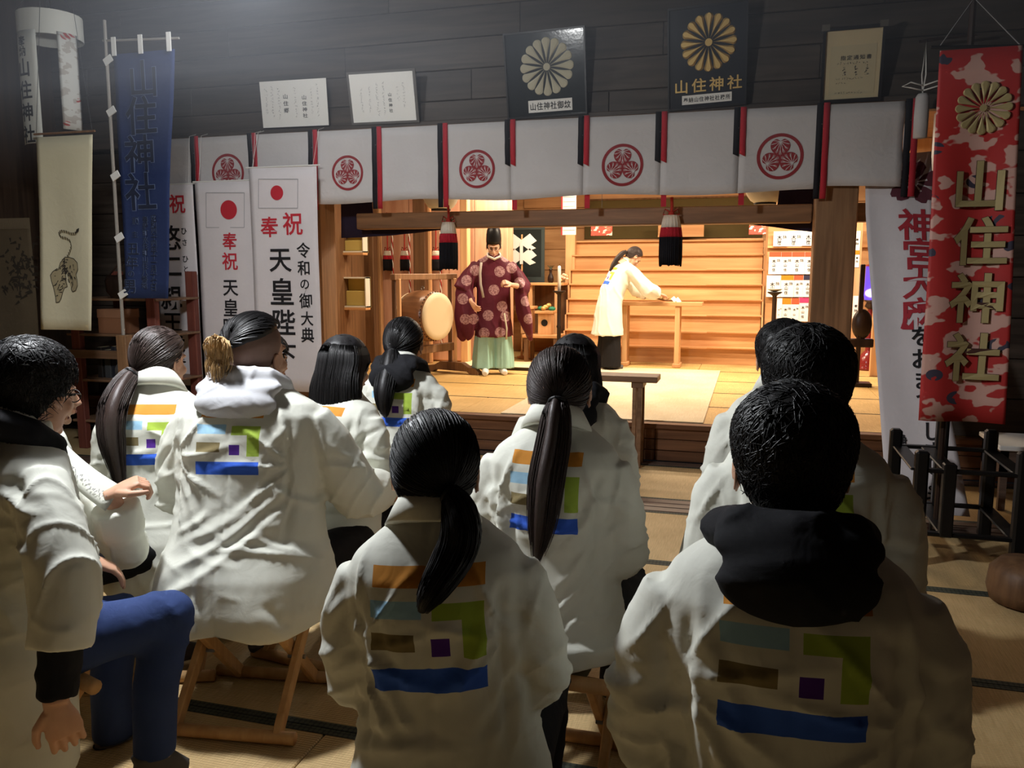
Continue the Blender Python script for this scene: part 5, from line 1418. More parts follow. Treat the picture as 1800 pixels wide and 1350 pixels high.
def comb_to(Hm, T, thick, hairline, n, seed, r=.0016, K=11, lift=.002):
    rng = np.random.default_rng(seed); D = rand_dirs(n, rng, hairline); Td = T / np.linalg.norm(T)
    L = []
    t_ = np.linspace(0, 1, K)[:, None]
    for d in D:
        om = math.acos(max(-1, min(1, float(d @ Td)))); so = math.sin(om) or 1e-6
        path = (np.sin((1 - t_) * om) * d + np.sin(t_ * om) * Td) / so
        dd = path / np.linalg.norm(path, axis=1, keepdims=True)
        L.append(SK_C + dd * (skull_r(dd) + thick(dd) + rng.uniform(-.001, lift))[:, None])
    return strands(to_head(Hm, np.array(L).reshape(-1, 3)).reshape(n, K, 3), r, r * .7)
def short_strands(Hm, thick, hairline, n, seed, length=.5, lift=.008, r=.0016, K=7, whorl=(0.1, -.55, .83), mess=.25):
    rng = np.random.default_rng(seed); D = rand_dirs(n, rng, hairline); W = np.array(whorl) / np.linalg.norm(whorl); L = []
    for d in D:
        g = d - W * (d @ W); g -= d * (g @ d); g = g + rng.normal(0, mess, 3); g -= d * (g @ d)
        ln = np.linalg.norm(g); g = g / (ln + 1e-6); ang = length * rng.uniform(.6, 1.2); pts = []
        for k in range(K):
            f = k / (K - 1); dd = d * math.cos(ang * f) + g * math.sin(ang * f); dd /= np.linalg.norm(dd)
            pts.append(SK_C + dd * (skull_r(dd[None])[0] + thick(dd[None])[0] - .0006 + lift * f * rng.uniform(.5, 1.1)))
        L.append(pts)
    return strands(to_head(Hm, np.array(L).reshape(-1, 3)).reshape(n, K, 3), r, r * .3)
def ponytail(path, radii, n, seed, hm, flat=.75, r=.0017, K=14, stray=.1, tip=.3):
    """path: points in person space; a core tube plus strands"""
    rng = np.random.default_rng(seed); path = np.array(path, float); m = len(path)
    u = np.linspace(0, 1, m); tt = np.linspace(0, 1, K)
    C_ = np.stack([np.interp(tt, u, path[:, i]) for i in range(3)], 1)
    for _ in range(2): C_[1:-1] = (C_[:-2] + 2 * C_[1:-1] + C_[2:]) / 4
    Rr = np.interp(tt, np.linspace(0, 1, len(radii)), radii)
    mb = MB(); mb.tube([tuple(p) for p in C_], [float(x) * .86 for x in Rr], 14, True, flat, up=(0, 1, 0)); hm.add(np.array(mb.v), mb.f)
    Tn = np.gradient(C_, axis=0); Tn /= np.linalg.norm(Tn, axis=1, keepdims=True)
    X = np.cross(Tn, v3(0, 1, .01)); X /= np.linalg.norm(X, axis=1, keepdims=True); Yv = np.cross(Tn, X)
    L = []
    for k in range(n):
        a = rng.uniform(0, 2 * PI); rr = math.sqrt(rng.uniform(.5, 1.05)); da = rng.normal(0, .25); st_ = rng.normal(0, stray)
        end = rng.uniform(1 - tip, 1.0); t2 = np.linspace(0, end, K)
        c = np.stack([np.interp(t2, tt, C_[:, i]) for i in range(3)], 1); R2 = np.interp(t2, tt, Rr); x = np.stack([np.interp(t2, tt, X[:, i]) for i in range(3)], 1); y = np.stack([np.interp(t2, tt, Yv[:, i]) for i in range(3)], 1)
        aa = a + da * t2; R2 = R2 * (rr + st_ * t2 ** 2)
        L.append(c + x * (R2 * np.cos(aa))[:, None] + y * (R2 * flat * np.sin(aa))[:, None])
    hm.add(*strands(np.array(L), r, r * .4))

# ---- hands
def hand_prims(mb, wrist, d, nrm, side, curl=.5, spread=.12, s=1.0, thumb=.6):
    d = Vector(d).normalized(); n = Vector(nrm); n = (n - d * n.dot(d)).normalized(); lat = d.cross(n) * side      # lat points to the thumb side
    w_ = Vector(wrist)
    rings = []
    for f, a, b in ((-.02, .026, .020), (.015, .030, .019), (.045, .040, .018), (.075, .043, .015), (.09, .040, .012)):
        c = w_ + d * (f * s); rings.append([c + lat * (a * s * math.cos(2 * PI * j / 16)) + n * (b * s * math.sin(2 * PI * j / 16)) for j in range(16)])
    mb.loft(rings)
    for k, (o, ln) in enumerate(((.030, .068), (.0105, .078), (-.0105, .072), (-.030, .056))):
        p = w_ + d * (.08 * s) + lat * (o * s); dirv = (d + lat * (spread * (1.5 - k) / 1.5 * .6)).normalized(); pts = [p - dirv * .01]; ang = 0; pts.append(p)
        for ph, cf in ((.46, .9), (.32, 1.15), (.24, .8)):
            ang += curl * cf; q = (dirv * math.cos(ang) + n * math.sin(ang)); p = p + q * (ln * ph * s * 1.05); pts.append(p)
        mb.tube([tuple(x) for x in pts], [.0098 * s, .0098 * s, .0088 * s, .008 * s, .0062 * s], 10); mb.ball(tuple(pts[-1]), .0066 * s, 8, 6)
    b = w_ + d * (.022 * s) + lat * (.026 * s); t1 = b + (d * .75 + lat * .75 + n * .35 * thumb).normalized() * (.040 * s); t2 = t1 + (d * .9 + lat * .25 + n * .5 * thumb).normalized() * (.032 * s); t3 = t2 + (d * .95 + n * .6 * thumb).normalized() * (.022 * s)
    mb.tube([tuple(x) for x in (b - lat * .01, b, t1, t2, t3)], [.014 * s, .014 * s, .0115 * s, .010 * s, .007 * s], 10); mb.ball(tuple(t3), .0075 * s, 8, 6)

# ---- folding stool, built once
STOOL = None
def make_stool(x, y, rz, label):
    global STOOL
    if STOOL is None:
        t = thing('folding_stool', label, 'stool', (x, y, 0), rz, 'wooden folding stools')
        for sx in (-1, 1):
            MB().bar((sx * .175, -.2, .02), (sx * .175, .155, .395), .026, .042, up=(0, 1, .5), bev=.004).build('leg', M['stool'], t); MB().bar((sx * .145, .2, .02), (sx * .145, -.155, .395), .026, .042, up=(0, -1, .5), bev=.004).build('leg', M['stool'], t)
            MB().cyl((sx * .135, 0, .2), (sx * .195, 0, .2), .008, n=8).build('pivot_bolt', M['metal'], t)
        for yy, zz in ((-.2, .022), (.2, .022), (.155, .39), (-.155, .39)):
            MB().cyl((-.235, yy, zz), (.235, yy, zz), .021, n=12).build('dowel', M['stool'], t, True)
        P = [[(-.13 + .26 * i / 4, -.165 + .33 * j / 8, .408 - .02 * math.sin(PI * j / 8)) for j in range(9)] for i in range(5)]
        MB().sheet(P, .004, (0, 0, -1)).build('seat_canvas', cloth('stool_canvas', (120, 108, 84)), t, True)
        STOOL = t; return t
    r = STOOL.copy(); COL.objects.link(r); r.location = (x, y, 0); r.rotation_euler = (0, 0, rz); r['label'] = label
    for ch in list(STOOL.children):
        c = ch.copy(); COL.objects.link(c); c.parent = r
    return r

# ---- seated figure in a happi coat
def seated(px_, pytop, d, face, label, stool_label, w=1.0, lean=.06, side=0.0, head=(0, 0, 0), arms=None, hair=None, hood=None, hood_kw={}, trousers='trouser_black', vox=.011, hem=.33, folds=1.0, seed=1, hands=True, legs=None, foot='sock', collar=True, neckfwd=0.0, hscale=1.0, coat_b=1.0, sleeve=1.0, flat_hair=.015, dirs=None, cuff_at=.8, undersleeve=None, creases=34, sweeps=(), logo=(.19, .205, .975)):
    rz = -math.radians(face)         # face: degrees clockwise from the stage direction
    top = at_d(px_, pytop, d)
    # local positions before scaling, seat at .40
    headtop0 = 1.115 + .12 + flat_hair
    def lean_pt(p):
        q = np.array(p, float) - v3(0, 0, .45); k_ = float(sstep(-.06, .16, q[2])); q = rotx(-lean * k_) @ roty(side * k_) @ q; return q + v3(0, 0, .45)
    hc0 = lean_pt((0, .05 + neckfwd, 1.115))
    Rhead = rotz(-math.radians(head[0])) @ rotx(-math.radians(head[1])) @ roty(math.radians(head[2]))
    upv = Rhead @ v3(0, 0, .12 + flat_hair)
    s = (top[2] - .40) / (hc0[2] + upv[2] - .40)
    hs = hscale * (.5 + .5 * s)
    def T(p, lean_it=True):
        q = lean_pt(p) if lean_it else np.array(p, float)
        return v3(q[0] * s, q[1] * s, .40 + (q[2] - .40) * s)
    hc = T((0, .05 + neckfwd, 1.115))
    R = rotz(rz); off = R @ v3(hc[0] + upv[0] * hs * 0, hc[1], 0)
    root = v3(top[0], top[1], 0) - off; root[2] = 0
    t = thing('person', label, 'person', root, rz)
    make_stool(root[0], root[1], rz, stool_label)
    Hm = np.eye(4); Hm[:3, :3] = Rhead * hs; Hm[:3, 3] = hc
    W = w
    # default arms: elbow, wrist
    A = {-1: [(-.178, .02, .70), (-.13, .27, .585)], 1: [(.178, .02, .70), (.13, .27, .585)]}
    if arms: A.update(arms)
    # ---------- coat
    mb = MB()
    rings = []
    spec = [(hem, -.015, .212, .185), (hem + .06, -.012, .214, .185), (.50, -.002, .200, .178), (.58, .010, .182, .16), (.70, .014, .170, .148), (.80, .010, .172, .144), (.88, .004, .176, .136), (.935, .004, .176, .12), (.972, .008, .158, .10), (1.002, .014, .118, .082), (1.03, .020, .082, .068), (1.055, .024, .068, .060)]
    for z, yc, a, b in spec:
        ring = []
        for j in range(36):
            an = 2 * PI * j / 36; cx, cy = math.cos(an), math.sin(an); e = 2.0 / 2.5
            x = a * W * math.copysign(abs(cx) ** e, cx); y = yc + b * coat_b * math.copysign(abs(cy) ** e, cy)
            ring.append(T((x, y, z)))
        rings.append(ring)
    mb.loft(rings)
    ctr = {}
    for sd in (-1, 1):
        sh = T((sd * .142 * W, .006, .925))
        def jp(q, lean_it, xs=1.0):
            if q[0] == 'px': return R.T @ (at_d(q[1], q[2], q[3]) - root)
            return T((q[0] * xs, q[1], q[2]), lean_it)
        el = jp(A[sd][0], True, W); wr = jp(A[sd][1], False)
        cuff = el + (wr - el) * cuff_at
        pts = [sh, sh + (el - sh) * .33 + v3(sd * .012, -.006, .004), sh + (el - sh) * .70 + v3(sd * .010, -.008, 0), el, el + (cuff - el) * .45, cuff]
        mb.tube([tuple(p) for p in pts], [x * s * sleeve * (.5 + .5 * W) for x in (.060, .069, .071, .073, .075, .076)], 18, True, [1, 1, 1.0, 1.0, .95, .9]); mb.ball(tuple(el), .071 * s * sleeve, 14, 10)
        ctr[sd] = (sh, el, wr, cuff)
    V, Nn, F = remesh(mb, vox, 5)
    V0 = V.copy()
    # cloth folds
    rng = np.random.default_rng(seed); fs = folds
    inv = V0.copy(); inv[:, 0] /= s; inv[:, 1] /= s; inv[:, 2] = .40 + (inv[:, 2] - .40) / s
    q = inv - v3(0, 0, .45); q = q @ (rotx(-lean) @ roty(side)); U0 = q + v3(0, 0, .45)          # unleaned
    disp = np.zeros(len(V))
    nz = noise3(U0, 5.0, seed * 1.7); n2 = noise3(U0, 11.0, seed * 2.9)
    def ridge(ph, sharp=2.0): return (1 - np.abs(np.sin(ph))) ** sharp
    for sd in (-1, 1):     # folds running in from the armpits
        o = v3(sd * .150 * W, 0, .80 + rng.uniform(-.02, .03)); dx = (U0[:, 0] - o[0]) * -sd; dz = U0[:, 2] - o[2]
        r = np.hypot(dx, dz); an = np.arctan2(dz, dx)
        wt = np.exp(-((r - .10) / .085) ** 2) * sstep(-.05, .03, dx) * (.4 + .6 * sstep(.0, -.05, U0[:, 1]))
        disp += .013 * fs * wt * (ridge(an * rng.uniform(3.6, 5.0) + rng.uniform(0, 3) + nz * .7, 4.0) - .25)
        # vertical fold between sleeve and back
        xx = (np.abs(U0[:, 0]) - .135 * W) / .011; wv = (U0[:, 0] * sd > 0) * np.exp(-xx ** 2) * sstep(.95, .88, U0[:, 2]) * sstep(.55, .66, U0[:, 2]) * (U0[:, 1] < .02)
        disp -= .012 * fs * wv
        sh, el, wr, cuff = ctr[sd]
        de = np.linalg.norm(V0 - el, axis=1)
        ax_ = (el - sh) / np.linalg.norm(el - sh); al = (V0 - sh) @ ax_
        perp = np.cross(ax_, v3(0, 1, 0)); pr = (V0 - sh) @ (perp / np.linalg.norm(perp))
        outer = (U0[:, 0] * sd > .14 * W)
        disp += .012 * fs * outer * np.exp(-(de / .14) ** 2) * (ridge(al * 38 / s + pr * 20 + nz * 1.8 + rng.uniform(0, 3), 4.0) - .25)
        disp += .008 * fs * outer * np.exp(-((al / s - .06) / .07) ** 2) * (ridge(pr * 36 + al * 12 + nz * 1.5 + rng.uniform(0, 3), 4.0) - .25)
    # slack across the waist and hips
    band = np.exp(-((U0[:, 2] - .56) / .10) ** 2)
    disp += .006 * fs * band * (ridge(U0[:, 2] * 30 + U0[:, 0] * rng.uniform(-9, 9) + nz * 1.6 + rng.uniform(0, 3), 4.5) - .22) * sstep(-.3, .5, n2 + .3)
    # hanging skirt
    an = np.arctan2(U0[:, 0], -U0[:, 1]); low = sstep(.52, .36, U0[:, 2])
    disp += .012 * fs * low * np.sin(an * rng.uniform(4.5, 6) + rng.uniform(0, 6) + nz * .6)
    disp += .003 * fs * (1 - np.abs(n2)) ** 3 + .0035 * fs * nz
    # crisp creases in the stiff cotton
    wob = noise3(U0, 16.0, seed * 3.1) * .008
    for (xa_, za_, xb_, zb_, am, wd) in sweeps:                     # long folds drawn towards an armpit
        L_ = math.hypot(xb_ - xa_, zb_ - za_); ca, sa = (xb_ - xa_) / L_, (zb_ - za_) / L_
        al = ((U0[:, 0] - xa_) * ca + (U0[:, 2] - za_) * sa) / L_; pe = -(U0[:, 0] - xa_) * sa + (U0[:, 2] - za_) * ca + .25 * L_ * al * (1 - al) + wob * .6
        end = sstep(-.05, .25, al) * sstep(1.08, .9, al) * (U0[:, 1] < .05)
        disp += am * end * (np.exp(-np.abs(pe) / wd) - .55 * np.exp(-((pe - wd * 2.0) / (wd * 1.2)) ** 2))
    for k in range(creases):
        zone = rng.choice([0, 1, 1, 2, 2, 3])
        if zone == 0: c0 = v3(rng.uniform(-.13, .13) * W, 0, rng.uniform(.45, .64)); an_ = rng.normal(0, .35); ln = rng.uniform(.05, .15)            # waist, lying
        elif zone == 1: sd_ = rng.choice([-1, 1]); c0 = v3(sd_ * rng.uniform(.07, .15) * W, 0, rng.uniform(.66, .86)); an_ = sd_ * rng.uniform(.7, 1.4); ln = rng.uniform(.05, .13)
        elif zone == 2: sd_ = rng.choice([-1, 1]); c0 = v3(sd_ * rng.uniform(.15, .25) * W, 0, rng.uniform(.62, .90)); an_ = -sd_ * rng.uniform(-.2, 1.1); ln = rng.uniform(.04, .10)
        else: c0 = v3(rng.uniform(-.18, .18) * W, 0, rng.uniform(hem, .45)); an_ = PI / 2 + rng.normal(0, .4); ln = rng.uniform(.05, .12)
        dx = U0[:, 0] - c0[0] + wob; dz = U0[:, 2] - c0[2] + wob; al = dx * math.cos(an_) + dz * math.sin(an_); pe = -dx * math.sin(an_) + dz * math.cos(an_) + 2.0 * al * al * rng.uniform(-1, 1)
        end = sstep(1.0, .45, np.abs(al) / ln); wd = rng.uniform(.006, .014); am = rng.uniform(.004, .009) * rng.choice([1, 1, -1])
        disp += fs * am * end * np.exp(-np.abs(pe) / wd) * (U0[:, 1] < .06) - fs * am * .5 * end * np.exp(-((pe - .022) / .014) ** 2) * (U0[:, 1] < .06)
    disp -= .0035 * np.exp(-(U0[:, 0] / .0045) ** 2) * (U0[:, 1] < 0)             # centre back seam
    V = V + Nn * (disp * s)[:, None]
    me = mesh_np('happi_coat', V, F)
    pa = me.attributes.new('print', 'FLOAT_VECTOR', 'POINT')
    pv = np.stack([(U0[:, 0] + logo[0] / 2) / logo[0], (U0[:, 2] - logo[2] + logo[1]) / logo[1], Nn[:, 1]], 1)
    pv[:, 2] = np.where(np.abs(U0[:, 0]) > .15 * W, 1.0, np.where(U0[:, 1] > .02, 1.0, -1.0))
    pa.data.foreach_set('vector', pv.ravel())
    coat = link('happi_coat', me, M['happi'], t)
    if collar:
        pts = [(-.045, .135, .82), (-.062, .115, .92), (-.080, .06, 1.015), (-.073, .0, 1.068), (-.045, -.042, 1.088), (0, -.058, 1.092), (.045, -.042, 1.088), (.073, .0, 1.068), (.080, .06, 1.015), (.062, .115, .92), (.045, .135, .82)]
        m_ = MB(); pp = [T(p) for p in pts]; P = []
        fine = np.linspace(0, len(pts) - 1, 41)
        c = np.stack([np.interp(fine, range(len(pts)), [p[i] for p in pp]) for i in range(3)], 1)
        for _ in range(3): c[1:-1] = (c[:-2] + 2 * c[1:-1] + c[2:]) / 4
        cen = T((0, .03, 1.0))
        for p in c:
            o = p - cen; o[2] *= .1; o /= np.linalg.norm(o); hgt = .030 * s
            P.append([p + v3(0, 0, hgt * .35) - o * .012, p + v3(0, 0, hgt * .45) - o * .002, p - v3(0, 0, hgt * .4) + o * .012, p - v3(0, 0, hgt * 1.3) + o * .026, p - v3(0, 0, hgt * 1.5) + o * .012])
        m_.grid(P); col_ = m_.build('collar', M['happi_plain'], coat, True, fix=False)
        so = col_.modifiers.new('t', 'SOLIDIFY'); so.thickness = .004
    # ---------- body: head and neck, torso, arms, legs in one mesh
    HV, HF = head_mesh(Hm, .0052 if vox < .013 else .007)
    bm_ = MB()
    bm_.tube([tuple(T((0, 0, .47))), tuple(T((0, .01, .7))), tuple(T((0, .01, .9))), tuple(T((0, .02, 1.0)))], [.14 * s, .125 * s, .13 * s, .07 * s], 16, True, .8, up=(1, 0, 0))
    L_ = legs or {-1: [(-.10, .02, .47), (-.15, .43, .47), (-.14, .40, .09), (-.15, .52, .045)], 1: [(.10, .02, .47), (.15, .43, .47), (.14, .40, .09), (.15, .52, .045)]}
    L_ = {k_: [(R.T @ (at_d(*p[1:]) - root)) if p[0] == 'px' else v3(*p) for p in v_] for k_, v_ in L_.items()}
    for sd in (-1, 1):
        sh, el, wr, cuff = ctr[sd]
        bm_.tube([tuple(sh), tuple(sh * .5 + el * .5), tuple(el), tuple(wr)], [.05 * s, .045 * s, .038 * s, .027 * s], 12)
        lp = L_[sd]
        bm_.tube([tuple(p) for p in lp[:3]], [.075, .05, .034], 12); bm_.ball(tuple(lp[1]), .05, 10, 8)
        bm_.tube([tuple(lp[2]), tuple(lp[2] * .5 + lp[3] * .5 + v3(0, 0, -.005)), tuple(lp[3])], [.036, .038, .03], 12)
    BV, BN, BF = remesh(bm_, .014, 3)
    parts_V, parts_F, nn = [HV, BV], [HF, BF], len(HV)
    allF = list(HF) + [tuple(i + nn for i in f) for f in BF]; nn += len(BV)
    if hands:
        for sd in (-1, 1):
            sh, el, wr, cuff = ctr[sd]; hb = MB(); dd = (wr - el) / np.linalg.norm(wr - el)
            hd = dirs[sd] if dirs and sd in dirs else (dd * .8 + v3(-sd * .2, .4, -.35), v3(0, 0, -1), .35)
            hb.tube([tuple(cuff - dd * .04), tuple(wr)], [.036 * s, .026 * s], 12)
            if undersleeve:
                us = MB(); us.tube([tuple(cuff - dd * .06), tuple(cuff + (wr - cuff) * .5), tuple(wr - dd * .01)], [.047 * s, .045 * s, .040 * s], 16); uv, un, uf = remesh(us, .007, 3); uv = uv + un * (.004 * noise3(uv, 40.0, seed))[:, None]; link('undersleeve', mesh_np('undersleeve', uv, uf), M[undersleeve], t)
            hand_prims(hb, tuple(wr), tuple(hd[0]), tuple(hd[1]), -sd, hd[2], s=1.0)
            hv, hn, hf = remesh(hb, .0036 if hands == 'fine' else .006, 2)
            parts_V.append(hv); allF += [tuple(i + nn for i in f) for f in hf]; nn += len(hv)
    link('body', mesh_np('body', np.concatenate(parts_V), allF), M['skin'], t)
    for s_ in (-1, 1):
        e = MB().ball((s_ * .031, .083, .001), (.013, .007, .0045), 10, 6); e = link('eye', mesh_np('eye', to_head(Hm, np.array(e.v)), e.f), M['eye_dark'], t)
    lp = MB().ball((0, .099, -.0625), (.019, .0045, .007), 10, 6); link('lips', mesh_np('lips', to_head(Hm, np.array(lp.v)), lp.f), M['lip'], t)
    # ---------- trousers
    tm = MB(); tm.ball((0, -.02, .47), (.165 * W, .15, .085), 18, 10)
    for sd in (-1, 1):
        p = [v3(*q_) for q_ in L_[sd]]
        tm.tube([tuple(p[0]), tuple(p[0] * .5 + p[1] * .5 + v3(0, 0, .012)), tuple(p[1])], [.098, .086, .074], 16); tm.ball(tuple(p[1]), .075, 12, 9); tm.tube([tuple(p[1]), tuple(p[1] * .5 + p[2] * .5 + v3(0, -.015, 0)), tuple(p[2] + v3(0, 0, -.01))], [.072, .066, .062], 16)
    TV, TN, TF = remesh(tm, .014, 4)
    tn = noise3(TV, 8.0, seed); kn = sum(np.exp(-(np.linalg.norm(TV - v3(*L_[sd][1]), axis=1) / .13) ** 2) for sd in (-1, 1))
    TV = TV + TN * (.006 * tn + .012 * kn * (ridge(TV[:, 2] * 30 + TV[:, 1] * 22 + tn * 2.5) - .4))[:, None]
    link('trousers', mesh_np('trousers', TV, TF), M[trousers], t)
    for sd in (-1, 1):
        p = [v3(*q_) for q_ in L_[sd]]; fm = MB(); fm.tube([tuple(p[2] + v3(0, -.03, .02)), tuple(p[2] + v3(0, 0, -.03)), tuple(p[2] * .4 + p[3] * .6 + v3(0, 0, -.004)), tuple(p[3] + v3(0, .03, -.008))], [.042, .045, .042, .026], 12); fm.ball(tuple(p[2] + v3(0, -.035, -.045)), .034, 10, 8)
        fv, fn, ff = remesh(fm, .009, 3); fv[:, 2] = np.maximum(fv[:, 2], .003); link('sock', mesh_np('sock', fv, ff), M[foot], t)
    # ---------- hood lying on the back
    if hood:
        k = dict(ring=.036, pw=.115, pd=.05, ph=.085, pz=.975, py=-.115, tilt=.35, amp=.005, drop=0.0); k.update(hood_kw)
        hb = MB()
        ringp = [(-.060, .105, .95), (-.088, .06, .995), (-.100, .0, 1.03), (-.078, -.062, 1.05), (0, -.092, 1.055), (.078, -.062, 1.05), (.100, .0, 1.03), (.088, .06, .995), (.060, .105, .95)]
        hb.tube([tuple(T(p)) for p in ringp], [.018, k['ring'] * .9, k['ring'], k['ring'], k['ring'], k['ring'], k['ring'], k['ring'] * .9, .018], 12)
        Rm = Matrix.Rotation(k['tilt'], 3, 'X')
        hb.ball(tuple(T((0, k['py'], k['pz']))), (k['pw'] * s, k['pd'] * s, k['ph'] * s), 24, 16, Rm)
        hb.ball(tuple(T((0, k['py'] * .8, k['pz'] + .05))), (k['pw'] * 1.05 * s, k['pd'] * 1.1 * s, k['ph'] * .6 * s), 24, 16, Rm)
        if k['drop'] > 0: hb.ball(tuple(T((0, k['py'] - .01, k['pz'] - k['drop']))), (k['pw'] * .72 * s, k['pd'] * .8 * s, k['ph'] * s), 20, 14, Rm)
        V2, N2, F2 = remesh(hb, .008, 5)
        nn_ = noise3(V2, 9.0, seed + 5.0); V2 = V2 + N2 * (k['amp'] * (ridge(V2[:, 0] * 9 + np.abs(V2[:, 0]) * 22 + V2[:, 2] * 26 + nn_ * 2.0, 4.0) - .25) + .005 * nn_)[:, None]
        link('hood', mesh_np('hood', V2, F2), M[hood], t)
    if hair: hair(t, Hm, T, hc, s, R)
    info = dict(root=t, Hm=Hm, T=T, ctr=ctr, s=s, R=R, hc=hc)
    return info

# ------------------------------------------------------------------ hair styles
def thick_tied(D): return .010 + .004 * sstep(.2, .9, D[:, 2])
def thick_short(D): return .008 + .016 * sstep(-.25, .75, D[:, 2]) + .004 * sstep(.2, -.5, D[:, 1]) * sstep(-.6, .0, D[:, 2])
def hair_tied(mat, tie_dir, path, radii, n=260, ncap=420, seed=1, band=True, stray=.12, flat=.8, loose=0):
    """path: offsets from the tie point in person space (before body turn)"""
    def f(t, Hm, T, hc, s, R):
        hm = HairMesh(); tie = np.array(tie_dir, float)
        hm.add(*hair_cap(Hm, thick_tied, hl_normal, seed=seed)); hm.add(*comb_to(Hm, tie, lambda D: thick_tied(D), hl_normal, ncap, seed))
        td = tie / np.linalg.norm(tie); tp = to_head(Hm, (SK_C + td * (skull_r(td[None])[0] + .016))[None])[0]
        pts = [tp + np.array(p) for p in path]
        if R is not None:                                            # keep the tail outside the coat
            zz = np.linspace(.5, .97, 12); bk = np.array([T((0, -.138, z)) for z in zz]); o_ = np.argsort(bk[:, 2])
            for k, p in enumerate(pts):
                if p[2] < bk[:, 2].max(): p[1] = min(p[1], float(np.interp(p[2], bk[o_, 2], bk[o_, 1])) - np.interp(k / (len(pts) - 1), np.linspace(0, 1, len(radii)), radii) * flat * .8 - .012)
        ponytail(pts, radii, n, seed + 1, hm, flat, stray=stray)
        o = hm.build('hair', mat, t)
        if band:
            rr = radii[0] * 1.0; d0 = pts[1] - pts[0]; d0 /= np.linalg.norm(d0); c = pts[0] + d0 * .012
            u = np.cross(d0, v3(1, 0, .1)); u /= np.linalg.norm(u); v = np.cross(d0, u)
            mb = MB(); mb.tube([tuple(c + (u * math.cos(a) + v * math.sin(a)) * rr * .95) for a in np.linspace(0, 2 * PI, 15)], .006, 6, False); mb.build('hair_band', M['black'], t, True)
        return o
    return f
def hair_short(mat, seed=1, n=900, length=.42, lift=.0045, thick=thick_short, hl=hl_short, mess=.3, whorl=(.1, -.5, .85)):
    def f(t, Hm, T, hc, s, R):
        hm = HairMesh(); hm.add(*hair_cap(Hm, thick, hl, seed=seed)); hm.add(*short_strands(Hm, thick, hl, int(n * 1.7), seed, length, lift, r=.0013, K=6, mess=mess, whorl=whorl)); hm.build('hair', mat, t)
    return f
def hair_bob(mat, seed=1, low=-.19, flare=1.0, n=520, back=-.02, depth=.085):
    """straight hair falling from the crown; low: where it ends below the head centre"""
    def f(t, Hm, T, hc, s, R):
        hm = HairMesh(); th = lambda D: .013 + .006 * sstep(.2, .9, D[:, 2])
        hm.add(*hair_cap(Hm, th, lambda a: np.interp(a, [0, .5, .9, 1.3, 1.7, PI], [.06, .05, .01, -.05, -.08, -.1]), seed=seed))
        mb = MB(); rings = []
        for k in range(9):
            f_ = k / 8; z = .02 + (low - .02) * f_; wx = .093 + .012 * math.sin(PI * f_) * flare + .008 * f_ * flare; wy = depth - .012 * f_; cy = back - .012 * f_; tp_ = .74 + .26 * min(1, f_ * 2.6) ** .6; wx *= tp_; wy *= tp_
            rings.append([(wx * math.cos(2 * PI * j / 32) * (1 - .10 * max(0, f_ - .85) * 6), cy + (wy if math.sin(2 * PI * j / 32) < 0 else wy * .45) * math.sin(2 * PI * j / 32), z + .006 * math.sin(j * 1.9)) for j in range(32)])
        mb.loft(rings); hm.add(to_head(Hm, np.array(mb.v)), mb.f)
        rng = np.random.default_rng(seed); L = []
        for k in range(n):
            a = rng.uniform(-2.35, 2.35); ax_ = math.sin(a); ay = -math.cos(a)      # around the back and sides
            pts = []; ex = rng.uniform(-.025, .012); jig = rng.normal(0, .003)
            for q in range(13):
                f_ = q / 12
                if f_ < .42:
                    ph = f_ / .42 * PI / 2; d = v3(ax_ * math.sin(ph), ay * math.sin(ph) + .08 * math.cos(ph), math.cos(ph)); d /= np.linalg.norm(d); p = SK_C + d * (skull_r(d[None])[0] + .017)
                    last = p
                else:
                    g = (f_ - .42) / .58; z = last[2] + (low + ex - last[2]) * g; gz = max(0, min(1, (.02 - z) / (.02 - low))); wx = .096 + .012 * math.sin(PI * gz) * flare + .008 * gz * flare; wy = depth + .003 - .012 * gz
                    p = v3(wx * ax_ + jig * g, back - .012 * gz + wy * ay * (1 if ay < 0 else .45), z)
                    if g < .35: p = last * (1 - g / .35) + p * (g / .35); p[2] = z
                pts.append(p)
            L.append(pts)
        hm.add(*strands(to_head(Hm, np.array(L).reshape(-1, 3)).reshape(n, 13, 3), .0018, .0008)); hm.build('hair', mat, t)
    return f
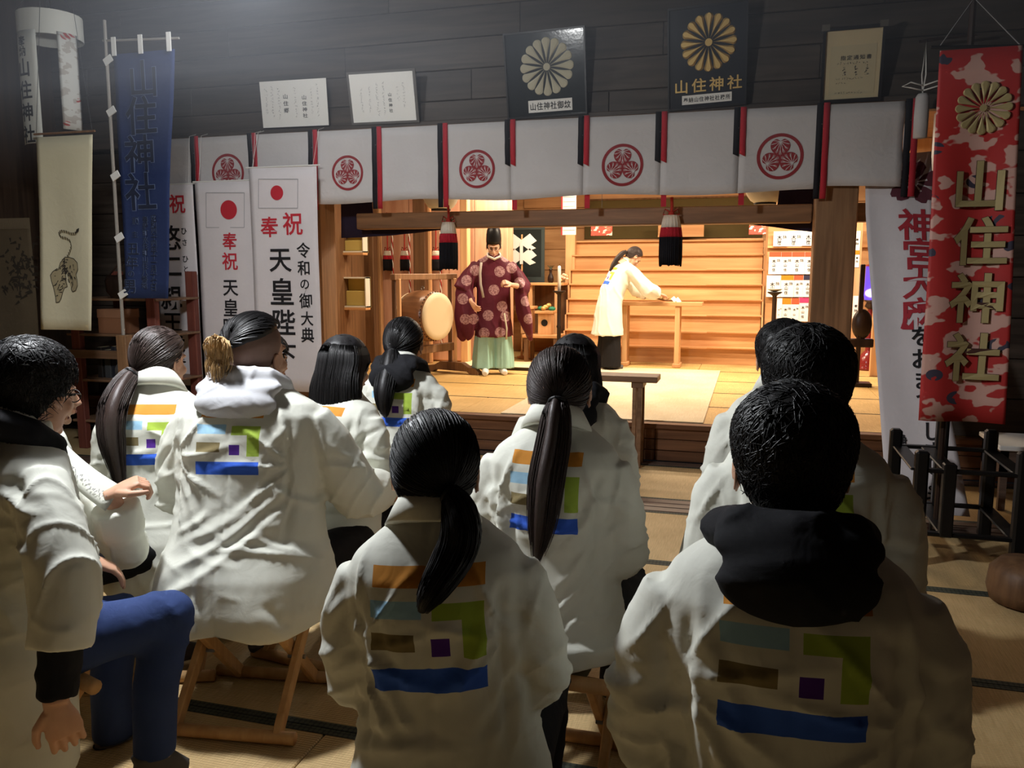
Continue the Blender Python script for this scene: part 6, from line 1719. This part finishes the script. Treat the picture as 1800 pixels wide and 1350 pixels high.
def hair_undercut(seed=4):
    def f(t, Hm, T, hc, s, R):
        st = HairMesh(); st.add(*hair_cap(Hm, lambda D: .0025 + 0 * D[:, 0], hl_normal, seed=seed)); st.build('shaved_sides', M['stubble'], t)
        hl = lambda a: np.interp(a, [0, .6, 1.2, 1.9, 2.6, PI], [.088, .088, .086, .080, .062, .04])
        th = lambda D: .012 + .006 * sstep(.3, .9, D[:, 2])
        hm = HairMesh(); hm.add(*hair_cap(Hm, th, hl, seed=seed)); tie = v3(0, -.93, .28); hm.add(*comb_to(Hm, tie, th, hl, 420, seed, r=.002, lift=.006)); hm.build('hair', M['hair_black'], t)
        td = tie / np.linalg.norm(tie); tp = SK_C + td * (skull_r(td[None])[0] + .02); rng = np.random.default_rng(9)
        bn = HairMesh(); mb = MB(); mb.ball(tuple(tp + v3(0, -.022, -.018)), (.030, .026, .042), 14, 10); bn.add(to_head(Hm, np.array(mb.v)), mb.f); L = []
        for k in range(190):
            a, b = rng.uniform(0, 2 * PI), rng.uniform(-.4, .4); d0 = tp + v3(0, -.012, .01); pts = []
            u = v3(math.cos(a), -abs(math.sin(a)) * .8, math.sin(a)); ln = rng.uniform(.035, .06)
            for q in range(9):
                f_ = q / 8; p = d0 + u * (ln * math.sin(PI * f_ * .75)) * v3(.9, .8, .9) + v3(b * .02, -.012 * f_, -.085 * f_ ** 1.4 * rng.uniform(.8, 1.1)) + rng.normal(0, .0016, 3); pts.append(p)
            L.append(pts)
        bn.add(*strands(to_head(Hm, np.array(L).reshape(-1, 3)).reshape(190, 9, 3), .0019, .0007)); bn.build('hair_bun', M['hair_blond'], t)
    return f
def glasses(info, mat):
    t, Hm = info['root'], info['Hm']; g = MB()
    for s_ in (-1, 1):
        g.tube([(s_ * .033 + .023 * math.cos(a), .098, -.002 + .017 * math.sin(a)) for a in np.linspace(0, 2 * PI, 17)], .0016, 5, False); g.tube([(s_ * .056, .097, .004), (s_ * .078, .06, .006), (s_ * .084, -.002, .004), (s_ * .084, -.018, -.012)], .0016, 5)
    g.tube([(-.01, .100, .003), (0, .103, .006), (.01, .100, .003)], .0016, 5)
    return link('glasses', mesh_np('glasses', to_head(Hm, np.array(g.v)), g.f), mat, t)

# ------------------------------------------------------------------ the seated people
I = {}
I['p7'] = seated(765, 724, 1.66, -10, 'person with black hair in a low side ponytail, seated nearest the camera in the middle', 'folding stool under the black-haired person nearest the camera', w=1.05, lean=.05, side=-.065, head=(-4, 8, 0), seed=7, logo=(.228, .236, .966), sweeps=[(-.13, .60, -.155, .86, .008, .012), (-.10, .62, -.13, .84, .006, .010), (.10, .58, .15, .86, .008, .012), (.13, .55, .16, .80, .007, .012)],
    hair=hair_tied(M['hair_black'], (.36, -.80, -.48), [(0, 0, 0), (.022, -.035, -.015), (.034, -.055, -.055), (.018, -.055, -.105), (-.018, -.04, -.155), (-.034, -.035, -.19)], [.020, .033, .038, .036, .025, .010], 420, 620, 17), vox=.0085, folds=.8)
I['p10'] = seated(1395, 678, 1.37, -3, 'person with short black hair and a black hood, nearest the camera on the dark side', 'folding stool under the person with the black hood nearest the camera', w=1.10, lean=.04, head=(-6, 6, 0), seed=10, logo=(.204, .205, .978), sweeps=[(-.12, .60, -.15, .86, .010, .014), (.12, .55, .155, .88, .010, .014), (.09, .60, .14, .84, .006, .012)],
    hair=hair_short(M['hair_black'], 21, 1400), hood='hood_black', hood_kw=dict(pw=.112, ph=.062, pz=.985, pd=.05, py=-.112, drop=.0, ring=.034), vox=.0085, folds=.85, sleeve=1.04, collar=False)
I['p8'] = seated(985, 607, 2.38, 0, 'person with a long brown ponytail over the coat print, seated in the middle', 'folding stool under the person with the long brown ponytail', w=1.02, lean=.05, head=(-2, 4, 0), seed=8, sweeps=[(-.02, .52, .15, .70, .010, .012), (.0, .46, .15, .64, .008, .012), (-.13, .55, -.15, .84, .007, .012), (.06, .72, .15, .78, .006, .010)],
    hair=hair_tied(M['hair_brown'], (.14, -.93, -.34), [(0, 0, 0), (.004, -.03, -.02), (.004, -.05, -.10), (-.004, -.05, -.2), (-.012, -.045, -.32), (-.03, -.05, -.43)], [.024, .040, .048, .048, .036, .010], 460, 560, 23, stray=.2, flat=.6), vox=.009, hem=.43)
I['p4'] = seated(448, 550, 2.85, -8, 'large person with shaved sides, a fair hair bun and a pale grey hood', 'folding stool under the person with the fair hair bun', w=1.24, lean=.18, side=-.02, head=(18, -4, 4), seed=4, logo=(.19, .19, .962), sweeps=[(-.16, .50, .17, .74, .009, .014), (-.14, .57, .17, .77, .007, .013), (-.17, .43, .16, .68, .008, .014), (-.16, .60, -.05, .66, .006, .011)],
    arms={1: [(.235, .12, .70), (.27, .42, .62)], -1: [(-.195, .05, .70), (-.15, .32, .58)]}, hair=hair_undercut(), hood='hood_grey', hood_kw=dict(ring=.036, pw=.125, ph=.048, pz=.970, py=-.105, pd=.052), vox=.009, hem=.36, neckfwd=-.02, folds=.9, hands=True, coat_b=1.12, hscale=1.04, collar=False, creases=24,
    legs={-1: [(-.10, .02, .47), (-.17, .43, .47), (-.16, .40, .09), (-.17, .52, .045)], 1: [(.12, .02, .47), (.25, .42, .47), (.25, .36, .09), (.27, .48, .045)]})
I['p5'] = seated(606, 590, 3.28, 8, 'person with straight black shoulder-length hair, seated between the hair bun and the drum', 'folding stool under the person with straight black hair', w=1.0, lean=.12, head=(6, 4, 0), seed=5, hair=hair_bob(M['hair_black'], 31, -.215, 1.15, back=-.04, depth=.10), vox=.010)
I['p3'] = seated(278, 572, 3.15, -20, 'person with a long low brown ponytail, seated before the white banners', 'folding stool under the person with the low brown ponytail', w=.98, lean=.06, head=(26, 4, 0), seed=3,
    hair=hair_tied(M['hair_brown'], (-.10, -.86, -.50), [(0, 0, 0), (-.02, -.03, -.03), (-.035, -.045, -.12), (-.035, -.05, -.24), (-.02, -.05, -.34), (-.015, -.05, -.42)], [.026, .044, .052, .046, .028, .018], 380, 460, 37, flat=.7), vox=.010)
I['p6'] = seated(710, 556, 3.92, -4, 'person with a black low ponytail and a black hood, seated in front of the drum', 'folding stool under the person in front of the drum', w=1.0, lean=.05, head=(4, 3, 0), seed=6,
    hair=hair_tied(M['hair_black'], (-.05, -.90, -.42), [(0, 0, 0), (0, -.03, -.02), (0, -.055, -.09), (.0, -.06, -.17), (0, -.055, -.24), (0, -.05, -.29)], [.024, .045, .055, .05, .035, .012], 300, 420, 41), hood='hood_black', hood_kw=dict(pw=.105, ph=.07, pz=.98, ring=.034), vox=.012)
I['p9'] = seated(1012, 588, 3.12, -4, 'person with a black bob and a black hood, half hidden by the long brown ponytail', 'folding stool under the person with the black bob', w=1.0, lean=.06, head=(6, 3, 0), seed=9, hair=hair_bob(M['hair_black'], 43, -.12, .7), hood='hood_black', hood_kw=dict(pw=.105, ph=.075, pz=.97), vox=.012)
I['p11'] = seated(1425, 579, 2.06, 2, 'person with thick short black hair, seated behind the nearest black hood', 'folding stool under the person with thick short black hair', w=1.02, lean=.05, head=(4, 4, 0), seed=11, sweeps=[(-.10, .55, -.14, .84, .009, .012), (.10, .55, .14, .86, .009, .012)], hair=hair_short(M['hair_black'], 51, 1300, thick=lambda D: thick_short(D) + .010), vox=.009, sleeve=1.08)
I['p13'] = seated(1380, 563, 2.95, -4, 'person with dark hair mostly hidden by the two dark heads, nearest the paper rack', 'folding stool under the person nearest the paper rack', w=1.02, lean=.05, head=(0, 4, 0), seed=13, hair=hair_short(M['hair_black'], 53, 700), vox=.012)
I['p12'] = seated(470, 590, 4.05, 10, 'person mostly hidden in front of the fair hair bun, only a white shoulder showing', 'folding stool under the person hidden by the fair hair bun', w=1.0, lean=.10, head=(10, 8, 0), seed=12, hair=hair_short(M['hair_black'], 55, 500), vox=.013)
I['p1'] = seated(52, 600, 2.24, 18, 'person in glasses, blue jeans and a black hood, turned to the stage', 'folding stool under the person in blue jeans', w=1.05, lean=.16, head=(-16, 8, 0), seed=1,
    arms={1: [('px', 118, 1010, 2.02), ('px', 98, 1235, 1.98)], -1: [(-.18, .10, .72), (-.12, .32, .60)]}, dirs={1: (v3(.10, .16, -.98), v3(-.9, .35, 0), .35)}, hands='fine', cuff_at=.58, undersleeve='hood_black',
    hair=hair_short(M['hair_black'], 61, 1100, thick=lambda D: thick_short(D) + .006), hood='hood_black', hood_kw=dict(pw=.10, ph=.07, pz=.98, ring=.04), trousers='jeans', vox=.0085, hem=.20, folds=1.1, collar=True,
    legs={-1: [(-.10, .02, .47), ('px', 205, 1085, 2.62), ('px', 200, 1290, 2.66), ('px', 230, 1300, 2.70)], 1: [(.10, .02, .47), ('px', 296, 1080, 2.40), ('px', 270, 1322, 2.40), ('px', 310, 1352, 2.44)]})
glasses(I['p1'], M['black'])
I['p2'] = seated(75, 628, 2.85, 28, 'person hidden behind the glasses wearer, one sleeve and a raised hand showing', 'folding stool under the person with the raised hand', w=1.0, lean=.10, head=(0, 6, 0), seed=2,
    arms={1: [('px', 225, 965, 2.72), ('px', 196, 868, 2.62)], -1: [(-.18, .14, .68), (-.06, .34, .72)]}, dirs={1: (v3(.30, .75, .35), v3(-.2, -.2, -1), .85)}, hands='fine', hair=hair_short(M['hair_black'], 63, 500), vox=.010)

# broad printed lapel of the person with the raised hand
def lapel(info):
    R, t = info['R'], info['root']; root = np.array(t.location); loc = lambda x, y, d: R.T @ (at_d(x, y, d) - root)
    P = []
    for i in range(9):
        f = i / 8; a = loc(92 + 122 * f, 758 + 98 * f + 8 * math.sin(PI * f), 2.66 - .03 * f); b_ = loc(80 + 105 * f, 800 + 98 * f + 8 * math.sin(PI * f), 2.60 - .03 * f)
        P.append([a + (b_ - a) * j / 3 + v3(0, 0, .004 * math.sin(j * 2)) for j in range(4)])
    MB().sheet(P, .006, tuple(R.T @ v3(-.6, .7, .1))).build('lapel', M['happi_plain'], t, True)
    rr = random.Random(5); polys = []
    def mp(u, v):
        a = loc(92 + 122 * u, 758 + 98 * u + 8 * math.sin(PI * u), 2.652 - .03 * u); b_ = loc(80 + 105 * u, 800 + 98 * u + 8 * math.sin(PI * u), 2.592 - .03 * u); return tuple(a + (b_ - a) * v)
    for k in range(26):
        u = .22 + .7 * k / 26; a = (u + rr.uniform(-.01, .01), rr.uniform(.42, .6)); q = (u + rr.uniform(-.02, .02), a[1] + rr.uniform(.05, .14)); polys.append(strip(a, q, .006, .004))
    decal(polys, mp, 'print', M['pale_ink'], t)['kind'] = 'stuff'
lapel(I['p2'])

# ------------------------------------------------------------------ the two standing people
def figure(label, root, face):
    return thing('person', label, 'person', root, -math.radians(face))
def finish_head(t, Hm, voxel=.006):
    for s_ in (-1, 1):
        e = MB().ball((s_ * .031, .083, .001), (.013, .007, .0045), 10, 6); link('eye', mesh_np('eye', to_head(Hm, np.array(e.v)), e.f), M['eye_dark'], t)
        b = MB().tube([(s_ * .014, .092, .022), (s_ * .032, .092, .027), (s_ * .05, .08, .02)], [.003, .0035, .002], 6); link('eyebrow', mesh_np('eyebrow', to_head(Hm, np.array(b.v)), b.f), M['hair_black'], t)
    lp = MB().ball((0, .099, -.0625), (.019, .0045, .007), 10, 6); link('lips', mesh_np('lips', to_head(Hm, np.array(lp.v)), lp.f), M['lip'], t)

# --- priest
b = at_z(868, 657, .302)
pr_ = figure('person in a maroon robe with pale discs, green trousers and a tall black cap', (b[0], b[1], .302), 158)
def robe_material():
    m = cloth('maroon_robe', (86, 32, 46), rough=.5, wrinkle=.3)
    nt = m.node_tree; bs = nt.nodes['Principled BSDF']; hsv = nt.nodes[m['_hsv']]
    tc = N(nt, 'ShaderNodeTexCoord'); mp_ = N(nt, 'ShaderNodeMapping'); mp_.inputs['Scale'].default_value = (1, .25, 1); nt.links.new(tc.outputs['Object'], mp_.inputs[0])
    prev = None
    for x, y in ((877, 480), (821, 495), (814, 526), (867, 511), (881, 539), (857, 554), (877, 583), (850, 584), (926, 560), (911, 499), (888, 455), (849, 455), (898, 474), (887, 556), (832, 560), (836, 478), (818, 560), (921, 530)):
        d = N(nt, 'ShaderNodeVectorMath', operation='DISTANCE'); d.inputs[1].default_value = (-(x - 868) / 148, .03, (657 - y) / 148); nt.links.new(mp_.outputs[0], d.inputs[0])
        if prev is None: prev = d.outputs['Value']
        else:
            q = N(nt, 'ShaderNodeMath', operation='MINIMUM'); nt.links.new(prev, q.inputs[0]); nt.links.new(d.outputs['Value'], q.inputs[1]); prev = q.outputs[0]
    lt = N(nt, 'ShaderNodeMath', operation='LESS_THAN'); lt.inputs[1].default_value = .062; nt.links.new(prev, lt.inputs[0])
    wv = N(nt, 'ShaderNodeTexNoise'); wv.inputs['Scale'].default_value = 60; nt.links.new(tc.outputs['Object'], wv.inputs[0])
    rp = N(nt, 'ShaderNodeValToRGB'); rp.color_ramp.elements[0].position = .42; rp.color_ramp.elements[0].color = lin((126, 84, 90)); rp.color_ramp.elements[1].position = .55; rp.color_ramp.elements[1].color = lin((168, 132, 134)); nt.links.new(wv.outputs['Fac'], rp.inputs[0])
    mx = N(nt, 'ShaderNodeMixRGB'); nt.links.new(lt.outputs[0], mx.inputs[0]); nt.links.new(hsv.outputs[0], mx.inputs[1]); nt.links.new(rp.outputs[0], mx.inputs[2]); nt.links.new(mx.outputs[0], bs.inputs['Base Color'])
    return m
hcz = 1.475
Hm = np.eye(4); Hm[:3, :3] = rotz(-.1) @ rotx(-.32); Hm[:3, 3] = (0, .05, hcz)
# body
bmb = MB(); bmb.tube([(0, 0, .8), (0, 0, 1.05), (0, 0, 1.25), (0, .01, 1.34)], [.13, .12, .13, .06], 14, True, .75, up=(1, 0, 0))
for sd in (-1, 1): bmb.tube([(sd * .09, 0, .8), (sd * .10, .02, .42), (sd * .10, 0, .06)], [.08, .055, .035], 12); bmb.tube([(sd * .10, -.02, .04), (sd * .10, .12, .03)], [.035, .03], 10)
bmb.tube([(.17, 0, 1.28), (.31, .03, 1.02), (.27, .16, .86)], [.05, .04, .028], 10); bmb.tube([(-.17, 0, 1.28), (-.33, .03, 1.02), (-.20, .22, 1.04)], [.05, .04, .028], 10)
BV, BN, BF = remesh(bmb, .014, 3)
HV, HF = head_mesh(Hm, .0055)
hb = MB(); hb.tube([(-.26, .16, 1.03), (-.19, .235, 1.045)], [.034, .026], 12); hand_prims(hb, (-.185, .24, 1.05), (.75, .35, .3), (.2, -.5, -.7), 1, .75)
h1, _n, f1 = remesh(hb, .0045, 2)
hb = MB(); hb.tube([(.30, .10, .92), (.27, .17, .85)], [.034, .026], 12); hand_prims(hb, (.27, .17, .85), (-.35, .4, -.5), (-.6, -.3, 0), -1, .5)
h2, _n, f2 = remesh(hb, .005, 2)
allV = [HV, BV, h1, h2]; allF = list(HF); n_ = len(HV)
for v_, f_ in ((BV, BF), (h1, f1), (h2, f2)): allF += [tuple(i + n_ for i in q) for q in f_]; n_ += len(v_)
link('body', mesh_np('body', np.concatenate(allV), allF), M['skin'], pr_)
finish_head(pr_, Hm); glasses(dict(root=pr_, Hm=Hm), M['black'])
hm = HairMesh(); hm.add(*hair_cap(Hm, lambda D: .006 + 0 * D[:, 0], hl_short, seed=3)); hm.build('hair', M['hair_black'], pr_)
# robe
mb = MB(); rings = []
for z, yc, a, bb in ((.44, .0, .235, .17), (.60, .0, .225, .16), (.80, .0, .205, .145), (.98, .0, .20, .14), (1.15, .0, .215, .14), (1.27, .0, .215, .12), (1.33, .01, .175, .10), (1.365, .02, .11, .085), (1.385, .025, .085, .075)):
    rings.append([(a * math.copysign(abs(math.cos(x)) ** .8, math.cos(x)), yc + bb * math.copysign(abs(math.sin(x)) ** .8, math.sin(x)), z) for x in np.linspace(0, 2 * PI, 33)[:-1]])
mb.loft(rings)
mb.tube([(.17, 0, 1.27), (.28, .02, 1.14), (.36, .04, .98)], [.08, .10, .12], 16); mb.ball((.345, .06, .78), (.115, .085, .40), 24, 18, Matrix.Rotation(-.06, 3, 'Y')); mb.ball((.30, .12, .70), (.10, .07, .30), 20, 14)
mb.tube([(-.17, 0, 1.27), (-.28, .02, 1.14), (-.35, .05, 1.0)], [.08, .09, .10], 16); mb.tube([(-.35, .05, 1.0), (-.27, .16, 1.02)], [.095, .075], 14); mb.ball((-.34, .10, .76), (.085, .10, .33), 20, 16, Matrix.Rotation(.22, 3, 'Y')); mb.ball((-.39, .06, .58), (.055, .06, .20), 16, 12, Matrix.Rotation(.18, 3, 'Y'))
V, Nn, F = remesh(mb, .0115, 4)
nz = noise3(V, 6.0, 2.0)
rdg = lambda ph, p=3.0: (1 - np.abs(np.sin(ph))) ** p
sl = np.abs(V[:, 0]) > .22
V = V + Nn * (.012 * sl * (rdg(V[:, 0] * 26 + V[:, 2] * 4 * np.sign(V[:, 0]) + nz * 1.2) - .3) + .010 * (~sl) * sstep(1.1, .7, V[:, 2]) * (rdg(V[:, 0] * 20 + nz) - .3) - .014 * np.exp(-((np.abs(V[:, 0]) - .215) / .012) ** 2) * sstep(1.2, 1.0, V[:, 2]) + .004 * nz)[:, None]
link('robe', mesh_np('robe', V, F), robe_material(), pr_)
MB().tube([(.15, .13, 1.30), (.165, .15, 1.18), (.16, .15, 1.05), (.13, .165, .9)], .014, 6, True, .4).build('shoulder_cord', plain('pale_cord', (170, 160, 150), .7), pr_, True)
MB().tube([(-.11, .17, .72), (-.135, .19, .55), (-.13, .19, .42)], .01, 6).build('shoulder_cord', plain('pale_cord2', (190, 180, 160), .7), pr_, True)
cb = MB(); cb.tube([(-.075, .10, 1.37), (-.07, .03, 1.40), (0, -.03, 1.41), (.07, .03, 1.40), (.075, .10, 1.37), (0, .135, 1.335), (-.075, .10, 1.37)], .016, 8, False, .6); cb.build('under_collar', M['paper'], pr_, True)
# hakama trousers
hk = MB()
for sd in (-1, 1):
    rings = []
    for z, a, bb, cx in ((.075, .135, .14, .115), (.25, .128, .13, .11), (.5, .115, .12, .095), (.75, .10, .11, .07)):
        rings.append([(sd * cx + a * (1 + .05 * math.cos(7 * x)) * math.cos(x), bb * (1 + .05 * math.cos(7 * x)) * math.sin(x), z) for x in np.linspace(0, 2 * PI, 43)[:-1]])
    hk.loft(rings)
V, Nn, F = remesh(hk, .0095, 1)
V = V + Nn * (.010 * (rdg(np.arctan2(V[:, 1], np.abs(V[:, 0]) - .11) * 3.5, 4) - .2))[:, None]
link('hakama', mesh_np('hakama', V, F), cloth('pale_green_silk', (160, 204, 192), rough=.6), pr_)
for sd, yy in ((-1, .02), (1, .07)):
    fm = MB(); fm.tube([(sd * .10, yy - .05, .10), (sd * .10, yy - .03, .05), (sd * .11, yy + .08, .04), (sd * .12, yy + .16, .028)], [.042, .046, .042, .03], 12); fv, fn, ff = remesh(fm, .008, 3); fv[:, 2] = np.maximum(fv[:, 2], .002); link('tabi_sock', mesh_np('tabi_sock', fv, ff), M['paper'], pr_)
# cap
cap = MB(); rings = []
for z, rx, ry in ((.055, .088, .106), (.09, .088, .104), (.14, .085, .098), (.19, .078, .088), (.225, .062, .068), (.245, .035, .038), (.25, .008, .008)):
    rings.append([(rx * math.cos(x), -.015 + ry * math.sin(x) - (z - .055) * .1, z) for x in np.linspace(0, 2 * PI, 29)[:-1]])
cap.loft(rings); link('tall_cap', mesh_np('tall_cap', to_head(Hm, np.array(cap.v)), cap.f), plain('cap_black', (24, 24, 26), .4), pr_)

# --- bowing person at the table
b = at_z(1069, 648, .302)
wm = figure('person in an ivory coat and black trousers bowing over the slim table', (b[0], b[1], .302), 62)
LN_ = .42
def TL(p):
    q = v3(*p); k = sstep(.78, .98, q[2]); o = v3(0, 0, .86); r = rotx(-LN_ * float(k)) @ (q - o); return r + o
hcw = TL((0, .06, 1.47)) + v3(0, .0, -.02)
Hm = np.eye(4); Hm[:3, :3] = rotz(.05) @ rotx(-.85) * .95; Hm[:3, 3] = hcw
bmb = MB(); bmb.tube([(0, 0, .8), tuple(TL((0, 0, 1.05))), tuple(TL((0, 0, 1.25))), tuple(TL((0, .02, 1.34)))], [.12, .11, .115, .055], 14, True, .75, up=(1, 0, 0))
for sd in (-1, 1): bmb.tube([(sd * .08, 0, .8), (sd * .085, .02, .42), (sd * .085, 0, .06)], [.075, .05, .035], 12); bmb.tube([(sd * .085, -.02, .04), (sd * .085, .13, .03)], [.033, .028], 10)
arm = {sd: (TL((sd * .15, .0, 1.28)), v3(sd * .20, .42, .98), v3(sd * .07, .60, .92)) for sd in (-1, 1)}
for sd in (-1, 1): bmb.tube([tuple(p) for p in arm[sd]], [.045, .036, .026], 10)
BV, BN, BF = remesh(bmb, .014, 3); HV, HF = head_mesh(Hm, .006)
allV = [HV, BV]; allF = list(HF) + [tuple(i + len(HV) for i in q) for q in BF]; n_ = len(HV) + len(BV)
for sd in (-1, 1):
    hb = MB(); hb.tube([tuple(arm[sd][1] * .3 + arm[sd][2] * .7), tuple(arm[sd][2])], [.03, .024], 12); hand_prims(hb, tuple(arm[sd][2]), (-.25 * sd, .9, -.1), (0, .1, -1), -sd, .4); hv, _n, hf = remesh(hb, .0045, 2); allV.append(hv); allF += [tuple(i + n_ for i in q) for q in hf]; n_ += len(hv)
link('body', mesh_np('body', np.concatenate(allV), allF), M['skin'], wm); finish_head(wm, Hm)
mb = MB(); rings = []
for z, yc, a, bb in ((.42, -.02, .235, .19), (.60, -.01, .215, .165), (.78, .0, .195, .15), (.95, .0, .18, .14), (1.10, .0, .18, .135), (1.22, .0, .18, .12), (1.29, .01, .15, .095), (1.335, .02, .09, .07), (1.36, .025, .07, .06)):
    rings.append([TL((a * math.copysign(abs(math.cos(x)) ** .8, math.cos(x)), yc + bb * math.copysign(abs(math.sin(x)) ** .8, math.sin(x)), z)) for x in np.linspace(0, 2 * PI, 33)[:-1]])
mb.loft(rings)
for sd in (-1, 1):
    sh, el, wr = arm[sd]; cu_ = el + (wr - el) * .62
    mb.tube([tuple(sh), tuple((sh + el) / 2), tuple(el), tuple(cu_)], [.068, .085, .098, .098], 16, True, [1, 1, 1.1, 1.2])
V, Nn, F = remesh(mb, .0115, 4); nz = noise3(V, 6.0, 4.0)
V0 = V.copy(); V = V + Nn * (.009 * (rdg(V[:, 0] * 16 + V[:, 1] * 18 + V[:, 2] * 6 + nz * 1.6) - .3) + .004 * nz)[:, None]
me = mesh_np('happi_coat', V, F); pa = me.attributes.new('print', 'FLOAT_VECTOR', 'POINT')
U0 = (V0 - v3(0, 0, .86)) @ rotx(-LN_) + v3(0, 0, .86)
pv = np.stack([(U0[:, 0] + .114) / .228, (U0[:, 2] - 1.0) / .236, np.where((U0[:, 1] < .02) & (np.abs(U0[:, 0]) < .16), -1.0, 1.0)], 1); pa.data.foreach_set('vector', pv.ravel())
link('happi_coat', me, M['happi'], wm)
cp = [TL(p) for p in ((-.05, .13, 1.12), (-.07, .07, 1.31), (-.055, -.01, 1.375), (0, -.045, 1.385), (.055, -.01, 1.375), (.07, .07, 1.31), (.05, .13, 1.12))]
MB().tube([tuple(p) for p in cp], .022, 8, True, .5).build('collar', M['happi_plain'], wm, True)
tm = MB()
for sd in (-1, 1): tm.tube([(sd * .075, .0, .85), (sd * .085, .01, .5), (sd * .095, .0, .03)], [.085, .105, .125], 18)
V, Nn, F = remesh(tm, .012, 3); V = V + Nn * (.008 * (rdg(np.arctan2(V[:, 1], V[:, 0]) * 4 + noise3(V, 5.0, 1.0)) - .3))[:, None]; V[:, 2] = np.maximum(V[:, 2], .012)
link('trousers', mesh_np('trousers', V, F), M['trouser_black'], wm)
for sd in (-1, 1):
    fm = MB(); fm.tube([(sd * .085, -.03, .05), (sd * .085, .06, .04), (sd * .09, .16, .025)], [.042, .04, .028], 12); fv, fn, ff = remesh(fm, .009, 3); fv[:, 2] = np.maximum(fv[:, 2], .002); link('sock', mesh_np('sock', fv, ff), M['sock'], wm)
hair_tied(M['hair_brown'], (0, -.80, -.50), [(0, 0, 0), (0, -.045, -.005), (0, -.11, -.07), (.0, -.17, -.16), (-.0, -.21, -.23)], [.024, .036, .04, .032, .012], 240, 380, 71)(wm, Hm, TL, hcw, 1.0, None)

# ------------------------------------------------------------------ thin haze volume added to stand in for lens glare
if GLARE_HAZE > 0:
    hz, nt, b = newmat('glare_haze'); nt.nodes.remove(b)
    vs_ = N(nt, 'ShaderNodeVolumeScatter'); vs_.inputs['Density'].default_value = GLARE_HAZE; vs_.inputs['Color'].default_value = (.86, .9, 1.0, 1); vs_.inputs['Anisotropy'].default_value = .3
    nt.links.new(vs_.outputs[0], nt.nodes['Material Output'].inputs['Volume'])
    o = MB().bb((-6.2, 2.6, 2.2), (2.1, 6.25, 4.2)).build('haze', hz); o['kind'] = 'stuff'
    o['label'] = 'thin pale haze added under the lamps to imitate lens glare'; o['category'] = 'haze'

bpy.data.scenes.remove(BENCH)
